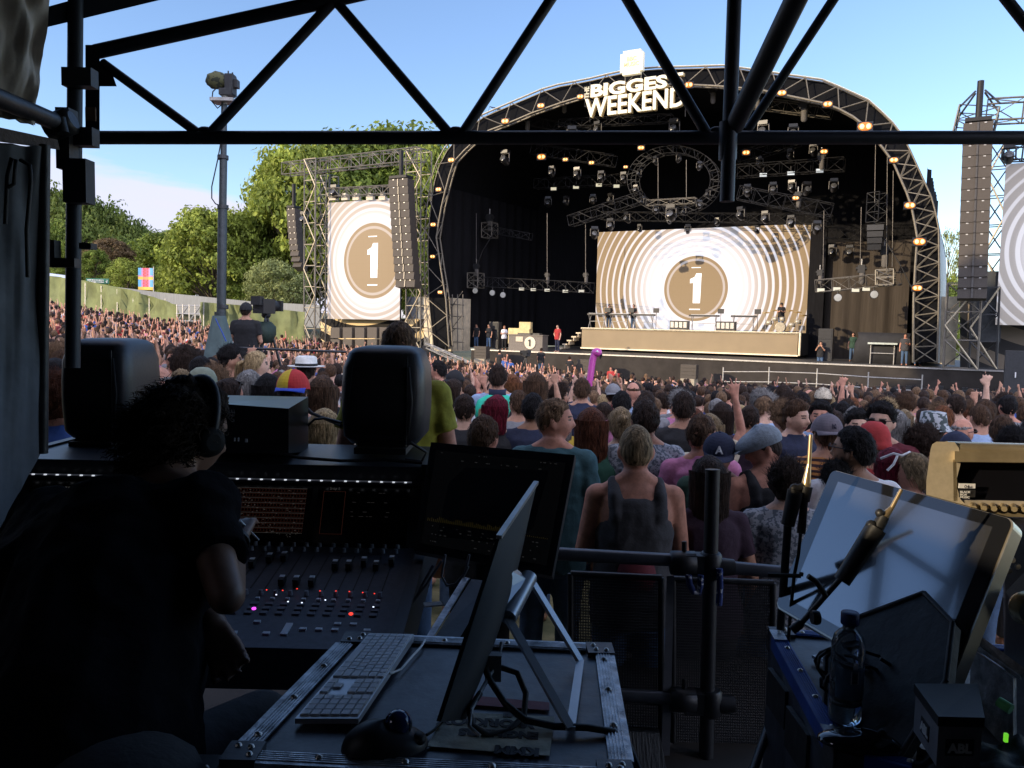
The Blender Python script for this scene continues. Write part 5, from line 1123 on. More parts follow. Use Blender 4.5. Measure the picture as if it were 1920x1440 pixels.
# camera riser with operator
cx_ = P(478,650,13.4); pz = cx_.z-.95; mb = MB().box((cx_.x+.2,cx_.y+.4,pz-.06),(2.6,1.8,.12)); th = Thing('camera_platform', 'small black platform with a front rail under the camera operator', 'platform', (cx_.x,cx_.y,ground(cx_.x,cx_.y))); th.part('deck', mb, BPAINT); mb = MB()
for sx in (-1,1):
    for sy in (-1,1): mb.tube((cx_.x+.2+sx*1.2,cx_.y+.4+sy*.8,pz), (cx_.x+.2+sx*1.2,cx_.y+.4+sy*.8,ground(cx_.x,cx_.y)), .03, n=6)
th.part('legs', mb, GALV); th.part('rail', MB().tube(P(440,652,12.6),P(650,660,12.6),.02), DKMET)
zt = P(465,568,13.4).z; person(V((P(466,600,13.4).x,13.3,zt-1.80)), -.05, 1.80, 'camera operator in black t-shirt with headset standing above the crowd beside the mast', pr='front', pl='down', tcol='black', hair='short', cap='cap', seed=3)
cp = P(497,605,13.9); tc_ = tvcam(V((cp.x+.02,cp.y,pz)), -.15, 'covered television camera beside the operator on the left platform', .74, h=(cp.z-pz+.18)/.74)
hood = MB().box((0,-.05,cp.z-pz+.36),(.52,.75,.55)); hood = MB().rings([(0,-.1,cp.z-pz+.00,.13,.22),(.02,-.1,cp.z-pz+.20,.20,.32),(0,-.05,cp.z-pz+.38,.19,.33),(-.02,0,cp.z-pz+.50,.09,.2)], 20, 3); tc_.part('rain_cover', hood, mat('dark_green_cover', (.018,.035,.024), .7, bump=.8, scale=6))
# ------------------------------------------------------------------ front-of-house tent
TARP = mat('grey_tarpaulin', (.13,.14,.155), .7, bump=.9, scale=2.2, var=.25, spec=.25)
TARPD = mat('dark_tarpaulin', (.03,.032,.036), .8, bump=.6, scale=3)
TPIPE = mat('truss_navy_paint', (.018,.024,.034), .5, .2, bump=.05)
struct('foh_floor', MB().box((-.2,.3,.55),(7.4,7.2,.1)), mat('plywood_floor', (.05,.042,.035), .8, scale=6))
th = Thing('tent_roof', 'dark fabric roof of the mixing tent overhead', 'tent roof', (0,0,.6))
th.part('skin', MB().box((-.3,.3,4.0),(7.6,6.9,.04)), TARPD); 
th = Thing('tent_wall', 'dark rear and side fabric walls of the mixing tent', 'tent wall', (0,-3.2,.6))
th.part('rear_panel', MB().box((-.2,-3.15,2.3),(7.4,.04,3.4)), TARPD)
th.part('side_panel', MB().box((-3.9,-2.2,2.3),(.04,1.9,3.4)).box((-3.9,1.85,2.3),(.04,3.5,3.4)).box((-3.9,-.575,1.84),(.04,1.34,2.48)), TARPD)  # unseen wall with a slot shaped to let sun onto the right console
th.part('side_panel', MB().box((3.4,-.9,2.3),(.04,4.6,3.4)), TARPD)  # unseen wall, lengthened to dim the light on the foreground gear
FD = 3.3
def pt(mb, x0, y0, x1, y1, wpx, d=FD, d2=None): d2 = d2 or d; mb.tube(P(x0,y0,d), P(x1,y1,d2), wpx*d/FPX/2, wpx*d2/FPX/2 if d2 != d else None, 14)
th = Thing('roof_truss', 'dark triangular roof truss spanning the front of the mixing tent', 'truss', P(170,270,FD))
m1 = MB(); m1.tube(P(165,258,FD), P(1990,258,FD), .0275, n=14); th.part('bottom_chord', m1, TPIPE)
m1 = MB(); pt(m1, 180,97,640,-4,27); pt(m1,640,-4,900,-62,27); th.part('top_chord', m1, TPIPE)
for a in ((192,118,372,250,18),(395,250,622,6,20),(632,5,842,250,19),(868,250,1045,-20,20),(1165,-20,1325,250,20),(1880,-10,1990,130,20)): m1 = MB(); pt(m1,*a); th.part('diagonal', m1, TPIPE)
th.part('end_post', MB().hexa([P(160,270,FD+.03),P(187,270,FD+.03),P(187,270,FD-.03),P(160,270,FD-.03),P(160,84,FD+.03),P(187,84,FD+.03),P(187,84,FD-.03),P(160,84,FD-.03)]), TPIPE)
th.part('gusset', MB().hexa([P(186,162,FD+.01),P(219,162,FD+.01),P(219,162,FD-.01),P(186,162,FD-.01),P(186,118,FD+.01),P(205,122,FD+.01),P(205,122,FD-.01),P(186,118,FD-.01)]), TPIPE)
th.part('tape', MB().box(P(170,214,FD-.045),(.043,.004,.055)), mat('brown_tape', (.22,.14,.08), .7))
m1 = MB()
for x, y in ((384,246),(855,246),(1345,246)): m1.ell(P(x,y,FD), (.035,.02,.02), 10, 6)
th.part('weld', m1, TPIPE)
# pipes coming forward over the camera
solo('roof_pipe', MB().tube(P(1377,236,3.2), P(1516,-50,2.55), .038, n=16), TPIPE, 'thickest dark pipe running up from the truss towards the camera', 'pipe')
solo('roof_pipe', MB().tube(P(1402,243,3.38), P(1572,-15,3.1), .0195, n=14), TPIPE, 'thinner dark pipe leaning right beside the thickest one', 'pipe')
th = Thing('truss_post', 'vertical dark pipe hanging through the middle joint of the front truss', 'pipe', P(1362,380,3.25)); th.part('tube', MB().tube(P(1363,378,3.22), P(1378,-30,3.15), .0285, n=16), TPIPE); th.part('joint', MB().tube(P(1364,300,3.22), P(1366,228,3.2), .036, n=16), TPIPE)
# left corner
th = Thing('scaffold_pole', 'thick vertical scaffold pole at the left front corner of the tent', 'pole', G(150,900,.6)); m1 = MB().tube(P(142,-30,2.75), P(136,690,2.75), .0245, n=16); th.part('tube', m1, TPIPE)
th.part('clamp', MB().box(P(126,262,2.7),(.045,.06,.20)).box(P(150,147,2.72),(.10,.05,.06)).box(P(155,258,2.72),(.09,.05,.06)), DKMET); th.part('sleeve', MB().box(P(148,341,2.7),(.078,.06,.145)), TPIPE)
th.part('clamp', MB().box(P(100,476,2.7),(.03,.04,.09)).box(P(115,493,2.7),(.11,.04,.03)).box(P(165,462,2.7),(.04,.04,.02)), DKMET)
solo('roof_edge_beam', MB().hexa([P(84,52,2.7),P(350,-12,2.95),P(350,-12,3.05),P(84,52,2.8),P(84,14,2.7),P(350,-60,2.95),P(350,-60,3.05),P(84,14,2.8)]), TPIPE, 'dark roof edge beam rising from the top left corner', 'beam')
def cloth(pts, mt, name, label, cat, amp, n=26, sc_=5, thick=.01):  # quad sheet with folds
    q = pts; mb = MB(); vs = []; nr = (q[1]-q[0]).cross(q[3]-q[0]).normalized()
    for i in range(n+1):
        for j in range(n+1):
            u, v = i/n, j/n; p = (q[0]*(1-u)+q[1]*u)*(1-v)+(q[3]*(1-u)+q[2]*u)*v
            vs.append(p+nr*(amp*noise.noise(V((u*sc_, v*sc_*.5, 3)))+amp*.6*abs(noise.noise(V((u*sc_*1.5+v*3, v*2-u, 8))))))
    bk = [v-nr*thick for v in vs]; f = [(i*(n+1)+j, i*(n+1)+j+1, (i+1)*(n+1)+j+1, (i+1)*(n+1)+j) for i in range(n) for j in range(n)]
    mb.add(vs, f, 0, True); mb.add(bk, [x[::-1] for x in f], 0, True); return solo(name, mb, mt, label, cat)
cloth([P(-60,-60,2.3),P(98,-30,2.5),P(64,238,2.5),P(-60,190,2.3)], mat('beige_canvas', (.52,.47,.42), .85, bump=.7, scale=3, var=.2), 'canvas_flap', 'creased beige canvas flap hanging in the top left corner', 'canvas', .07)
cloth([P(-60,262,2.3),P(80,278,2.45),P(74,850,2.5),P(-60,1100,2.2)], TARP, 'canvas_wall', 'rumpled blue-grey canvas wall panel at the left edge', 'canvas', .025)
solo('wall_edge_pole', MB().tube(P(84,272,2.45), P(80,850,2.5), .016, n=12), DKMET, 'thin upright pole at the edge of the left canvas wall', 'pole')
th = Thing('side_pipe', 'dark pipe running back to the coupler on the corner pole', 'pipe', P(0,190,2.2)); th.part('tube', MB().tube(P(-60,160,2.15), P(112,232,2.65), .028, n=14), DKMET); th.part('coupler', MB().lathe([(.02,-.05),(.045,-.04),(.045,.04),(.03,.05)], P(112,234,2.66), 12, M=Matrix.Rotation(1.2,3,'Y')).tube(P(112,222,2.62),P(118,250,2.62),.02), DKMET)
solo('timber_rail', MB().hexa([P(-60,258,2.2),P(112,281,2.55),P(112,281,2.65),P(-60,258,2.3),P(-60,226,2.2),P(108,262,2.55),P(108,262,2.65),P(-60,226,2.3)]), mat('dark_timber', (.08,.055,.04), .8, bump=.5, scale=5, stretch=(1,8,8)), 'weathered timber rail across the left canvas wall', 'timber')
mb = MB(); mb.path([P(x,y,2.33) for x,y in ((10,420),(14,330),(22,296),(30,300),(26,345),(14,352))], .006, 6); mb.path([P(x,y,2.33) for x,y in ((38,300),(56,310),(58,340),(50,430),(52,520))], .006, 6); solo('tie_strap', mb, RUBBER, 'dark looped straps and piping on the left canvas wall', 'strap')
# ------------------------------------------------------------------ mixing desk
CONS = mat('console_black', (.022,.024,.030), .38, bump=.04, scale=60); CONS2 = mat('console_panel', (.065,.072,.095), .45, bump=.04, scale=60)
TL, TR = P(30,846,2.75), P(792,882,2.75); TL.z = TR.z = (TL.z+TR.z)/2-.0
ux = (TR-TL); CW = ux.length; ux.normalize(); uy = V((-ux.y, ux.x, 0)); O = TL     # console frame: x along, y back, z up
def K3(x, y, z): return O+ux*x+uy*y+V((0,0,z))
desk = Thing('mixing_console', 'wide black mixing console with dark screens, light strip and rows of faders', 'mixing console', V((O.x+CW/2, O.y, .6)))
def slab(a, b, mb, m=0): pass
mb = MB(); mb.hexa([K3(0,-.03,-.065),K3(CW,-.03,-.065),K3(CW,.42,-.065),K3(0,.42,-.065),K3(0,-.04,0),K3(CW,-.04,0),K3(CW,.42,0),K3(0,.42,0)]); desk.part('hood', mb, CONS)
zF = -.345; FY = -.74; ZM = -.262
desk.part('screen_panel', MB().hexa([K3(0,-.10,ZM-.01),K3(CW,-.10,ZM-.01),K3(CW,.2,ZM-.01),K3(0,.2,ZM-.01),K3(0,-.0,-.065),K3(CW,-.0,-.065),K3(CW,.3,-.065),K3(0,.3,-.065)]), CONS)
desk.part('fader_panel', MB().hexa([K3(0,FY,zF-.11),K3(CW,FY,zF-.11),K3(CW,-.08,ZM-.12),K3(0,-.08,ZM-.12),K3(0,FY,zF),K3(CW,FY,zF),K3(CW,-.08,ZM),K3(0,-.08,ZM)]), CONS2)
for x in (-.035, CW+.0): desk.part('end_cheek', MB().hexa([K3(x,FY-.02,zF-.13),K3(x+.035,FY-.02,zF-.13),K3(x+.035,-.04,ZM-.14),K3(x,-.04,ZM-.14),K3(x,FY-.02,zF+.02),K3(x+.035,FY-.02,zF+.02),K3(x+.035,-.11,ZM+.02),K3(x,-.11,ZM+.02)]).hexa([K3(x,-.11,ZM-.14),K3(x+.035,-.11,ZM-.14),K3(x+.035,.42,-.4),K3(x,.42,-.4),K3(x,-.03,.008),K3(x+.035,-.03,.008),K3(x+.035,.42,.008),K3(x,.42,.008)]), CONS)
desk.part('legs', MB().box(K3(.15,.0,-.82),(.08,.5,.85),m=0).box(K3(CW-.15,.0,-.82),(.08,.5,.85)), BPAINT)
LEDM = mat('light_strip_led', (.8,.8,.85), .4, var=0, bump=0, emit=(.85,.9,1), es=.38); stp = desk.part('light_strip', MB().box(K3(CW/2,-.050,-.050),(CW-.06,.005,.004),M=Matrix((ux,uy,V((0,0,1)))).transposed()), mat('strip_dim', (.3,.32,.36), .4, var=0, bump=0, emit=(.6,.65,.8), es=.02))
mb = MB(); nl = 33
for i in range(nl): mb.box(K3(.05+i*(CW-.1)/(nl-1),-.055,-.050),(.008,.005,.004))
desk.part('leds', mb, LEDM, stp)
fp = lambda u, v, h=0: K3(u, -.08+(FY+.08)*v, ZM+(zF-ZM)*v+h)        # on the sloped fader panel, v 0 back..1 front
sp2 = lambda u, v, h=.004: K3(u, -.0-.10*v-h, -.065+(ZM+.065)*v)              # on the screen panel, v 0 top..1 bottom
def plate(mb, f, u0, u1, v0, v1, h, m=0): mb.hexa([f(u0,v1,0),f(u1,v1,0),f(u1,v0,0),f(u0,v0,0),f(u0,v1,h),f(u1,v1,h),f(u1,v0,h),f(u0,v0,h)], m)
SCR = mat('console_screen', (.006,.006,.008), .18, var=0, bump=0); GRID = mat('grid_lines', (.1,.03,.02), .5, var=0, bump=0, emit=(.75,.20,.11), es=.010); GRID2 = mat('grid_text', (.3,.3,.3), .5, var=0, bump=0, emit=(.75,.7,.62), es=.018)
for (a_, b_) in ((.06,.46),(.55,1.025),(1.045,CW-.04)):
    mb = MB(); plate(mb, sp2, a_, b_, .06, .95, .006); s_ = desk.part('screen', mb, SCR)
    g = MB()
    if a_ == .55:
        for r in range(9):
            for c in range(26):
                u = .73+c*.0107; v = .12+r*.077; plate(g, lambda x,y,h: sp2(x,y,.008+h), u, u+.0090, v, v+.050, .001); 
        for r in range(10): plate(g, lambda x,y,h: sp2(x,y,.010+h), .73, 1.008, .105+r*.077, .109+r*.077, .001, 1)
        rg = random.Random(3)
        for k in range(120): u = .73+rg.random()*.27; v = .11+rg.random()*.75; plate(g, lambda x,y,h: sp2(x,y,.011+h), u, u+rg.uniform(.002,.006), v, v+.008, .001, 1)
        # dark cell faces leave only thin outlines showing
        for r in range(9):
            for c in range(26):
                u = .73+c*.0107+.0008; v = .12+r*.077+.005; plate(g, lambda x,y,h: sp2(x,y,.0095+h), u, u+.0074, v, v+.038, .001, 2)
        desk.part('channel_grid', g, [GRID, GRID2, SCR], s_)
    elif a_ > .9:
        for (u0,v0,u1,v1) in ((1.065,.14,1.14,.145),(1.065,.80,1.14,.805),(1.065,.14,1.0665,.80),(1.1385,.14,1.14,.80)): plate(g, lambda x,y,h: sp2(x,y,.008+h), u0, u1, v0, v1, .001, 0)
        rg = random.Random(8)
        for k in range(26): u = 1.16+rg.random()*.14; v = rg.choice((.15,.30,.45,.52)); plate(g, lambda x,y,h: sp2(x,y,.008+h), u, u+rg.uniform(.004,.012), v, v+.008, .001, 2)
        tb, wd = text_mb('Snap 1', .013, 0, .0003, 1, Matrix((ux, (V((0,0,.20))+uy*.10).normalized(), -uy)).transposed()); tb.v = [tuple(V(v)+sp2(1.085,.11,.010)) for v in tb.v]; g.add(tb.v, tb.f, 1)
        desk.part('menu_graphics', g, [GRID, GRID2, mat('grid_dim', (.05,.05,.05), .5, var=0, bump=0, emit=(.5,.45,.45), es=.012)], s_)
    else:
        rg = random.Random(9)
        for k in range(14): plate(g, lambda x,y,h: sp2(x,y,.008+h), .12+k*.012, .128+k*.012, .16, .175, .001, 1)
        desk.part('menu_graphics', g, [GRID, GRID2], s_)
# faders, knobs, keys
KC = mat('fader_cap', (.30,.32,.36), .35, bump=0, var=.05); KD = mat('key_dark', (.13,.14,.17), .5, bump=0, var=.1); KL = mat('key_pale', (.75,.80,.88), .4, bump=0)
slot, caps_, knobs, keys, kp = MB(), MB(), MB(), MB(), MB(); rg = random.Random(21)
nf = 30
for i in range(nf):
    u = .08+i*(CW-.16)/(nf-1)+.004*(i//8)
    plate(slot, fp, u-.0015, u+.0015, .14, .50, .002)
    v = rg.choice((.20,.24,.28,.38,.46,.22)); q = fp(u, v, .014); caps_.box(q, (.016,.034,.022), M=Matrix((ux,uy,V((0,0,1)))).transposed()@Matrix.Rotation(.22,3,'X')); plate(kp, lambda x,y,h: fp(x,y,.025+h), u-.0075, u+.0075, v-.012, v+.010, .002)
    for v in (.03,.09,.56): knobs.tube(fp(u,v,0), fp(u,v,.014), .0075, .006, 8)
    for v in (.64,.68,.72): plate(keys, fp, u-.010, u+.010, v, v+.022, .005)
    plate(kp, fp, u-.006, u+.006, .60, .612, .006)
    if rg.random() < .45: plate(kp, fp, u-.010, u+.008, .80+rg.choice((0,.05,.09)), .815+rg.choice((0,.05,.09))*0+.0, .004)
    v = rg.choice((.80,.85,.89)); plate(kp, fp, u-.010, u+.008, v, v+.016, .005)
desk.part('fader_slots', slot, RUBBER); desk.part('fader_caps', caps_, RUBBER); desk.part('knobs', knobs, KC); desk.part('keys', keys, KD); desk.part('pale_keys', kp, KL)
def ledlight(px, py, c, label, s=.006):
    v = ray(px, py); n_ = V((0,0,1))+uy*.15; n_.normalize(); o = V((0,0,CAMZ)); d = (fp(.5,.5,.006)-o).dot(n_)/v.dot(n_); q = o+v*d
    desk.part('indicator', MB().ell(q, (s,s,s*.6), 8, 6), mat(label, c, .3, var=0, bump=0, emit=c, es=.9))
ledlight(476,1141,(.85,.08,1),'led_magenta'); ledlight(658,1151,(1,.05,.03),'led_red'); ledlight(462,1051,(.9,.95,1),'led_white',.006)
for x, y in ((530,1107),(557,1104),(655,1109),(702,1113),(500,1106),(600,1108),(630,1108),(680,1111)): ledlight(x, y, (1,.1,.04), 'led_red', .0022)
for i, (x, y) in enumerate(((517,1070),(545,1062),(575,1052),(590,1088),(612,1080),(636,1084),(660,1052),(684,1086),(706,1082),(722,1060),(518,1115),(540,1128),(566,1130),(610,1125),(700,1138))): ledlight(x, y, (.7,.8,1), 'led_pale', .0026)
# speakers on the console
def monitor(x0, x1, y0, y1, d, label):
    c = P((x0+x1)/2, y1, d); W_ = (P(x1,y1,d)-P(x0,y1,d)).length; H_ = (P(x0,y0,d)-P(x0,y1,d)).length; th = Thing('studio_monitor', label, 'speaker', c); th.o.rotation_euler = (0,0,math.atan2(ux.y,ux.x)); th.loc = V((0,0,0))
    mb = MB(); D_ = .17
    mb.rings([(0,D_-.0,z,W_/2*f,D_*g) for z, f, g in ((.03,.80,.80),(.05,.90,.93),(H_*.15,.95,.97),(H_*.4,.995,1),(H_*.6,1,1),(H_*.8,.975,.98),(H_-.055,.92,.93),(H_-.025,.86,.86),(H_-.008,.74,.72),(H_,.50,.5))], 40, 5.5); th.part('cabinet', mb, mat('monitor_grey', (.030,.032,.036), .42, bump=.03, scale=90))
    mb = MB().rings([(0,.004,z,W_/2*f,.006) for z, f in ((.07,.66),(H_*.5,.74),(H_-.07,.66))], 24, 4); th.part('rear_panel', mb, RUBBER)
    th.part('seam', MB().box((W_*.30,-.001,H_*.5),(.003,.006,H_*.8)), RUBBER); th.part('stand', MB().box((0,.1,.012),(W_*.6,.22,.022)).tube((-W_*.28,.05,.03),(W_*.28,.05,.03),.022,n=10), RUBBER)
    return th
monitor(632,794,651,852,2.85,'larger dark studio speaker on the console in front of the yellow shirt'); monitor(104,238,636,840,3.0,'dark studio speaker at the left end of the console')
bp = P(480,845,2.95); th = Thing('equipment_box', 'plain black box with a pale blue-lit top on the console', 'box', bp)
W2 = (P(578,845,2.95)-P(395,845,2.95)).length; th.part('body', MB().hexa([P(395,850,2.75),P(541,850,2.75),P(578,846,3.1),P(420,846,3.1),P(398,756,2.75),P(541,766,2.75),P(578,744,3.1),P(425,741,3.1)]), mat('box_black', (.02,.021,.024), .3, bump=0)); th.part('port', MB().box(P(440,824,2.74),(.004,.004,.012)).box(P(447,824,2.74),(.004,.004,.012)).box(P(462,826,2.74),(.008,.004,.012)), KL)
solo('speaker_cable', MB().path([P(x,y,d) for x,y,d in ((560,750,3.2),(585,775,3.15),(612,786,3.1),(640,798,3.0))], .007, 6).path([P(x,y,d) for x,y,d in ((575,800,3.1),(590,786,3.1),(610,784,3.08),(640,792,3.0))], .005, 6), RUBBER, 'black cables between the box and the larger speaker', 'cable')
solo('console_cable', MB().path([P(x,y,2.74) for x,y in ((500,846),(560,858),(640,864),(720,862),(792,868))], .006, 6).path([P(x,y,2.8) for x,y in ((770,830),(800,848),(790,866),(760,862))], .006, 6), RUBBER, 'black cable lying along the top of the console', 'cable')
# touch monitor right of the console
mc = [P(808,829,2.72), P(1078,853,2.58)]; dn = (P(775,1032,2.52)-mc[0]); dn2 = (P(1035,1080,2.40)-mc[1]); q4 = [mc[0]+dn, mc[1]+dn2, mc[1], mc[0]]; nr = (q4[1]-q4[0]).cross(q4[3]-q4[0]).normalized()
if nr.y > 0: nr = -nr
th = Thing('touch_monitor', 'large black monitor tilted back right of the console, facing the camera', 'monitor', (q4[0]+q4[1])/2); mb = MB(); mb.hexa([q4[0],q4[1],q4[1]-nr*.035,q4[0]-nr*.035,q4[3],q4[2],q4[2]-nr*.035,q4[3]-nr*.035]); th.part('case', mb, CONS)
qq = lambda u, v, h=.002: (q4[3]*(1-u)+q4[2]*u)*(1-v)+(q4[0]*(1-u)+q4[1]*u)*v+nr*h
mb = MB(); mb.hexa([qq(.05,.93,.0005),qq(.95,.93,.0005),qq(.95,.93,.0025),qq(.05,.93,.0025),qq(.05,.08,.0005),qq(.95,.08,.0005),qq(.95,.08,.0025),qq(.05,.08,.0025)]); sn = th.part('display', mb, mat('display_dim', (.010,.011,.013), .25, var=0, bump=0, emit=(.3,.33,.4), es=.0015))
g = MB(); rg = random.Random(4)
for i in range(64):
    u = .07+i*.0135; h_ = rg.uniform(.02,.05)*(1 if u < .62 else .25); 
    if u < .93: g.hexa([qq(u,.73,.003),qq(u+.004,.73,.003),qq(u+.004,.73,.004),qq(u,.73,.004),qq(u,.73-h_,.003),qq(u+.004,.73-h_,.003),qq(u+.004,.73-h_,.004),qq(u,.73-h_,.004)])
th.part('meters', g, mat('meter_amber', (.1,.08,.02), .5, var=0, bump=0, emit=(.8,.62,.15), es=.008), sn); g = MB()
for k in range(60):
    u, v = .08+rg.random()*.8, rg.choice((.10,.16,.77,.80,.84,.9)); l_ = rg.uniform(.004,.02); g.hexa([qq(u,v,.003),qq(u+l_,v,.003),qq(u+l_,v,.004),qq(u,v,.004),qq(u,v-.006,.003),qq(u+l_,v-.006,.003),qq(u+l_,v-.006,.004),qq(u,v-.006,.004)])
th.part('readouts', g, mat('readout_dim', (.05,.05,.05), .5, var=0, bump=0, emit=(.6,.6,.6), es=.012), sn)
th.part('stand', MB().tube((q4[0]+q4[1])/2-nr*.05+V((0,0,.05)), (q4[0]+q4[1])/2-nr*.05-V((0,0,.7)), .03), BPAINT)
# ------------------------------------------------------------------ flight case with keyboard
TZ = 1.49
def case(corners, z, h, name, label, lidm, wpx=.036, blue=False):
    a, b, c, d = [V((x, y, z)) for x, y in corners]; th = Thing(name, label, 'flight case', V(((a.x+c.x)/2,(a.y+c.y)/2,z-h)))
    dz = V((0,0,h)); th.part('body', MB().hexa([d-dz,c-dz,b-dz,a-dz,d-V((0,0,.004)),c-V((0,0,.004)),b-V((0,0,.004)),a-V((0,0,.004))]), lidm)
    E_ = [(a,b),(b,c),(c,d),(d,a)]; cen = (a+b+c+d)/4
    for p, q in E_:
        t_ = (q-p).normalized(); ins = (cen-p); ins -= t_*ins.dot(t_); ins.normalize(); up = V((0,0,1)); p2, q2 = p+t_*.055, q-t_*.055
        mb = MB(); mb.hexa([p2-ins*.004,q2-ins*.004,q2+ins*wpx,p2+ins*wpx,p2-ins*.004+up*.004,q2-ins*.004+up*.004,q2+ins*wpx+up*.003,p2+ins*wpx+up*.003])
        mb.hexa([p2-ins*.005-up*wpx,q2-ins*.005-up*wpx,q2-ins*.001-up*wpx,p2-ins*.001-up*wpx,p2-ins*.005+up*.003,q2-ins*.005+up*.003,q2-ins*.001+up*.003,p2-ins*.001+up*.003])
        for k in range(1,6): o = ins*(wpx*k/6.2); mb.hexa([p2+o+up*.003,q2+o+up*.003,q2+o+ins*.0025+up*.003,p2+o+ins*.0025+up*.003,p2+o+up*.0055,q2+o+up*.0055,q2+o+ins*.0025+up*.0055,p2+o+ins*.0025+up*.0055])
        ed = th.part('edge_trim', mb, EDG if not blue else [BLUE, EDG][0]); rv = MB(); L_ = (q2-p2).length
        for k in range(int(L_/.14)+1): rv.lathe([(.0075,0),(.006,.004),(.001,.006)], p2+t_*(.03+k*.14)+ins*wpx*.55+up*.004, 10)
        th.part('rivets', rv, ALU, ed)
    cm_ = MB(); rv = MB()
    for p in (a,b,c,d):
        i1 = (cen-p); s_ = V((math.copysign(1,i1.x), math.copysign(1,i1.y),0)); cm_.box(p+V((s_.x*.026,s_.y*.026,.001)), (.058,.058,.012)); cm_.box(p+V((s_.x*.003,s_.y*.026,-.03)), (.010,.058,.06)); cm_.box(p+V((s_.x*.026,s_.y*.003,-.03)), (.058,.010,.06))
        for o in ((.014,.04),(.04,.014),(.036,.036)): rv.lathe([(.006,0),(.004,.004),(.001,.005)], p+V((s_.x*o[0],s_.y*o[1],.007)), 10)
    co_ = th.part('corner_guard', cm_, mat('corner_steel', (.07,.07,.075), .4, .5)); th.part('rivets', rv, ALU, co_); return th
EDG = mat('worn_aluminium_edge', (.42,.43,.45), .40, .75, var=.35, scale=30, stretch=(1,1,1), bump=.3); BLUE = mat('blue_edge_tape', (.015,.07,.32), .45, bump=.1)
LAM = mat('black_laminate', (.028,.032,.045), .38, bump=.12, scale=14, var=.3, col2=(.05,.055,.07))
fc = case([(-.362,1.766),(.232,1.735),(.205,1.20),(-.452,1.232)], TZ, .85, 'flight_case', 'black flight case with worn aluminium edges carrying the white keyboard', LAM)
L0 = [G(x,y,TZ+.002) for x,y in ((835,1378),(1035,1345),(1030,1418),(800,1400))]
def decal(px, z, h=.0012):
    q = [G(x,y,z) for x,y in px]; return MB().hexa([q[3],q[2],q[1],q[0],q[3]+V((0,0,h)),q[2]+V((0,0,h)),q[1]+V((0,0,h)),q[0]+V((0,0,h))])
CR_ = mat('cream_tape', (.42,.40,.31), .7, bump=.3, scale=20, var=.25)
lbp = fc.part('label', decal(((838,1335),(1040,1345),(1030,1418),(800,1400)), TZ), CR_)
def flat_text(s, px0, px1, size, z, th_, parent, mt, sx=1):    # upside down lettering lying on the lid
    a, b = G(*px0, z), G(*px1, z); x = (b-a).normalized(); y = V((-x.y,x.x,0)); tb, wd = text_mb(s, size, .002, .0004, sx, Matrix((x,y,V((0,0,1)))).transposed()); tb.v = [tuple(V(v)+a) for v in tb.v]; fc.part('lettering', tb, mt, parent)
INK = mat('ink', (.03,.03,.035), .7, var=0, bump=0)
flat_text('WORKBOX', (1000,1352), (870,1346), .036, TZ+.002, 0, lbp, INK, .9); flat_text('ENGINEERS', (1010,1374), (860,1366), .030, TZ+.002, 0, lbp, INK, .9); flat_text('KMM', (1012,1404), (900,1396), .034, TZ+.002, 0, lbp, INK, 1); flat_text('19-21', (985,1339), (920,1336), .018, TZ+.002, 0, lbp, INK, 1)
fc.part('red_tape', decal(((885,1305),(1030,1318),(1030,1333),(880,1322)), TZ), mat('red_tape', (.18,.02,.03), .6))
fc.part('side_label', MB().box((-.05,1.195,1.3),(.3,.003,.02)), CR_)
# keyboard
kq = [G(553,1347,TZ+.012), G(672,1347,TZ+.014), G(776,1189,TZ+.022), G(692,1187,TZ+.022)]
kx, ky = (kq[1]-kq[0]), ((kq[3]-kq[0])*.5+(kq[2]-kq[1])*.5)
kb = Thing('keyboard', 'slim white and silver computer keyboard lying along the flight case', 'keyboard', (kq[0]+kq[2])/2); up = V((0,0,1))
kf = lambda u, v, h=0: (kq[0]*(1-u)+kq[1]*u)*(1-v)+(kq[3]*(1-u)+kq[2]*u)*v+up*h
KS = mat('keyboard_silver', (.50,.51,.53), .35, .5, bump=0, var=.03); KW = mat('keycap_white', (.62,.64,.68), .45, bump=0, var=.02)
kb.part('base', MB().hexa([kf(0,0,-.010),kf(1,0,-.010),kf(1,1,-.016),kf(0,1,-.016),kf(0,0,0),kf(1,0,0),kf(1,1,0),kf(0,1,0)]), KS)
ks = MB()
def key(u0, u1, v0, v1): ks.hexa([kf(u0,v0,.0003),kf(u1,v0,.0003),kf(u1,v1,.0003),kf(u0,v1,.0003),kf(u0+.006,v0+.0015,.0035),kf(u1-.006,v0+.0015,.0035),kf(u1-.006,v1-.0015,.0035),kf(u0+.006,v1-.0015,.0035)])
rows = [(.04,.185),(.20,.345),(.36,.505),(.52,.665),(.68,.825),(.84,.965)]        # u: bottom row at the left (near case edge) .. top row at the right
for u0, u1 in rows:                       # numeric pad
    for k in range(4): key(u0, u1, .025+k*.050, .070+k*.050)
for j, (u0, u1) in enumerate(rows):
    if j in (0,3,4,5) :
        for k in range(3): key(u0, u1, .250+k*.050, .295+k*.050)
    elif j == 1: key(u0, u1, .300, .345)
for j, (u0, u1) in enumerate(rows):
    v = .425; ks_ = {0:[.06,.05,.06,.25,.06,.05,.045],1:[.095]+[.0455]*10+[.06],2:[.075]+[.0455]*11+[0],3:[.055]+[.0455]*12,4:[.06]+[.0455]*12,5:[.0455]*12}[j]; tot = sum(ks_); sc__ = .56/tot
    for w_ in ks_:
        if w_ <= 0: continue
        key(u0, u1, v, v+w_*sc__-.005); v += w_*sc__
kb.part('keycaps', ks, KW)
kb.part('cable', MB().path([kf(1.0,.50,-.004)]+[G(x,y,TZ+.006) for x,y in ((735,1262),(752,1255),(768,1236),(790,1212),(797,1200))], .0026, 6), WHITE)
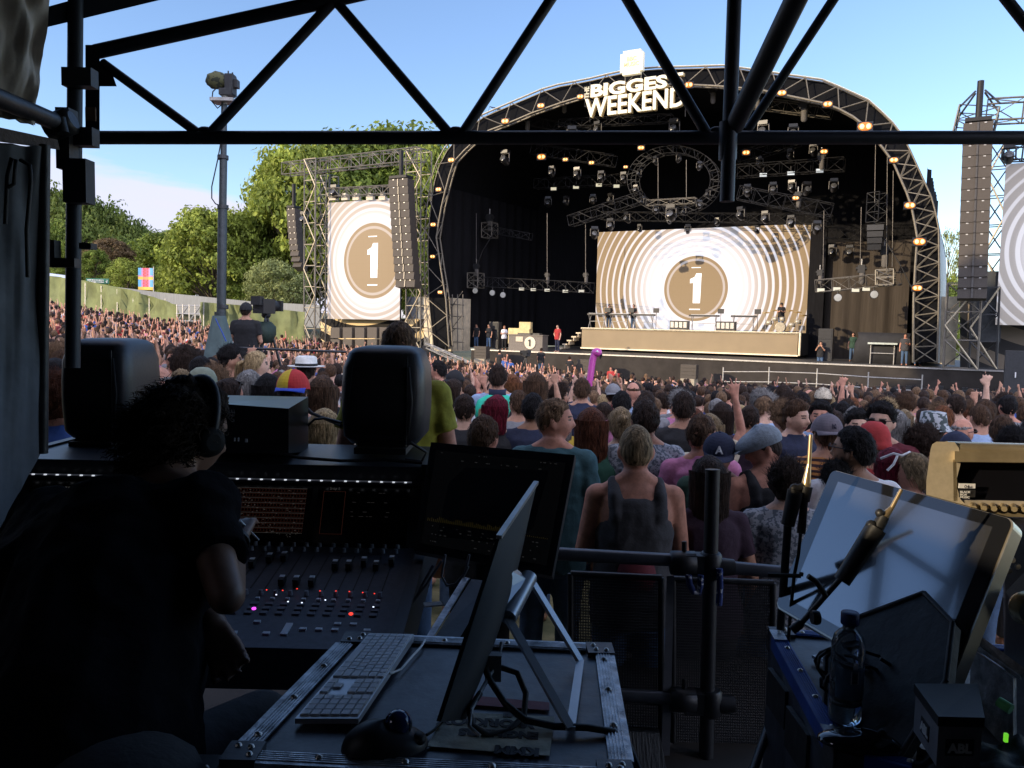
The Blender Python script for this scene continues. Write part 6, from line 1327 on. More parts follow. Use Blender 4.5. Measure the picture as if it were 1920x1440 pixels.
# trackball
tp = G(722,1402,TZ); th = Thing('trackball', 'black trackball mouse with a dark blue ball on the flight case', 'mouse', tp); th.o.rotation_euler = (0,0,.25); th.loc = V((0,0,0))
me_ = MB(); n = 28; prof = []
vs = []
for i in range(9):
    t = PI/2*i/8
    for j in range(n):
        a = 2*PI*j/n; x, y = math.cos(a), math.sin(a); r = 1+.10*math.cos(2*a); vs.append(V((.066*x*r*math.cos(t)+0*y, .050*y*r*math.cos(t)**.8, .040*math.sin(t)*(1-.20*x)+.002)))
me_.add(vs, [(i*n+j, i*n+(j+1)%n, (i+1)*n+(j+1)%n, (i+1)*n+j) for i in range(8) for j in range(n)], 0, True); th.part('body', me_, mat('mouse_black', (.015,.015,.018), .45, bump=0))
th.part('ball', MB().ell((.022,.006,.036),(.024,.024,.024),24,16), mat('ball_blue', (.01,.03,.11), .12, var=.2, scale=60, bump=0, coat=.6)); th.part('button', MB().ell((-.012,.022,.030),(.022,.012,.008)).ell((.055,-.014,.018),(.012,.016,.010)), RUBBER)
# edge-on display on an easel stand
a1, a2, b1, b2 = P(945,1005,1.72), P(998,910,1.92), P(822,1345,1.40), P(850,1348,1.43)
tp1, tp2 = P(930,1010,1.66), P(1001,907,2.04); bt1 = P(818,1352,1.33); bt2 = P(866,1347,1.40)
th = Thing('display', 'silver-backed display seen nearly edge-on standing on the flight case', 'monitor', bt1); w_ = (bt1-tp1).cross(tp2-tp1).normalized(); 
if w_.x < 0: w_ = -w_
th.part('front_glass', MB().hexa([bt1,bt2,bt2+w_*.006,bt1+w_*.006,tp1,tp2,tp2+w_*.006,tp1+w_*.006]), mat('display_glass', (.008,.008,.009), .7, var=0, bump=0, spec=.08))
bk = MB(); m_ = 8; vs = []
for i in range(m_+1):
    for j in range(m_+1):
        u, v = i/m_, j/m_; p = (bt1*(1-v)+tp1*v)*(1-u)+(bt2*(1-v)+tp2*v)*u; bul = .008+.030*(math.sin(PI*u)**.6)*(math.sin(PI*v)**.6); vs.append(p+w_*bul)
bk.add(vs, [(i*(m_+1)+j, (i+1)*(m_+1)+j, (i+1)*(m_+1)+j+1, i*(m_+1)+j+1) for i in range(m_) for j in range(m_)], 0, True); th.part('rear_shell', bk, mat('display_back_black', (.010,.010,.011), .75, .0, bump=0, var=.05))
th.part('edge', MB().hexa([tp1+V((0,0,.000)),tp2,tp2+w_*.012,tp1+w_*.012,tp1+V((0,0,.008)),tp2+V((0,0,.008)),tp2+w_*.012+V((0,0,.008)),tp1+w_*.012+V((0,0,.008))]), mat('silver_rim', (.40,.38,.36), .35, .35, bump=0))
STD = mat('stand_silver', (.42,.44,.47), .35, .5, bump=0, var=.04); J1, J2 = P(992,1082,1.72), P(952,1158,1.60)
f1, f2 = G(1088,1240,TZ+.01), G(1070,1366,TZ+.01)
# easel frame: hinge tube at the top, two flat legs and a foot bar
fr = MB(); fr.tube(J2, J1, .018, n=16)
def bar(mb, a, b, w0, t0, side):
    d = (b-a).normalized(); s_ = (side-d*side.dot(d)).normalized(); n_ = d.cross(s_); mb.hexa([a-s_*w0-n_*t0,a+s_*w0-n_*t0,a+s_*w0+n_*t0,a-s_*w0+n_*t0,b-s_*w0-n_*t0,b+s_*w0-n_*t0,b+s_*w0+n_*t0,b-s_*w0+n_*t0])
sd = (J1-J2); bar(fr, J1, f1, .008, .004, sd); bar(fr, J2, f2, .008, .004, sd); bar(fr, f1, f2, .008, .004, V((1,0,0))); fr2 = fr
th.part('stand', fr2, STD); th.part('mount_plate', MB().hexa([P(940,1110,1.62),P(950,1150,1.6),P(958,1140,1.64),P(952,1096,1.66),P(962,1072,1.66),P(985,1085,1.68),P(985,1080,1.72),P(968,1066,1.70)]), STD)
# cables behind display
solo('power_cable', MB().path([P(x,y,d) for x,y,d in ((905,1240,1.5),(918,1275,1.47),(948,1320,1.42),(985,1350,1.40),(1040,1362,1.40),(1100,1364,1.40),(1150,1372,1.40),(1180,1400,1.40),(1200,1450,1.38))], .0065, 8), RUBBER, 'thick black cable running off the right side of the flight case', 'cable')
solo('power_cable', MB().path([P(x,y,d) for x,y,d in ((935,1250,1.50),(970,1262,1.50),(986,1300,1.47),(982,1345,1.43),(950,1372,1.40),(915,1378,1.38),(885,1360,1.38),(880,1330,1.40),(900,1300,1.44))], .0058, 8), RUBBER, 'looped black cable behind the edge-on display', 'cable')
solo('white_cable', MB().path([P(x,y,d) for x,y,d in ((940,1205,1.55),(936,1235,1.52),(905,1290,1.45),(884,1330,1.40),(880,1362,1.37),(900,1380,1.36))], .0036, 6).box(P(925,1250,1.5),(.03,.02,.05)), mat('grey_cable', (.35,.35,.36), .5), 'pale grey cable with a white plug behind the display', 'cable')
solo('white_cable', MB().path([G(x,y,TZ+.004) for x,y in ((800,1378),(815,1368),(828,1352))], .003, 6), RUBBER, 'short black lead from the trackball', 'cable')
# second case bottom left
case([G(-260,1400,1.44)[:2], G(418,1424,1.44)[:2], G(470,1700,1.44)[:2], G(-260,1700,1.44)[:2]], 1.44, .8, 'flight_case', 'dark flight case cut off by the bottom left corner', LAM, .030)
solo('black_bag', MB().ell(G(235,1445,1.46)+V((0,-.02,.0)), (.13,.11,.055), 18, 10), mat('bag_black', (.02,.02,.022), .8, bump=.6, scale=8), 'black bag slumped on the bottom left flight case', 'bag')
# gear in the gap between console and case
th = Thing('metal_rail', 'bright metal rail of an open case leaning behind the flight case', 'case rail', P(820,1190,2.05)); th.part('frame', MB().hexa([P(800,1192,2.0),P(814,1192,2.0),P(816,1192,2.04),P(803,1192,2.04),P(868,1082,2.3),P(880,1084,2.3),P(882,1084,2.34),P(870,1082,2.34)]), EDG); th.part('panel', MB().hexa([P(816,1194,2.02),P(862,1196,2.0),P(862,1196,2.04),P(816,1194,2.06),P(884,1086,2.3),P(925,1090,2.3),P(925,1090,2.34),P(884,1086,2.34)]), mat('case_side_grey', (.07,.08,.095), .5, bump=.2, scale=8))
mb = MB()
for a_ in (((812,1060),(790,1100),(775,1130),(740,1165),(715,1185)),((828,1052),(800,1095),(770,1135),(730,1175)),((835,1040),(828,1080),(838,1098),(862,1094),(878,1062)),((880,1040),(872,1075),(850,1100))): mb.path([P(x,y,2.3) for x,y in a_], .004, 6)
solo('grey_leads', mb, mat('lead_grey', (.16,.16,.18), .5), 'loose grey leads dropping between console and flight case', 'cable')
solo('paper_tag', MB().box(P(812,1133,2.25),(.05,.03,.004),M=Matrix.Rotation(.3,3,'Z')), WHITE, 'small white paper tag by the loose leads', 'tag')
# ------------------------------------------------------------------ barrier
BD = 3.0
RAILM = mat('rail_grey', (.09,.10,.12), .35, .5, bump=.05); MESH = mat('barrier_mesh_dark', (.008,.009,.011), .8, bump=.2)
th = Thing('safety_rail', 'grey tube safety rail across the front of the mixing platform', 'railing', P(1335,1440,BD)); 
th.part('upper_tube', MB().tube(P(1040,1038,BD), P(1262,1050,BD), .0245, n=16).tube(P(1370,1064,BD), P(1498,1076,BD), .0245, n=16), RAILM)
th.part('lower_tube', MB().tube(P(1120,1300,BD), P(1262,1310,BD), .0245, n=14), RAILM); pm = MB().tube(P(1336,884,BD), P(1322,1500,BD), .027, n=16); pm.tube(P(1336,880,BD), P(1336,884,BD), .0285,.0285, n=16); th.part('post', pm, BPAINT)
for y in (1055, 1312): th.part('coupler', MB().lathe([(.028,-.05),(.045,-.045),(.045,.045),(.028,.05)], P(1280,y,BD), 14, M=Matrix.Rotation(PI/2,3,'Y')).box(P(1300,y+3,BD),(.07,.06,.08)).lathe([(.034,-.05),(.042,-.04),(.042,.04),(.034,.05)], P(1332,y+5,BD), 14).lathe([(.030,-.04),(.034,0),(.030,.04)], P(1356,y+8,BD), 14, M=Matrix.Rotation(PI/2,3,'Y')).tube(P(1283,y-40,BD),P(1283,y,BD),.010,n=8), BPAINT)
def meshpanel(x0, x1, y0, y1, d, label):
    th = Thing('mesh_barrier', label, 'barrier', P(x0,y1,d)); mb = MB(); nxx, nyy = 56, 76
    a, b, c, e = P(x0,y0,d), P(x1,y0+8,d), P(x1,y1+8,d), P(x0,y1,d)
    for i in range(nxx+1): u = i/nxx; mb.tube(a*(1-u)+b*u, e*(1-u)+c*u, .0030, n=3, cap=False)
    for j in range(nyy+1): v = j/nyy; mb.tube(a*(1-v)+e*v, b*(1-v)+c*v, .0030, n=3, cap=False)
    th.part('mesh', mb, MESH); f = MB()
    for p, q in ((a,b),(b,c),(c,e),(e,a)): f.tube(p, q, .012, n=8)
    th.part('frame', f, DKMET)
meshpanel(1070,1240,1075,1480,3.1,'left dark mesh barrier panel under the safety rail'); meshpanel(1262,1450,1085,1480,3.1,'right dark mesh barrier panel beside the tall post')
solo('barrier_upright', MB().hexa([P(1240,1420,BD),P(1256,1420,BD),P(1256,1420,BD+.03),P(1240,1420,BD+.03),P(1250,1080,BD),P(1264,1080,BD),P(1264,1080,BD+.03),P(1250,1080,BD+.03)]), mat('upright_grey', (.13,.14,.16), .5), 'flat grey upright between the mesh panels', 'barrier post')
solo('barrier_plinth', MB().hexa([P(1150,1440,2.9),P(1250,1446,2.9),P(1250,1440,3.2),P(1150,1436,3.2),P(1155,1370,2.95),P(1235,1375,2.95),P(1235,1362,3.2),P(1160,1358,3.2)]), mat('ribbed_grey', (.05,.052,.055), .6, bump=.8, scale=10, stretch=(12,1,1)), 'ribbed dark step panel at the foot of the barrier', 'step')
mb = MB()
for pts_ in (((1291,1078),(1293,1095),(1301,1110),(1310,1112),(1313,1098),(1314,1078)),((1349,1066),(1350,1100),(1348,1135))): mb.path([P(x,y,BD-.05) for x,y in pts_], .012, 6)
solo('lanyard', mb, blotch('lanyard_cloth', (.02,.04,.16), (.55,.58,.65), 60, .60), 'navy patterned lanyards hanging from the rail coupler', 'lanyard')
# ------------------------------------------------------------------ right side: big display, bottle, mics, desk
dd = np.array([1.15177575*1.035,.86378461*1.035,.84822425*.965,1.13621539*.965])*2.02; I4 = [P(x,y,d) for (x,y), d in zip(((1560,880),(1905,975),(1768,1321),(1453,1137)), dd)]     # TL TR BR BL
inr = (I4[1]-I4[0]).cross(I4[3]-I4[0]).normalized()
if inr.y > 0: inr = -inr
ic = lambda u, v, h=0: (I4[0]*(1-u)+I4[1]*u)*(1-v)+(I4[3]*(1-u)+I4[2]*u)*v+inr*h
def rrect(u0, u1, v0, v1, r, h, asp=1.42, k=6):
    o = []
    for cu, cv, a0 in ((u1-r, v0+r*asp, -90), (u1-r, v1-r*asp, 0), (u0+r, v1-r*asp, 90), (u0+r, v0+r*asp, 180)):
        for i in range(k+1): a = R_(a0+90*i/k); o.append(ic(cu+r*math.cos(a), cv+r*asp*math.sin(a), h))
    return o
def prism(mb, A, B, m=0, smooth=False):
    n = len(A); mb.add(A+B, [tuple(range(n))[::-1], tuple(range(n, 2*n))]+[(i, (i+1)%n, n+(i+1)%n, n+i) for i in range(n)], m); return mb
th = Thing('large_display', 'big silver display tilted back at the right, its dark glass mirroring the sky', 'monitor', (I4[2]+I4[3])/2)
th.part('case', prism(MB(), rrect(0,1,0,1,.035,-.035), rrect(0,1,0,1,.035,-.001)), mat('case_gold_silver', (.52,.47,.38), .3, .7, bump=0, var=.03))
GLS = mat('mirror_glass', (.012,.013,.016), .03, var=0, bump=0, spec=.6); th.part('glass', prism(MB(), rrect(.004,.99,.004,.99,.032,-.0005), rrect(.004,.99,.004,.99,.032,.0015)), GLS)
PANEL = mat('display_panel', (.045,.045,.045), .10, var=0, bump=0, spec=1.0, coat=1.0); PANEL.node_tree.nodes['Principled BSDF'].inputs['IOR'].default_value = 2.15; GLS.node_tree.nodes['Principled BSDF'].inputs['IOR'].default_value = 1.9; th.part('panel', prism(MB(), rrect(.075,.925,.075,.92,.002,.0016), rrect(.075,.925,.075,.92,.002,.0022)), PANEL)
th.part('camera_dot', MB().ell(ic(.44,.035,.002),(.002,.002,.002),8,6), WHITE); th.part('stand', MB().hexa([ic(.3,.8,-.04),ic(.7,.8,-.04),ic(.7,.8,-.05),ic(.3,.8,-.05),ic(.3,.5,-.05),ic(.7,.5,-.05),ic(.7,.5,-.06),ic(.3,.5,-.06)]), STD)
# black panel added as a stand-in for the dark shape mirrored in it
bgp = [ic(u,v,.03) for u, v in ((.52,1.12),(.60,.84),(.84,.58),(1.0,.66),(1.06,.92),(1.0,1.35),(.62,1.35))]; 
bgq = [p+inr*.03 for p in bgp]; mb = prism(MB(), bgp[::-1], bgq[::-1]); th = Thing('black_cover', 'black panel standing in for the dark reflection at lower right of the big display', 'cover', (bgp[0]+bgp[5])/2); th.part('panel', mb, mat('cover_black', (.012,.012,.014), .6, bump=.3, scale=12)); mb = MB()
for p, q in zip(bgq, bgq[1:]+bgq[:1]): mb.tube(p, q, .006, n=6)
th.part('piping', mb, mat('piping_grey', (.05,.05,.055), .6), )
mb = MB(); rg = random.Random(12)
for k in range(7):
    c0 = ic(.62+rg.random()*.2, 1.05+rg.random()*.15, .07); mb.path([c0+V((math.cos(t*1.3+k)*.05*(1+.2*k/7), .02*math.sin(t), math.sin(t*1.3+k)*.04)) for t in np.linspace(0,5,12)], .004, 6)
solo('cable_coil', mb, RUBBER, 'tangle of black cables behind the white keyboard under the big display', 'cable')
# right case with blue edge
RZ = 1.36
rc = case([G(1442,1180,RZ)[:2], (1.75,2.05), (1.60,1.05), G(1565,1405,RZ)[:2]], RZ, .75, 'flight_case', 'dark flight case with a bright blue taped edge under the big display', LAM, .034, True)
q1, q2 = G(1442,1182,RZ+.006), G(1560,1400,RZ+.006); dr = (q2-q1).normalized(); sdv = V((-dr.y,dr.x,0)); sdv = sdv if sdv.x > 0 else -sdv
rc.part('bare_edge', MB().hexa([q1,q1+dr*.07,q1+dr*.07+sdv*.035,q1+sdv*.035,q1+V((0,0,.003)),q1+dr*.07+V((0,0,.003)),q1+dr*.07+sdv*.035+V((0,0,.003)),q1+sdv*.035+V((0,0,.003))]).hexa([q2-dr*.09,q2,q2+sdv*.30-dr*.02,q2-dr*.06+sdv*.10,q2-dr*.09+V((0,0,.003)),q2+V((0,0,.003)),q2+sdv*.30-dr*.02+V((0,0,.003)),q2-dr*.06+sdv*.10+V((0,0,.003))]), EDG)
hb_ = MB(); 
for k in (.25,.6): p = q1*(1-k)+q2*k-V((0,0,.12)); hb_.box(p-sdv*.004,(.012,.14,.10)); 
rc.part('handle', hb_, DKMET)
# silver case behind at right
cz = [P(1815,1195,1.75), P(1925,1275,1.55)]
solo('metal_lid_edge', MB().hexa([P(1822,1202,1.8),P(1912,1268,1.65),P(1915,1275,1.65),P(1822,1212,1.8),P(1830,1186,1.85),P(1922,1254,1.7),P(1922,1254,1.66),P(1830,1186,1.8)]).hexa([P(1820,1215,1.79),P(1900,1272,1.64),P(1900,1420,1.62),P(1818,1330,1.77),P(1824,1215,1.83),P(1906,1272,1.68),P(1906,1420,1.66),P(1824,1330,1.81)]), EDG, 'ridged aluminium edge of a case standing at the lower right', 'flight case')
# second keyboard
k2 = [G(1522,1228,RZ+.014),G(1590,1226,RZ+.018),G(1728,1312,RZ+.018),G(1712,1345,RZ+.012)]
th = Thing('keyboard', 'white keyboard half hidden behind the water bottle', 'keyboard', (k2[0]+k2[2])/2); th.part('base', MB().hexa([k2[0]-up*.008,k2[3]-up*.008,k2[2]-up*.008,k2[1]-up*.008,k2[0],k2[3],k2[2],k2[1]]), KS)
ks = MB(); k2f = lambda u, v, h: (k2[0]*(1-u)+k2[3]*u)*(1-v)+(k2[1]*(1-u)+k2[2]*u)*v+up*h
for i in range(18):
    for j in range(5):
        if (i, j) in ((13,0),(13,1)): continue
        u0, v0 = .02+i*.0538, .05+j*.185; ks.hexa([k2f(u0,v0,0),k2f(u0+.046,v0,0),k2f(u0+.046,v0+.16,0),k2f(u0,v0+.16,0),k2f(u0+.004,v0+.01,.003),k2f(u0+.042,v0+.01,.003),k2f(u0+.042,v0+.15,.003),k2f(u0+.004,v0+.15,.003)])
th.part('keycaps', ks, KW)
# bottle
bp_ = G(1583,1352,RZ+.006); bd = (P(1635,1352,1)-P(1560,1352,1)).length; th = Thing('water_bottle', 'clear plastic water bottle with a dark blue cap', 'bottle', bp_)
r = .034; Hb = .228; PLA = mat('bottle_plastic', (.75,.86,.95), .06, var=0, bump=0, trans=.92); prof = [(.026,0),(.032,.004),(r,.012),(r,.045),(r-.0015,.05),(r,.055),(r,.135),(r-.0015,.14),(r,.145),(r,.170),(.030,.188),(.020,.200),(.0135,.205),(.0135,.218)]
th.part('body', MB().lathe(prof, bp_, 28), PLA); th.part('cap', MB().lathe([(.0175,.214),(.0185,.217),(.0185,.238),(.017,.240),(.001,.2405)], bp_, 24), mat('cap_navy', (.012,.025,.12), .45))
vs = []; lbm = MB()
for i in range(15):
    a = -PI+PI*1.15*i/14+.5; vs += [bp_+V(((r+.0006)*math.cos(a), (r+.0006)*math.sin(a), .062)), bp_+V(((r+.0006)*math.cos(a), (r+.0006)*math.sin(a), .128))]
lbm.add(vs, [(2*i,2*i+2,2*i+3,2*i+1) for i in range(14)], 0, True); lb_ = th.part('label', lbm, mat('bottle_label', (.10,.17,.26), .4, var=.1, bump=0, trans=.35)); bc = MB(); rg = random.Random(2)
def onb(a, z, h=.0012): return bp_+V(((r+h)*math.cos(a),(r+h)*math.sin(a),z))
def patch(mb, a0, a1, z0, z1, h=.0012, m=0): mb.add([onb(a0,z0,h),onb(a1,z0,h),onb(a1,z1,h),onb(a0,z1,h)], [(0,1,2,3)], m)
patch(bc, -1.75, -1.25, .096, .124, .001, 1); patch(bc, -1.62, -1.35, .128, .142, .001, 1)
for k in range(12): z = .099+k*.0019; patch(bc, -1.68, -1.32, z, z+rg.uniform(.0005,.0013), .0016, 0)
th.part('barcode', bc, [INK, WHITE], lb_)
wt = MB().lathe([(.024,.002),(r-.003,.012),(r-.003,.085),(.001,.085)], bp_, 24); th.part('water', wt, mat('water', (.8,.9,.95), .02, var=0, bump=0, trans=1.0))
# glossy mouse
mp_ = G(1612,1398,RZ+.006); th = Thing('glossy_mouse', 'glossy dark mouse reflecting blue light at the front of the right case', 'mouse', mp_); th.o.rotation_euler = (0,0,-.35); th.loc = V((0,0,0)); mm_ = MB(); n = 30; vs = []
for i in range(9):
    t = PI/2*i/8
    for j in range(n):
        a = 2*PI*j/n; vs.append(V((.082*math.cos(a)*math.cos(t)**.9, .036*math.sin(a)*math.cos(t)**.9*(1-.25*math.cos(a)), .030*math.sin(t)*(1+.25*math.cos(a))+.001)))
mm_.add(vs, [(i*n+j, i*n+(j+1)%n, (i+1)*n+(j+1)%n, (i+1)*n+j) for i in range(8) for j in range(n)], 0, True); th.part('body', mm_, mat('gloss_black', (.012,.013,.02), .10, bump=0, var=0, coat=.8)); th.part('wheel', MB().lathe([(.008,-.004),(.009,0),(.008,.004)],(.04,0,.034),14,M=Matrix.Rotation(PI/2,3,'X')), RUBBER)
# small white box
q = P(1770,1385,1.5); th = Thing('white_box', 'small white box with black ABL stickers and a black lid', 'box', q-V((0,0,.06))); bx = [P(1717,1300,1.55),P(1760,1360,1.42),P(1842,1362,1.42),P(1830,1300,1.60)]; dn_ = V((0,0,-.075))
th.part('body', MB().hexa([bx[1]+dn_,bx[2]+dn_,bx[3]+dn_,bx[0]+dn_,bx[1],bx[2],bx[3],bx[0]]), mat('box_white', (.22,.22,.24), .5, bump=.05)); l_ = up*.018; cx4 = sum(bx, V((0,0,0)))/4
tpz = [p+(p-cx4)*.06 for p in bx]; lid = th.part('lid', MB().hexa([tpz[1],tpz[2],tpz[3],tpz[0],tpz[1]+l_,tpz[2]+l_,tpz[3]+l_,tpz[0]+l_]), RUBBER)
x_ = (bx[2]-bx[1]).normalized(); c_ = (bx[1]+bx[2])/2+dn_*.52-V((0,.0015,0)); y_ = V((0,0,1)); z_ = x_.cross(y_)
th.part('sticker', MB().box(c_, (.050,.002,.030), M=Matrix((x_,y_.cross(x_),y_)).transposed()), RUBBER); tb, wd = text_mb('ABL', .024, .001, .0005, 1, Matrix((x_,y_,z_)).transposed()); tb.v = [tuple(V(v)+c_-x_*wd/2-y_*.009-V((0,.0022,0))) for v in tb.v]; th.part('lettering', tb, WHITE)
x_ = (bx[1]-bx[0]).normalized(); c_ = (bx[0]+bx[1])/2+dn_*.52; z_ = x_.cross(y_); nn_ = z_ if z_.y < 0 or z_.x < 0 else -z_; th.part('sticker', MB().box(c_+nn_*.001, (.045,.002,.030), M=Matrix((x_,y_.cross(x_),y_)).transposed()), RUBBER); tb, wd = text_mb('ABL', .024, .001, .0005, 1, Matrix((x_,y_,z_)).transposed()); tb.v = [tuple(V(v)+c_-x_*wd/2-y_*.009+nn_*.0025) for v in tb.v]; th.part('lettering', tb, WHITE)
solo('green_clip', MB().tube(P(1872,1315,1.5), P(1896,1330,1.48), .010, n=8), mat('green_plastic', (.12,.42,.12), .4), 'bright green clip at the lower right', 'clip'); solo('status_light', MB().box(P(1886,1383,1.5),(.006,.006,.016)), mat('led_green', (.1,.8,.05), .4, var=0, bump=0, emit=(.25,1,.05), es=.3), 'tiny lit green lamp at the lower right', 'lamp')
cloth([G(1720,1405,1.40),G(1925,1392,1.42),G(1960,1480,1.42),G(1700,1480,1.38)], mat('bag_black', (.02,.02,.022), .8), 'black_jacket', 'black jacket bundled in the bottom right corner', 'jacket', .03)
for x, y, s_, lb_ in ((1556,1282,.022,'round white badge left of the bottle'),(1625,1333,.030,'round pale disc right of the bottle foot')): solo('coaster', MB().lathe([(s_,0),(s_,.003)], G(x,y,RZ+.004), 20), mat('disc_white', (.42,.46,.55), .5), lb_, 'coaster')
# microphones
th = Thing('microphone_stand', 'thin microphone on a black stand, catching gold light, left of the big display', 'microphone', P(1460,1440,2.25)); MC = mat('mic_champagne', (.75,.58,.36), .28, .8, bump=0)
th.part('microphone', MB().tube(P(1520,815,2.2), P(1517,870,2.2), .0052, .0060, 12).tube(P(1517,870,2.2), P(1512,905,2.2), .0060, .0125, 14).tube(P(1512,905,2.2), P(1511,912,2.2), .0125,.0125, 14), MC)
th.part('clip', MB().tube(P(1512,912,2.2), P(1508,940,2.2), .017, .014, 12).tube(P(1508,912,2.2),P(1491,918,2.2),.012).ell(P(1490,917,2.2),(.015,.012,.015)), BPAINT); th.part('plug', MB().tube(P(1508,940,2.2), P(1502,1000,2.2), .010, .012, 12), BPAINT)
th.part('boom', MB().tube(P(1492,920,2.2), P(1477,985,2.2), .022, .018, 12).tube(P(1477,985,2.2), P(1462,1200,2.24), .011,.011,10).tube(P(1462,1200,2.24), P(1440,1440,2.3), .020,.016,12), BPAINT)
th.part('cable', MB().path([P(x,y,2.17) for x,y in ((1501,1000),(1497,1040),(1489,1080),(1484,1130),(1478,1200),(1470,1260),(1462,1330),(1455,1400))], .005, 8), RUBBER); th.part('arm', MB().tube(P(1440,1078,2.18),P(1502,1080,2.15),.006).tube(P(1502,1080,2.15),P(1503,1073,2.15),.006), RUBBER)
th.part('leg', MB().tube(P(1445,1350,2.3),P(1400,1480,2.1),.012), BPAINT); th.part('leg', MB().tube(P(1445,1350,2.3),P(1475,1480,2.4),.012), BPAINT)
th = Thing('microphone_stand', 'second microphone on an angled black boom crossing the big display', 'microphone', P(1500,1180,1.9)); mD = 1.72
th.part('microphone', MB().tube(P(1690,918,mD), P(1672,952,mD), .004,.005, 12).tube(P(1672,952,mD), P(1655,972,mD), .005,.010, 12), MC)
th.part('clip', MB().tube(P(1657,968,mD), P(1642,995,mD), .012,.014,12).ell(P(1634,985,mD),(.012,.012,.012)).ell(P(1650,962,mD),(.010,.010,.010)), BPAINT); th.part('grip', MB().tube(P(1643,990,mD), P(1578,1090,mD), .022,.018,12), BPAINT)
th.part('boom', MB().tube(P(1585,1075,mD), P(1503,1168,mD+.05), .006,.006,10).tube(P(1503,1168,mD+.05),P(1485,1182,mD+.05),.010), BPAINT); th.part('cable', MB().path([P(x,y,mD-.02) for x,y in ((1515,1080),(1530,1090),(1544,1110),(1548,1118))], .006, 8), RUBBER); th.part('knob', MB().lathe([(.014,-.008),(.016,0),(.014,.008)], P(1529,1158,mD), 12, M=Matrix.Rotation(PI/2,3,'Y')), RUBBER)
# gold-edged console at right
GC = mat('console_tan', (.50,.43,.31), .38, .15, bump=.03, scale=60, var=.05); GCB = mat('console_bronze', (.62,.50,.30), .25, .7, bump=0)
e = 2.35; th = Thing('side_console', 'tan-cased mixing console in sunlight at the right edge', 'mixing console', P(1900,990,e))
def Q(x, y, d=e): return P(x, y, d)
cheek = [(1745,842),(1748,833),(1756,828),(1790,829),(1798,840),(1801,870),(1792,905),(1800,935),(1812,948),(1810,990),(1736,960),(1737,900)]
A = [Q(x,y) for x,y in cheek]; B = [Q(x,y,e+.05) for x,y in cheek]; th.part('end_cheek', prism(MB(), A, B), GC)
th.part('hood', MB().tube(Q(1775,846,e+.03), Q(1990,852,e+.03), .030, n=18).hexa([Q(1790,866,e-.02),Q(1990,868,e-.02),Q(1990,868,e+.1),Q(1790,866,e+.1),Q(1790,846,e-.01),Q(1990,848,e-.01),Q(1990,848,e+.1),Q(1790,846,e+.1)]), GCB); th.part('screen_frame', MB().hexa([Q(1788,940,e+.0),Q(1796,940,e+.0),Q(1796,940,e+.04),Q(1788,940,e+.04),Q(1787,862,e+.0),Q(1793,862,e+.0),Q(1793,862,e+.04),Q(1787,862,e+.04)]).hexa([Q(1800,966,e-.03),Q(1990,972,e-.03),Q(1990,972,e),Q(1800,966,e),Q(1800,958,e-.03),Q(1990,964,e-.03),Q(1990,964,e),Q(1800,958,e)]), GCB)
th.part('screen', MB().hexa([Q(1795,936,e+.02),Q(1990,940,e+.02),Q(1990,940,e+.06),Q(1795,936,e+.06),Q(1793,862,e+.05),Q(1990,864,e+.05),Q(1990,864,e+.09),Q(1793,862,e+.09)]), SCR); pnl = th.part('knob_panel', MB().hexa([Q(1800,960,e-.02),Q(1990,966,e-.02),Q(1990,966,e+.04),Q(1800,960,e+.04),Q(1797,937,e+.01),Q(1990,941,e+.01),Q(1990,941,e+.05),Q(1797,937,e+.05)]), mat('panel_tan', (.36,.31,.23), .5)); kn = MB()
for i in range(12): kn.tube(Q(1822+i*19,945+i*.5,e+.02), Q(1826+i*19,953+i*.5,e-.05), .009,.008,10); kn.tube(Q(1808+i*11,950+i*.3,e-.0), Q(1809+i*11,954+i*.3,e-.02), .0045,.004,8)
th.part('knobs', kn, GCB, pnl); lb_ = th.part('label', MB().box(Q(1813,911,e+.0),(.048,.003,.014)), WHITE); dk = th.part('label', MB().box(Q(1813,925,e-.0),(.048,.003,.022)), RUBBER)
for s_, y, sz, m_ in (('04', 915, .013, INK), ('BLACK', 924, .0085, WHITE), ('BOX', 929, .0085, WHITE), ('MUSIC', 934, .0085, WHITE)):
    tb, wd = text_mb(s_, sz, .0002, .0003, 1.15, Matrix.Rotation(PI/2,3,'X')); p = Q(1800 if s_ != '04' else 1808, y, e-.008); tb.v = [tuple(V(v)+p) for v in tb.v]; th.part('lettering', tb, m_, dk if s_ != '04' else lb_)
mb = MB().hexa([Q(1850,990,2.2),Q(1990,1050,2.0),Q(1990,1050,2.3),Q(1850,990,2.5),Q(1800,968,e),Q(1990,974,e),Q(1990,974,e+.1),Q(1800,968,e+.1)]); th.part('fader_panel', mb, CONS2)
sd_ = MB().hexa([P(1885,1110,2.0),P(1990,1260,1.7),P(1990,1500,1.7),P(1885,1400,2.0),P(1880,995,2.05),P(1990,1000,1.85),P(1990,1000,2.1),P(1880,995,2.3)]); th.part('side_panel', sd_, BPAINT); sc_m = MB()
for x, y in ((1888,1040),(1898,1050),(1908,1062),(1892,1070)): sc_m.lathe([(.008,0),(.006,.004)], P(x,y,1.9), 10, M=Matrix.Rotation(PI/2,3,'X'))
th.part('screws', sc_m, ALU); solo('round_lamp_rim', MB().lathe([(.03,-.02),(.04,0),(.03,.02)], P(1926,1140,1.75), 18, M=Matrix.Rotation(PI/2,3,'X')), GCB, 'round tan knob cut off by the right edge', 'knob')
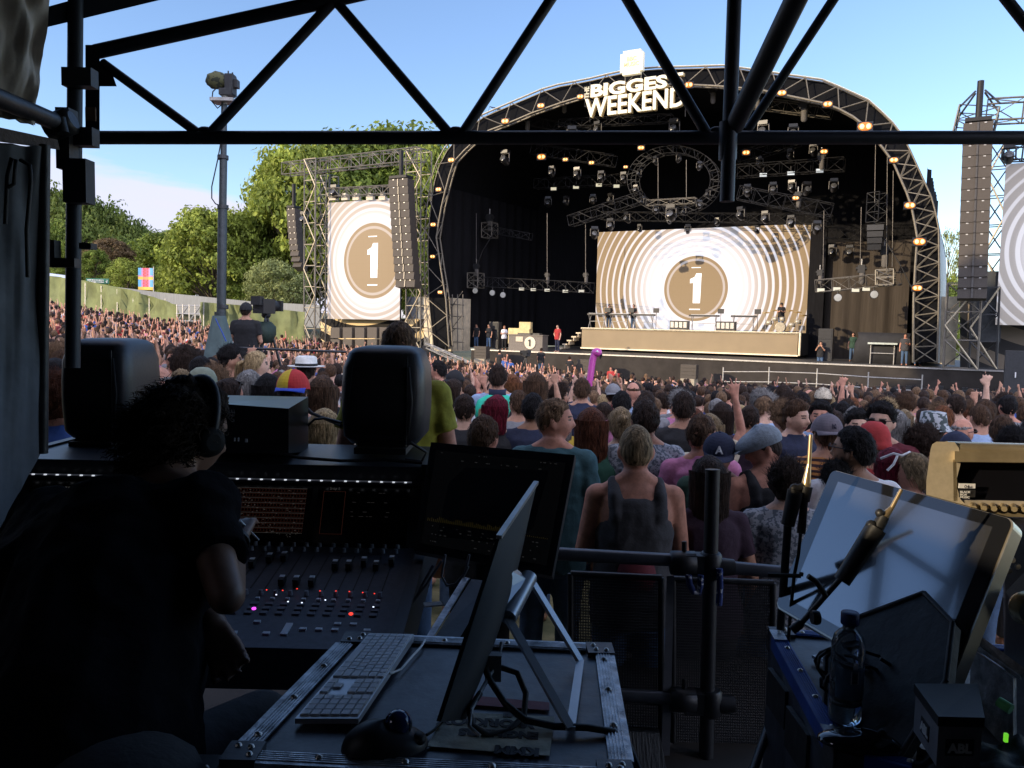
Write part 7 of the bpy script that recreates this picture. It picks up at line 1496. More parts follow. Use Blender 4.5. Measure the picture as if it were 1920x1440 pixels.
# ------------------------------------------------------------------ engineer at the desk
HD = P(352,812,2.02); BLKT = CLO['black']
def crew():
    yaw = -.62; Mh = Matrix.Translation(HD)@Matrix.Rotation(yaw,4,'Z')@Matrix.Rotation(-.30,4,'X')
    th_loc = V((HD.x-.25, HD.y-.35, .6)); nk = P(312,925,1.90); shR = P(378,955,1.80); shL = P(110,980,1.95); hipc = P(120,1560,1.35); chest = P(225,1060,1.80)
    elR = P(425,1118,1.62); wrR = P(440,1018,1.88); hR = P(448,985,1.95); elL = P(285,1120,1.85); wrL = P(398,1168,1.70); tipL = P(418,1215,1.66)
    mb = MB(); head_mb(mb, Mh); mb.caps(Mh@V((0,-.03,-.06)), nk, .060, .070); mb.caps(nk, shR, .07, .062); mb.caps(nk, shL, .07, .062)
    mb.caps(chest, hipc, .17, .16); mb.caps(nk+V((0,0,-.05)), chest, .12, .17); mb.caps(shR, elR, .050, .038); mb.caps(elR, wrR, .038, .026); mb.caps(shL, elL, .058, .044); mb.caps(elL, wrL, .044, .030)
    hand(mb, wrR, hR-wrR, V((1,0,0)), 1, .3, .7, .0085); hand(mb, wrL, (tipL-wrL), V((1,0,.1)), 1, .25, .35, .009)
    thg = [(hipc, hipc+V((.20,.42,-.02)), hipc+V((.25,.45,-.48))), (hipc-V((.15,0,0)), hipc+V((-.15,.42,-.02)), hipc+V((-.15,.45,-.48)))]
    for a, b, c in thg: mb.caps(a, b, .09, .06); mb.caps(b, c, .06, .04); mb.caps(c, c+V((0,.12,-.02)), .04, .035)
    me = remesh(mb, .008, 2, 'body'); [me.materials.append(None) for _ in range(3)]; face_mats(me, Mh); o = link('person', me); off = th_loc
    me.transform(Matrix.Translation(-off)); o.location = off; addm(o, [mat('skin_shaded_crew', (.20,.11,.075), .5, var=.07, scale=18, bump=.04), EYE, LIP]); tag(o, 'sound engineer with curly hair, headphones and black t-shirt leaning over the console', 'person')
    def sub(name, me, mts, M_=None):
        c = link(name, me, o); c.matrix_basis = Matrix.Translation(-off)@(M_ or Matrix.Identity(4)); 
        if mts: addm(c, mts)
        return c
    s = MB(); s.caps(nk+V((0,0,-.06)), shR, .085, .080); s.caps(nk+V((0,0,-.06)), shL, .085, .085); s.caps(chest, hipc, .215, .21); s.caps(nk+V((0,0,-.08)), chest, .14, .21); s.caps(shR, chest, .09, .19); s.caps(shL, chest+V((-.12,0,-.05)), .10, .2); s.caps(P(70,1100,1.85), P(20,1500,1.5), .12, .15)
    s.tube(shR, shR+(elR-shR)*.60, .066, .070, 18); s.caps(shL, shL+(elL-shL)*.5, .085, .08)
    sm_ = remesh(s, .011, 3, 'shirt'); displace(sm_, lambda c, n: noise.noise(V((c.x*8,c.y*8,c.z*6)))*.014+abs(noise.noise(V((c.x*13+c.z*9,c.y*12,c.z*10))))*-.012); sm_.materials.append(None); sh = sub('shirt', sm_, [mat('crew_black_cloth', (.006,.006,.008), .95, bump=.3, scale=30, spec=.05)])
    sub('trousers', (lambda t: (t.materials.append(None), t)[1])(remesh((lambda m: ([m.caps(a,b,.10,.072).caps(b,c,.072,.055) for a,b,c in thg], m)[1])(MB()), .015, 2, 'trousers')), [CLO['charcoal']])
    h = sub('hair', hair_big(), [mat('hair_crew', (.030,.020,.015), .7, var=.4, scale=9, bump=.5, stretch=(9,9,2), spec=.06)], Mh)
    hp_ = MB(); pts = [V((math.cos(a)*.103, .0, math.sin(a)*.136+.008)) for a in np.linspace(-.15, PI+.15, 20)]; hp_.path(pts, .011, 8); hb2 = sub('headphones', hp_.mesh('headphones', None), [mat('headband', (.012,.012,.014), .5, bump=0)], Mh)
    for s_ in (-1, 1): hp2 = MB().lathe([(.036,-.02),(.040,0),(.035,.018),(.02,.022)], (s_*.094,.0,-.012), 20, M=Matrix.Rotation(s_*PI/2,3,'Y')); c = link('ear_cup', hp2.mesh('ear_cup', None), hb2); addm(c, [mat('ear_cup_black', (.006,.006,.007), .7, bump=0, spec=.15)])
    tx = MB()
    lp = MB().lathe([(.034,-.006),(.0345,0),(.034,.006)], wrR+(hR-wrR)*.05, 16, M=(hR-wrR).to_track_quat('Z','Y').to_matrix()); sub('wristband', lp.mesh('wristband', None), [RUBBER])
    pen = MB().tube(hR+V((.01,-.02,.015)), hR+V((.055,-.02,-.03)), .004,.002,8); pm_ = solo('pen', pen, WHITE, 'white pen tip in the right hand of the engineer', 'pen')
def hair_big():
    rg = random.Random(77); mb = MB(); n, k = 60, 44
    def hp(d):
        p = head_pt(d); az = abs(math.atan2(p.x, p.y)); l = .055 if az < .7 else (.055-(az-.7)*.09 if az < 1.5 else -.02-(min(az,2.4)-1.5)*.12); m = min(1, max(0, (p.z-l)/.02))
        back = max(0, -d.y); t = .014+.024*back+.02*max(0,-d.z)*back
        nz_ = noise.noise(p*22)*.024+noise.noise(p*60)*.014+noise.noise(p*120)*.006; return p+p.normalized()*(m*(t+nz_)-(1-m)*.008), m
    vs = [hp(V((math.sin(PI*i/k)*math.cos(2*PI*j/n), math.sin(PI*i/k)*math.sin(2*PI*j/n), math.cos(PI*i/k))))[0] for i in range(1,k) for j in range(n)]
    vs += [hp(V((0,0,1)))[0], hp(V((0,0,-1)))[0]]; T_ = len(vs)-2
    fs = [(i*n+j, (i+1)*n+j, (i+1)*n+(j+1)%n, i*n+(j+1)%n) for i in range(k-2) for j in range(n)]+[(T_, j, (j+1)%n) for j in range(n)]+[(T_+1, (k-2)*n+(j+1)%n, (k-2)*n+j) for j in range(n)]
    mb.add(vs, fs, 0, True)
    for q in range(3200):
        d = V((rg.gauss(0,1), rg.gauss(-.4,1), rg.gauss(.1,.9))).normalized(); p, m = hp(d)
        if m < .8: continue
        t = d.orthogonal().normalized(); b = d.cross(t); ph = rg.random()*6; Lh = rg.uniform(.025,.06); rr = rg.uniform(.008,.016); pts = [p+d*(Lh*u*.75-.008)+V((0,-.012,-.03))*u+(t*math.cos(ph+u*6)+b*math.sin(ph+u*6))*rr*min(1,u*3) for u in np.linspace(0,1,8)]
        vv = []
        for i, pp_ in enumerate(pts):
            dd_ = (pts[min(i+1,7)]-pts[max(0,i-1)]).normalized(); s_ = dd_.cross(d); s_ = s_.normalized() if s_.length > 1e-3 else t; vv += [pp_-s_*.0011, pp_+s_*.0011]
        mb.add(vv, [(2*i,2*i+1,2*i+3,2*i+2) for i in range(7)], 0, True)
    return mb.mesh('hair', [None])
crew()
# ------------------------------------------------------------------ crowd
PLACED = []
def stand(px, pytop, d, label, yaw=0, **k):      # head top at the pixel, feet on the ground: the height follows
    tp = P(px, pytop, d); gz = k.pop('gz', ground(tp.x, tp.y)); H = tp.z-gz; top_pad = .016 if k.get('hair') not in (None,) else 0
    PLACED.append((tp.x, tp.y)); return person(V((tp.x, tp.y, gz)), yaw, H-top_pad, label, **k)
NE = .009
kp_ = [
 (1040,739,4.5,'bearded man in teal t-shirt seen in profile just above the black monitor',dict(tcol='teal',hair='fade',hcol='light brown',hy=-1.35,yaw=-.25,vox=NE,skin=1,pl='front')),
 (1110,760,4.9,'woman with long wavy auburn hair and green floral top',dict(sex='f',tcol='green floral',hair='long',hcol='auburn',vox=.012,glasses='up',skin=3)),
 (1165,758,5.4,'woman with blonde hair in a small bun behind the tank-top man',dict(sex='f',tcol='maroon',hair='bun',hcol='dirty blonde',vox=.012,skin=3)),
 (1212,743,4.9,'dark-haired man in grey patterned shirt behind the tank-top man',dict(tcol='grey patterned',hair='short',hcol='dark brown',vox=.012,seed=1)),
 (1195,786,3.75,'man with cropped greying hair in a charcoal tank top and bare shoulders',dict(tcol='charcoal',top='tank',hair='buzz',hcol='dirty blonde',vox=NE,skin=1,pl='front',pr='front')),
 (1283,728,6.0,'tall man in black t-shirt with a yellow sunburst print on the back',dict(tcol='black',hair='short',hcol='dark brown',vox=.012,skin=0)),
 (1318,770,4.7,'man in bright pink shirt with shaved sides, head turned right',dict(tcol='pink',top='collar',hair='fade',hcol='brown',hy=-.9,vox=.011,skin=1,seed=2)),
 (1350,806,4.5,'person in a navy cap with a white letter A on it',dict(tcol='dark green',hair='short',hcol='brown',cap='cap',yaw=2.9,hy=0,hp=-.25,capm=CLO['navy'],vox=.011)),
 (1332,850,3.85,'woman with long dark hair, blue sunglasses on her head and plum top',dict(sex='f',tcol='plum',hair='long',hcol='dark brown',glasses='up',vox=.011,seed=1)),
 (1437,793,4.4,'man in pale blue-grey flat cap and black vest looking down to the left',dict(tcol='black',top='tank',hair='buzz',hcol='dark brown',cap='flat',capm=mat('flat_cap_cloth',(.20,.24,.28),.85,bump=.3,scale=60),hy=1.25,hp=-.35,vox=NE,skin=1,yaw=.2)),
 (1492,747,6.0,'smiling man with wavy brown hair in a navy shirt facing the camera',dict(tcol='navy',top='collar',hair='quiff',hcol='brown',yaw=PI+.35,hy=.30,vox=NE,skin=3)),
 (1541,748,6.6,'man with dark hair in light blue denim facing the camera behind the striped shirt',dict(tcol='light blue',hair='quiff',hcol='black',yaw=PI-.4,hy=-.1,vox=.011,skin=1,seed=1)),
 (1553,773,5.0,'person in backwards mauve-grey cap and orange striped t-shirt',dict(tcol='orange striped',hair='short',hcol='brown',cap='capback',capm=mat('mauve_cap',(.14,.12,.14),.85,bump=.2),vox=.012,skin=0)),
 (1606,791,4.0,'man with black hair and glasses in a white t-shirt looking left',dict(tcol='white',hair='short',hcol='black',hy=.85,glasses='clear',vox=NE,skin=2)),
 (1655,750,5.4,'man in dark sunglasses and maroon top with swept black hair facing left',dict(tcol='maroon',hair='quiff',hcol='black',yaw=PI-.45,hy=-.25,glasses='on',vox=NE,skin=3,seed=1)),
 (1608,764,6.1,'dark-haired man peering at the camera between two heads',dict(tcol='black',hair='quiff',hcol='black',yaw=PI-.2,vox=.011,skin=3,seed=2)),
 (1640,794,4.9,'person in a bright red hood behind the white t-shirt',dict(tcol='red',hair='short',hcol='brown',cap='beanie',capm=CLO['red'],vox=.014)),
 (1675,836,4.35,'person with dark red hair and a white ribbon right of the white t-shirt',dict(sex='f',tcol='black',hair='bob',hcol='dark red',vox=.014)),
 (1478,853,3.9,'dark-haired boy in grey patterned shirt beside the thin microphone',dict(tcol='grey patterned',hair='crop',hcol='dark brown',hy=-.3,vox=.010,skin=3)),
 (1573,857,4.0,'dark-haired head just above the top left corner of the big display',dict(tcol='charcoal',hair='crop',hcol='black',vox=.014,seed=1)),
 (1714,842,4.25,'fair woman in profile beside the tan console',dict(sex='f',tcol='grey',hair='pony',hcol='dirty blonde',hy=1.0,vox=.011,skin=1)),
 (1752,772,6.2,'person in a camouflage bucket hat at right',dict(tcol='charcoal',hair='short',hcol='brown',cap='bucket',capm=CLO['camouflage'],vox=.014)),
 (1808,778,6.3,'bald man in sunglasses facing left in the right of the crowd',dict(tcol='black',hair='balding',hcol='grey',hy=-1.2,yaw=0,glasses='on',vox=.012,skin=1)),
 (1771,756,7.0,'ginger-haired man right of the camouflage hat',dict(tcol='blue',hair='short',hcol='ginger',skin=1)),
 (1735,797,5.4,'woman with dark curly hair and sunglasses below the camouflage hat',dict(sex='f',tcol='black',hair='curly',hcol='dark brown',hy=-.9,glasses='on')),
 (1850,744,7.6,'man with short brown hair and a sunburnt neck standing tall at right',dict(tcol='black',hair='short',hcol='brown',skin=1)),
 (1884,772,5.6,'man with thick brown hair in front of the sunburnt neck',dict(tcol='charcoal',hair='short',hcol='brown',hy=-.5,seed=2)),
 (1903,795,4.8,'black-haired head at the right photo edge above the tan console',dict(tcol='black',hair='crop',hcol='black')),
 (1795,806,4.9,'dark-haired head directly above the tan console hood',dict(tcol='navy',hair='short',hcol='dark brown',cap='capback',capm=CLO['navy'])),
 (1332,772,5.6,'person with a bare arm raised straight up high above the crowd',dict(sex='f',tcol='cream',hair='long',hcol='dirty blonde',pr='up',vox=.010,skin=1)),
 (934,678,8.2,'person in a bright green and pale grey jacket above the crowd',dict(tcol='light blue',top='long',hair='short',hcol='dark brown',pl='front',pr='front',vox=.014)),
 (932,738,6.0,'person with deep red dyed hair below the green jacket',dict(sex='f',tcol='black',hair='bob',hcol='dark red',hy=-.6,skin=3)),
 (871,733,6.0,'man with faded dark hair and black t-shirt left of the red dyed hair',dict(tcol='black',hair='fade',hcol='dark brown',vox=.014,skin=3)),
 (908,771,4.35,'man with short brown hair directly above the black monitor',dict(tcol='charcoal',hair='short',hcol='brown',hy=-.5,vox=.012,skin=1,seed=1)),
 (1000,731,6.0,'dark-haired man in a plain navy t-shirt left of the teal one',dict(tcol='navy',hair='short',hcol='black',vox=.014,skin=2)),
 (973,727,7.0,'brown-haired person just left of the navy t-shirt',dict(tcol='grey',hair='short',hcol='brown',hy=.5)),
 (850,708,8.0,'woman with long dark hair in profile beside the yellow sleeve',dict(sex='f',tcol='white',hair='long',hcol='dark brown',hy=-.9)),
 (854,692,9.6,'person in a dark cap and dark glasses near the yellow sleeve',dict(tcol='white',hair='short',cap='cap',glasses='on',yaw=PI-.5)),
 (1005,695,7.6,'woman with long brown hair behind the navy t-shirt',dict(sex='f',tcol='black',hair='long',hcol='brown')),
 (960,700,8.6,'ginger-haired person right of the green jacket',dict(sex='f',tcol='cream',hair='bob',hcol='ginger')),
 (1092,704,8.4,'man with short brown hair and dark collar near the flamingo',dict(tcol='navy',hair='short',hcol='brown',top='collar')),
 (1167,728,7.2,'person with black hair and pink headband straps in mid crowd',dict(tcol='pink',hair='short',hcol='black')),
 (1213,728,8.2,'person in pale grey shirt left of the tall black t-shirt',dict(tcol='grey',hair='short',hcol='dark brown',seed=2)),
 (1188,712,9.4,'balding man in light blue shirt in mid crowd',dict(tcol='light blue',hair='balding',hcol='brown',skin=1)),
 (1150,718,10.0,'person in a pale grey cap in mid crowd',dict(tcol='charcoal',hair='short',cap='capback',capm=CLO['grey'])),
 (1470,718,11.0,'man in sunglasses and white t-shirt looking right below the handrail',dict(tcol='white',hair='short',hy=-1.2,glasses='on')),
 (1519,729,11.0,'bald man in a purple top near the handrail',dict(tcol='plum',hair=None,hy=-1.2,skin=1)),
 (1600,742,10.0,'man with glasses and ginger beard in white facing right',dict(tcol='white',hair='short',hcol='ginger',hy=-1.2,glasses='clear',skin=1)),
 (297,679,5.2,'bald man seen from behind between the left speaker and the engineer',dict(tcol='grey',hair='balding',hcol='grey',vox=.010,skin=1)),
 (549,690,4.9,'person in a red, green and yellow panelled cap with a blue peak',dict(tcol='grey',hair='short',hcol='brown',cap='capback',capm=[CAPM['rainbow'][0],CAPM['rainbow'][1],CAPM['rainbow'][0],CAPM['rainbow'][0],CAPM['rainbow'][2],CAPM['rainbow'][0],CAPM['rainbow'][0],CAPM['rainbow'][3]])),
 (574,668,8.0,'person in a white brimmed hat behind the panelled cap',dict(tcol='blue',hair='short',cap='fedora',capm=[mat('hat_white',(.7,.7,.66),.7),CLO['black']]*4)),
 (607,762,4.4,'blonde-haired person between the black box and the larger speaker',dict(sex='f',tcol='black',hair='long',hcol='blonde',vox=.014)),
 (112,698,4.35,'person with curly ginger-brown hair and blue shirt at the left edge',dict(tcol='blue',hair='curly',hcol='auburn',vox=.012,skin=1)),
 (100,668,5.4,'person with long black hair near the left canvas wall',dict(sex='f',tcol='black',hair='long',hcol='black')),
 (130,675,5.9,'blonde person beside the corner pole at left',dict(sex='f',tcol='olive',hair='long',hcol='blonde')),
 (327,646,8.0,'man in dark sunglasses looking right beside the rainbow garland',dict(tcol='black',hair='short',hcol='brown',hy=-.6,yaw=PI+.9,glasses='on',skin=1)),
 (349,652,7.4,'person in white t-shirt with a multicoloured flower garland',dict(tcol='white',hair='afro',hcol='dark brown')),
 (375,662,6.6,'man with dark hair shaved at the neck in a grey top',dict(tcol='grey',hair='fade',hcol='black')),
 (338,686,5.9,'short-haired blonde person beside the bald man',dict(tcol='olive',hair='short',hcol='dirty blonde')),
 (379,692,5.6,'person in a grey-green beanie above the engineer',dict(tcol='charcoal',hair='short',cap='beanie',capm=mat('beanie_green',(.20,.23,.17),.9,bump=.4))),
 (430,645,7.6,'dark-haired man in black t-shirt looking right near the mast',dict(tcol='black',hair='quiff',hcol='black',hy=-1.1)),
 (480,654,7.6,'woman with a blonde ponytail turned right near the mast',dict(sex='f',tcol='white',hair='pony',hcol='blonde',hy=-1.1,skin=3)),
 (427,704,4.9,'woman with dark hair and sunglasses on her head beside the black box',dict(sex='f',tcol='charcoal',hair='bun',hcol='dark brown',glasses='up',hy=-.7,skin=1)),
 (402,688,6.0,'brown curly-haired person above the headphones',dict(tcol='cream',hair='curly',hcol='light brown')),
 (502,697,5.4,'woman with long black hair left of the panelled cap',dict(sex='f',tcol='black',hair='long',hcol='black',seed=2)),
 (466,690,5.8,'person with long greying hair behind the black box',dict(sex='f',tcol='grey',hair='long',hcol='grey',seed=1)),
 (603,700,5.6,'woman with long brown hair right of the panelled cap',dict(sex='f',tcol='charcoal',hair='long',hcol='brown',seed=1)),
 (822,672,11.0,'dark-haired man leaning left above the yellow shoulder',dict(tcol='navy',hair='short',hcol='black',hy=1.2,skin=1)),
]
OBJ = {}
for (px, py, d, lb, k) in kp_: OBJ[lb[:26]] = stand(px, py, d, lb, **k)
def find(s): return next(o for kk, o in OBJ.items() if kk.startswith(s[:26]))
# prints and extras on key people
def child_local(o, name, mb, mts): c = link(name, mb.mesh(name, mts), o); return c
o = find('tall man in black t-shirt '); mb = MB()
for i in range(9):
    a = PI*i/8; c_, s_ = math.cos(a), math.sin(a); y = -.158
    pr = [(c_*.045-s_*.006, s_*.045+c_*.006), (c_*.045+s_*.006, s_*.045-c_*.006), (c_*.10+s_*.012, s_*.10-c_*.012), (c_*.10-s_*.012, s_*.10+c_*.012)]
    mb.add([(x, y-.002, 1.17+z) for x, z in pr]+[(x, y+.01, 1.17+z) for x, z in pr], [(0,1,2,3),(4,7,6,5),(0,4,5,1),(1,5,6,2),(2,6,7,3),(3,7,4,0)])
child_local(o, 'print', mb, CLO['mustard'])
o = find('person in a navy cap with a'); mb, wd = text_mb('A', .062, .002, .002, 1, Matrix.Rotation(PI/2,3,'X')); Mh = hmat(0,-.25)
q = Matrix.Rotation(PI,3,'Z'); mb.v = [tuple(V((-(v[0]-wd/2), .121-max(0,(v[2]-.02))*.55, v[2]+.058))) for v in mb.v]; mb.f = [f[::-1] for f in mb.f]; c = child_local(o, 'cap_letter', mb, WHITE); c.matrix_basis = Mh
o = find('person in backwards mauve-'); mb, wd = text_mb('N', .040, .0005, .002, 1, Matrix.Rotation(PI/2,3,'X')); mb2_, w2 = text_mb('Y', .046, .0005, .002, 1, Matrix.Rotation(PI/2,3,'X')); mb.add(mb2_.v, mb2_.f); mb.v = [tuple(V((v[0]-wd/2, -.126+max(0,v[2]-.01)*.5, v[2]+.055))) for v in mb.v]; c = child_local(o, 'cap_letters', mb, mat('dark_thread', (.03,.03,.06), .8)); c.matrix_basis = hmat(0)
o = find('person in a bright green and pale'); mb = MB(); mb.rings([(0,-.006,z,rx,ry) for z, rx, ry in ((1.24,.208,.160),(1.34,.214,.165),(1.42,.19,.135),(1.47,.105,.095))], 28); child_local(o, 'jacket_yoke', mb, mat('jacket_green', (.02,.52,.33), .7, bump=.2)); child_local(o, 'collar', MB().rings([(0,-.006,z,rx,ry) for z, rx, ry in ((1.45,.10,.092),(1.52,.078,.080))], 20), CLO['navy'])
o = find('person in white t-shirt with a mult'); cols = [mat('petal_%d' % i, c, .7, var=0, bump=0) for i, c in enumerate(((.7,.04,.04),(.75,.4,.03),(.35,.05,.5),(.05,.25,.6),(.7,.08,.4)))]; mb = MB()
for i in range(26): a = 2*PI*i/26; mb.ell((math.cos(a)*.13, -.02+math.sin(a)*.12, 1.46-.03*math.sin(a)+.01*(i%2)), (.024,.024,.02), 6, 4, i % 5)
child_local(o, 'garland', mb, cols)
o = find('person with dark red hair and a'); child_local(o, 'ribbon', MB().path([V((-.10,-.06,1.70)),V((-.05,-.11,1.74)),V((0,-.12,1.73)),V((.05,-.10,1.75)),V((.10,-.05,1.72))], .007, 6).path([V((-.03,-.12,1.73)),V((-.06,-.14,1.68)),V((-.09,-.13,1.64))], .007, 6), CLO['white'])
# red graphic low on the tank top
o = find('man with cropped greying hair'); mb = MB(); mb.rings([(0,-.02,1.0,.10,.150),(0,-.02,1.06,.125,.140),(0,-.02,1.12,.10,.142)], 24); child_local(o, 'print', mb, mat('print_dark_red', (.14,.02,.03), .85))
# yellow t-shirt man on the platform behind the speaker
tp = P(748,594,3.42); YM = person(V((tp.x, tp.y, .6)), .0, tp.z-.6-.012, 'broad man with short hair in a yellow-green t-shirt behind the larger speaker', tcol='yellow green', hair='fade', hcol='light brown', vox=.010, skin=1, seed=4)
YM.scale = (YM.scale[0]*1.02, YM.scale[1]*1.0, YM.scale[2]); PLACED.append((tp.x, tp.y))
for ch in YM.children:
    if ch.name.startswith('hair'): ch.scale = (.98,.98,1)
# everyone else near enough to tell apart
rg = random.Random(99); gen = []
hs = ['short','fade','crop','long','long','pony','bun','bob','curly','quiff','short','long']
hcn = ['dark brown','brown','black','light brown','dirty blonde','dark brown','dark brown','dark brown','brown','auburn','grey','black','black','dark brown','brown','blonde','dark brown','light brown']
tcn = ['black','navy','white','grey','charcoal','blue','light blue','maroon','red','teal','olive','dark green','mustard','cream','plum','denim','navy striped','pink']
used = set(); cand = []
for y in np.arange(4.6, 24, .50):
    for x in np.arange(-.62*y-1.2, .66*y+1.0, .54): cand.append((x+rg.uniform(-.17,.17)+(.25 if int(y*2)%2 else 0), y+rg.uniform(-.15,.15)))
cand.sort(key=lambda c: c[1]); count = 300-len(PLACED)-16
def place_word(x, y):
    px = 960+x/y*FPX; return ('left edge' if px < 300 else 'by mast' if px < 520 else 'left screen' if px < 780 else 'left stage' if px < 1050 else 'mid stage' if px < 1480 else 'right wing' if px < 1720 else 'right edge')+(', near' if y < 7.5 else ', halfway' if y < 10.5 else ', far')
ARM = {'down':'arms down','front':'hands in front','high':'hands held high','up':'one arm raised','wave':'one arm waving'}
FARC = []
for x, y in cand:
    if any((x-a)**2+(y-b)**2 < .36**2 for a, b in PLACED[:400]): continue
    px = 960+x/y*FPX
    # keep clear of sight lines that the photograph leaves open to the named people
    blocked = False
    for a, b in PLACED[:75]:
        if b > y and abs(a/b-x/y)*y < .26 and b-y < 2.6 and y < 7.0: blocked = True; break
    if blocked or y < 4.7: continue
    if 395 < px < 600 and 12.2 < y < 14.9: continue
    if len(gen) >= count: FARC.append((x, y)); continue
    for _ in range(60):
        h, hc, tcx = rg.choice(hs), rg.choice(hcn), rg.choice(tcn); sex = 'f' if h in ('long','pony','bun','bob') or (h == 'curly' and rg.random() < .5) else 'm'
        if (h, hc, tcx) not in used: break
    used.add((h, hc, tcx)); pl, pr = 'down', 'down'; u = rg.random()
    if y > 8:
        if u < .04: pr = 'up'
        elif u < .06: pr = 'wave'
        elif u < .08: pl = pr = 'high'
        elif u < .35: pl = pr = 'front'
    elif u < .2: pl = pr = 'front'
    cap = None; cm_ = None; gl = None; v = rg.random(); extra = ''
    if v < .07 and sex == 'm': cap = rg.choice(('cap','capback','bucket')); cc = rg.choice(('grey','navy','cream','black','red')); cm_ = CLO[cc]; extra = ', '+cc+(' bucket hat' if cap == 'bucket' else ' cap')
    elif v < .17 and sex == 'f': gl = 'up'; extra = ', sunglasses'
    hw = {'short':'short','fade':'close-cut','crop':'tousled','long':'long','pony':'ponytailed','bun':'tied-up','bob':'bobbed','curly':'curly','quiff':'swept'}[h]
    lb = 'person with %s %s hair, %s top%s%s, %s' % (hw, hc, tcx, extra, '' if pr == 'down' else ', '+ARM[pr], place_word(x, y))
    hyv = rg.choice((0,0,0,.55,-.55,-1.1,0)); H = rg.gauss(1.73 if sex == 'm' else 1.62, .05); H = min(1.84, max(1.52, H))
    person(V((x, y, ground(x, y))), rg.uniform(-.35,.35)-.25*x/y, H, lb, sex=sex, pl=pl, pr=pr, hy=hyv, skin=rg.choice((0,0,1,2,3,3,4 if rg.random() < .3 else 0)), hair=h, hcol=hc, tcol=tcx, top='tank' if rg.random() < .10 else 'tee', seed=rg.randrange(3), cap=cap, capm=cm_, glasses=gl, trousers=False, group='people standing in the crowd')
    gen.append((x, y)); PLACED.append((x, y))
# the far crowd, one mass
def lowpoly(sex, pl, pr, hair):
    out_ = []
    for mb, m_ in ((body_mb(sex, pl, pr, hmat(0), legs=False), 0),):
        me = remesh(mb, .034, 0, 'l'); out_.append((me, 0))
    sb = MB(); k = 1 if sex == 'm' else .84
    sb.rings([(0, cy, z, rx+.022, ry+.022) for z, rx, ry, cy in TOR[sex][:7]]+[(0,-.008,1.45,.11*k,.09*k)], 14)
    for s, pose in ((-1, pl), (1, pr)):
        sh, el, wr, tip = arm_joints(pose, s, sex); sb.caps(V((s*.09,-.008,1.40)), sh+(el-sh)*.5, .07*k, .068*k, 8)
    me = sb.mesh('l', []); out_.append((me, 1))
    hbm = MB(); hbm.ell(HC+V((0,-.018,.022)), (.090,.108,.112), 10, 7)
    if hair == 'long': hbm.rings([(0,-.045,1.62,.09,.085),(0,-.06,1.48,.095,.06),(0,-.07,1.36,.07,.035)], 10)
    out_.append((hbm.mesh('l', []), 2)); vs, fs, ms = [], [], []; o_ = 0
    for me, z in out_:
        vs.append(np.array([v.co[:] for v in me.vertices])); f = [tuple(i+o_ for i in p.vertices) for p in me.polygons]; fs += f; ms += [z]*len(f); o_ += len(me.vertices); bpy.data.meshes.remove(me)
    return np.vstack(vs), fs, np.array(ms)
LP = [lowpoly(*a) for a in (('m','down','down','s'),('f','down','down','long'),('m','down','up','s'),('f','high','high','long'),('m','up','up','s'),('f','wave','down','s'),('m','front','front','s'))]
CM = [SKIN[0],SKIN[1],SKIN[3],SKIN[2]]+[CLO[c] for c in ('black','navy','white','grey','blue','red','cream','maroon','pink','charcoal')]+[HAIR[c] for c in ('dark brown','brown','black','light brown','dark brown')]
def mass(points, name, label, armsup):
    V_, F_, M_ = [], [], []; o_ = 0
    for x, y in points:
        i = rg.choices(range(7), [4,4]+[q*armsup*(1 if x < 2 else .10) for q in (3,2,2,1)]+[2])[0]; v, f, m = LP[i]; H = rg.gauss(1.70,.07)/1.75; a = rg.uniform(-.5,.5)-.3; c_, s_ = math.cos(a), math.sin(a)
        w = v*H; V_.append(np.column_stack((w[:,0]*c_-w[:,1]*s_+x, w[:,0]*s_+w[:,1]*c_+y, w[:,2]+ground(x,y)))); F_ += [tuple(j+o_ for j in q) for q in f]; o_ += len(v)
        mm_ = np.array([rg.randrange(4), 4+rg.randrange(10), 14+rg.randrange(5)]); M_.append(mm_[m])
    me = bpy.data.meshes.new(name); me.from_pydata(np.vstack(V_).tolist(), [], F_); [me.materials.append(m) for m in CM]; me.polygons.foreach_set('material_index', np.concatenate(M_)); me.polygons.foreach_set('use_smooth', [True]*len(F_)); me.update()
    o = link(name, me); tag(o, label, 'crowd', None, 'stuff'); return o
far = list(FARC)
def inpit(x, y): q = V((x, y, 0))-V((F0.x, F0.y, 0)); return q.dot(SN) > -5.0
for y in np.arange(24, 56, .78):
    for x in np.arange(-.62*y-1, .66*y, .72):
        xx, yy = x+rg.uniform(-.25,.25), y+rg.uniform(-.25,.25)
        if inpit(xx, yy) and xx > -8: continue
        qd = (V((xx, yy, 0))-V((F0.x, F0.y, 0))).dot(SN)
        if qd > -6.5-max(0, min(1, (xx-2)/6))*3.5 and xx > -8: continue
        if xx/yy < -.40 and yy > 53: continue
        if inpit(xx, yy) and yy > 52: continue
        far.append((xx, yy))
mid = [p for p in far if p[1] < 27]; fr_ = [p for p in far if p[1] >= 27]
mass(mid, 'crowd', 'shaded packed crowd in the middle distance', .6); mass(fr_, 'crowd', 'sunlit packed crowd with raised arms towards the stage and left bank', 1.4)
print('GEN', len(gen), 'FAR', len(far), 'mid', len(mid))
for lb, px, py, d in (('arm with two fingers',0,0,0),): pass

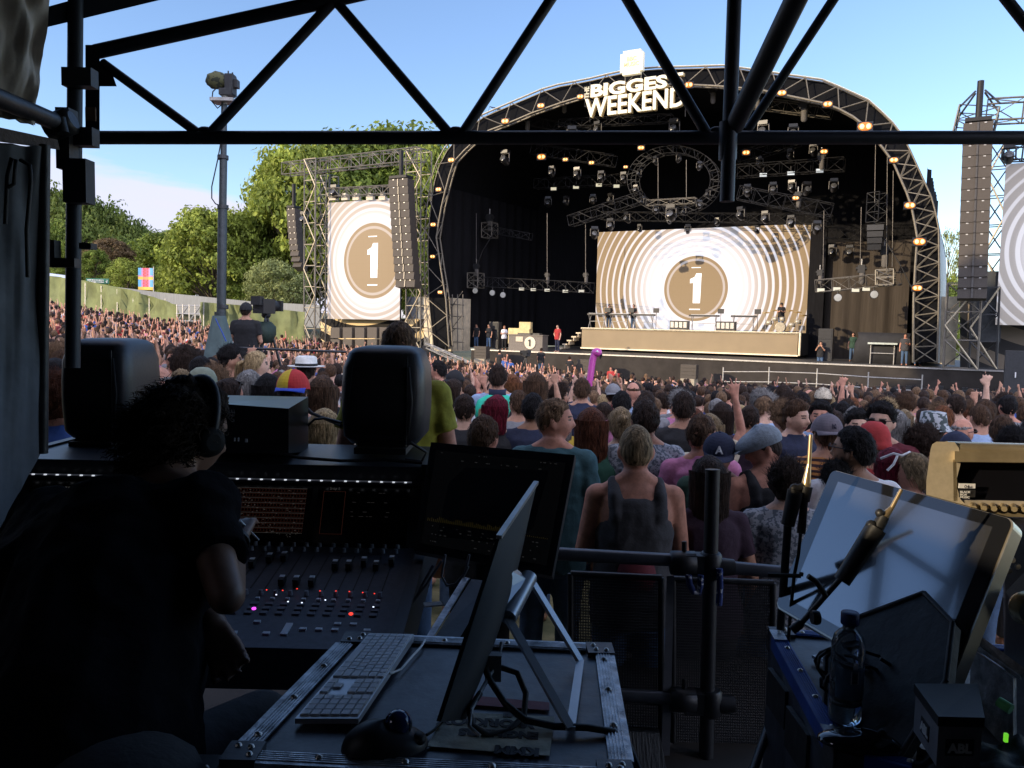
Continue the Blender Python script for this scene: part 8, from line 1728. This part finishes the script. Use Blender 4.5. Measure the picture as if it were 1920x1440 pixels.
# ------------------------------------------------------------------ each loose piece of a part becomes a part of its own
def split_loose(o, nm):
    me = o.data; n = len(me.vertices); co = np.empty(n*3); me.vertices.foreach_get('co', co); co = co.reshape(-1,3)
    par = list(range(n))
    def fd(i):
        while par[i] != i: par[i] = par[par[i]]; i = par[i]
        return i
    seen = {}
    for i in range(n):
        k = tuple(np.round(co[i], 4))
        if k in seen: par[fd(i)] = fd(seen[k])
        else: seen[k] = i
    polys = [tuple(p.vertices) for p in me.polygons]; mi = [p.material_index for p in me.polygons]; sm = [p.use_smooth for p in me.polygons]
    for p in polys:
        for j in p[1:]: par[fd(j)] = fd(p[0])
    gr = {}
    for k, p in enumerate(polys): gr.setdefault(fd(p[0]), []).append(k)
    if len(gr) < 2 or len(gr) > 100: return
    mats_ = list(me.materials)
    for ks in gr.values():
        ix = {}; vs = []; fs = []
        for k in ks:
            f = []
            for v in polys[k]:
                if v not in ix: ix[v] = len(vs); vs.append(tuple(co[v]))
                f.append(ix[v])
            fs.append(f)
        m2 = bpy.data.meshes.new(nm); m2.from_pydata(vs, [], fs); [m2.materials.append(m) for m in mats_]
        m2.polygons.foreach_set('material_index', [mi[k] for k in ks]); m2.polygons.foreach_set('use_smooth', [sm[k] for k in ks]); m2.update()
        c = bpy.data.objects.new(nm, m2); C.objects.link(c); c.parent = o.parent; c.matrix_basis = o.matrix_basis.copy()
        if 'label' in o: c['label'] = o['label']
        last = c
    for ch in list(o.children):
        ch.parent = last
    bpy.data.objects.remove(o)
SPL = {'corner_guard':'corner_guard','handle':'handle','keys':'key_button','fader_caps':'fader_cap','knobs':'knob','leds':'light_dot','posts':'post','screws':'screw','rivets':'rivet','fader_slots':'fader_slot','pale_keys':'pale_key',
       'bare_edge':'bare_edge','rails':'rail','legs':'leg','bracket':'bracket','stair':'stair_tread','weld':'weld','side_panel':'side_panel','button':'button','port':'port','sleeve':'sleeve','clamp':'clamp','rule':'rule','mixer':'mixer_module','upper_tube':'upper_tube','lower_tube':'lower_tube','panel':'panel'}
for o in list(bpy.data.objects):
    if o.type != 'MESH' or o.parent is None: continue
    b = o.name.split('.')[0]
    if b in SPL and not any(ch.children for ch in o.children): split_loose(o, SPL[b])
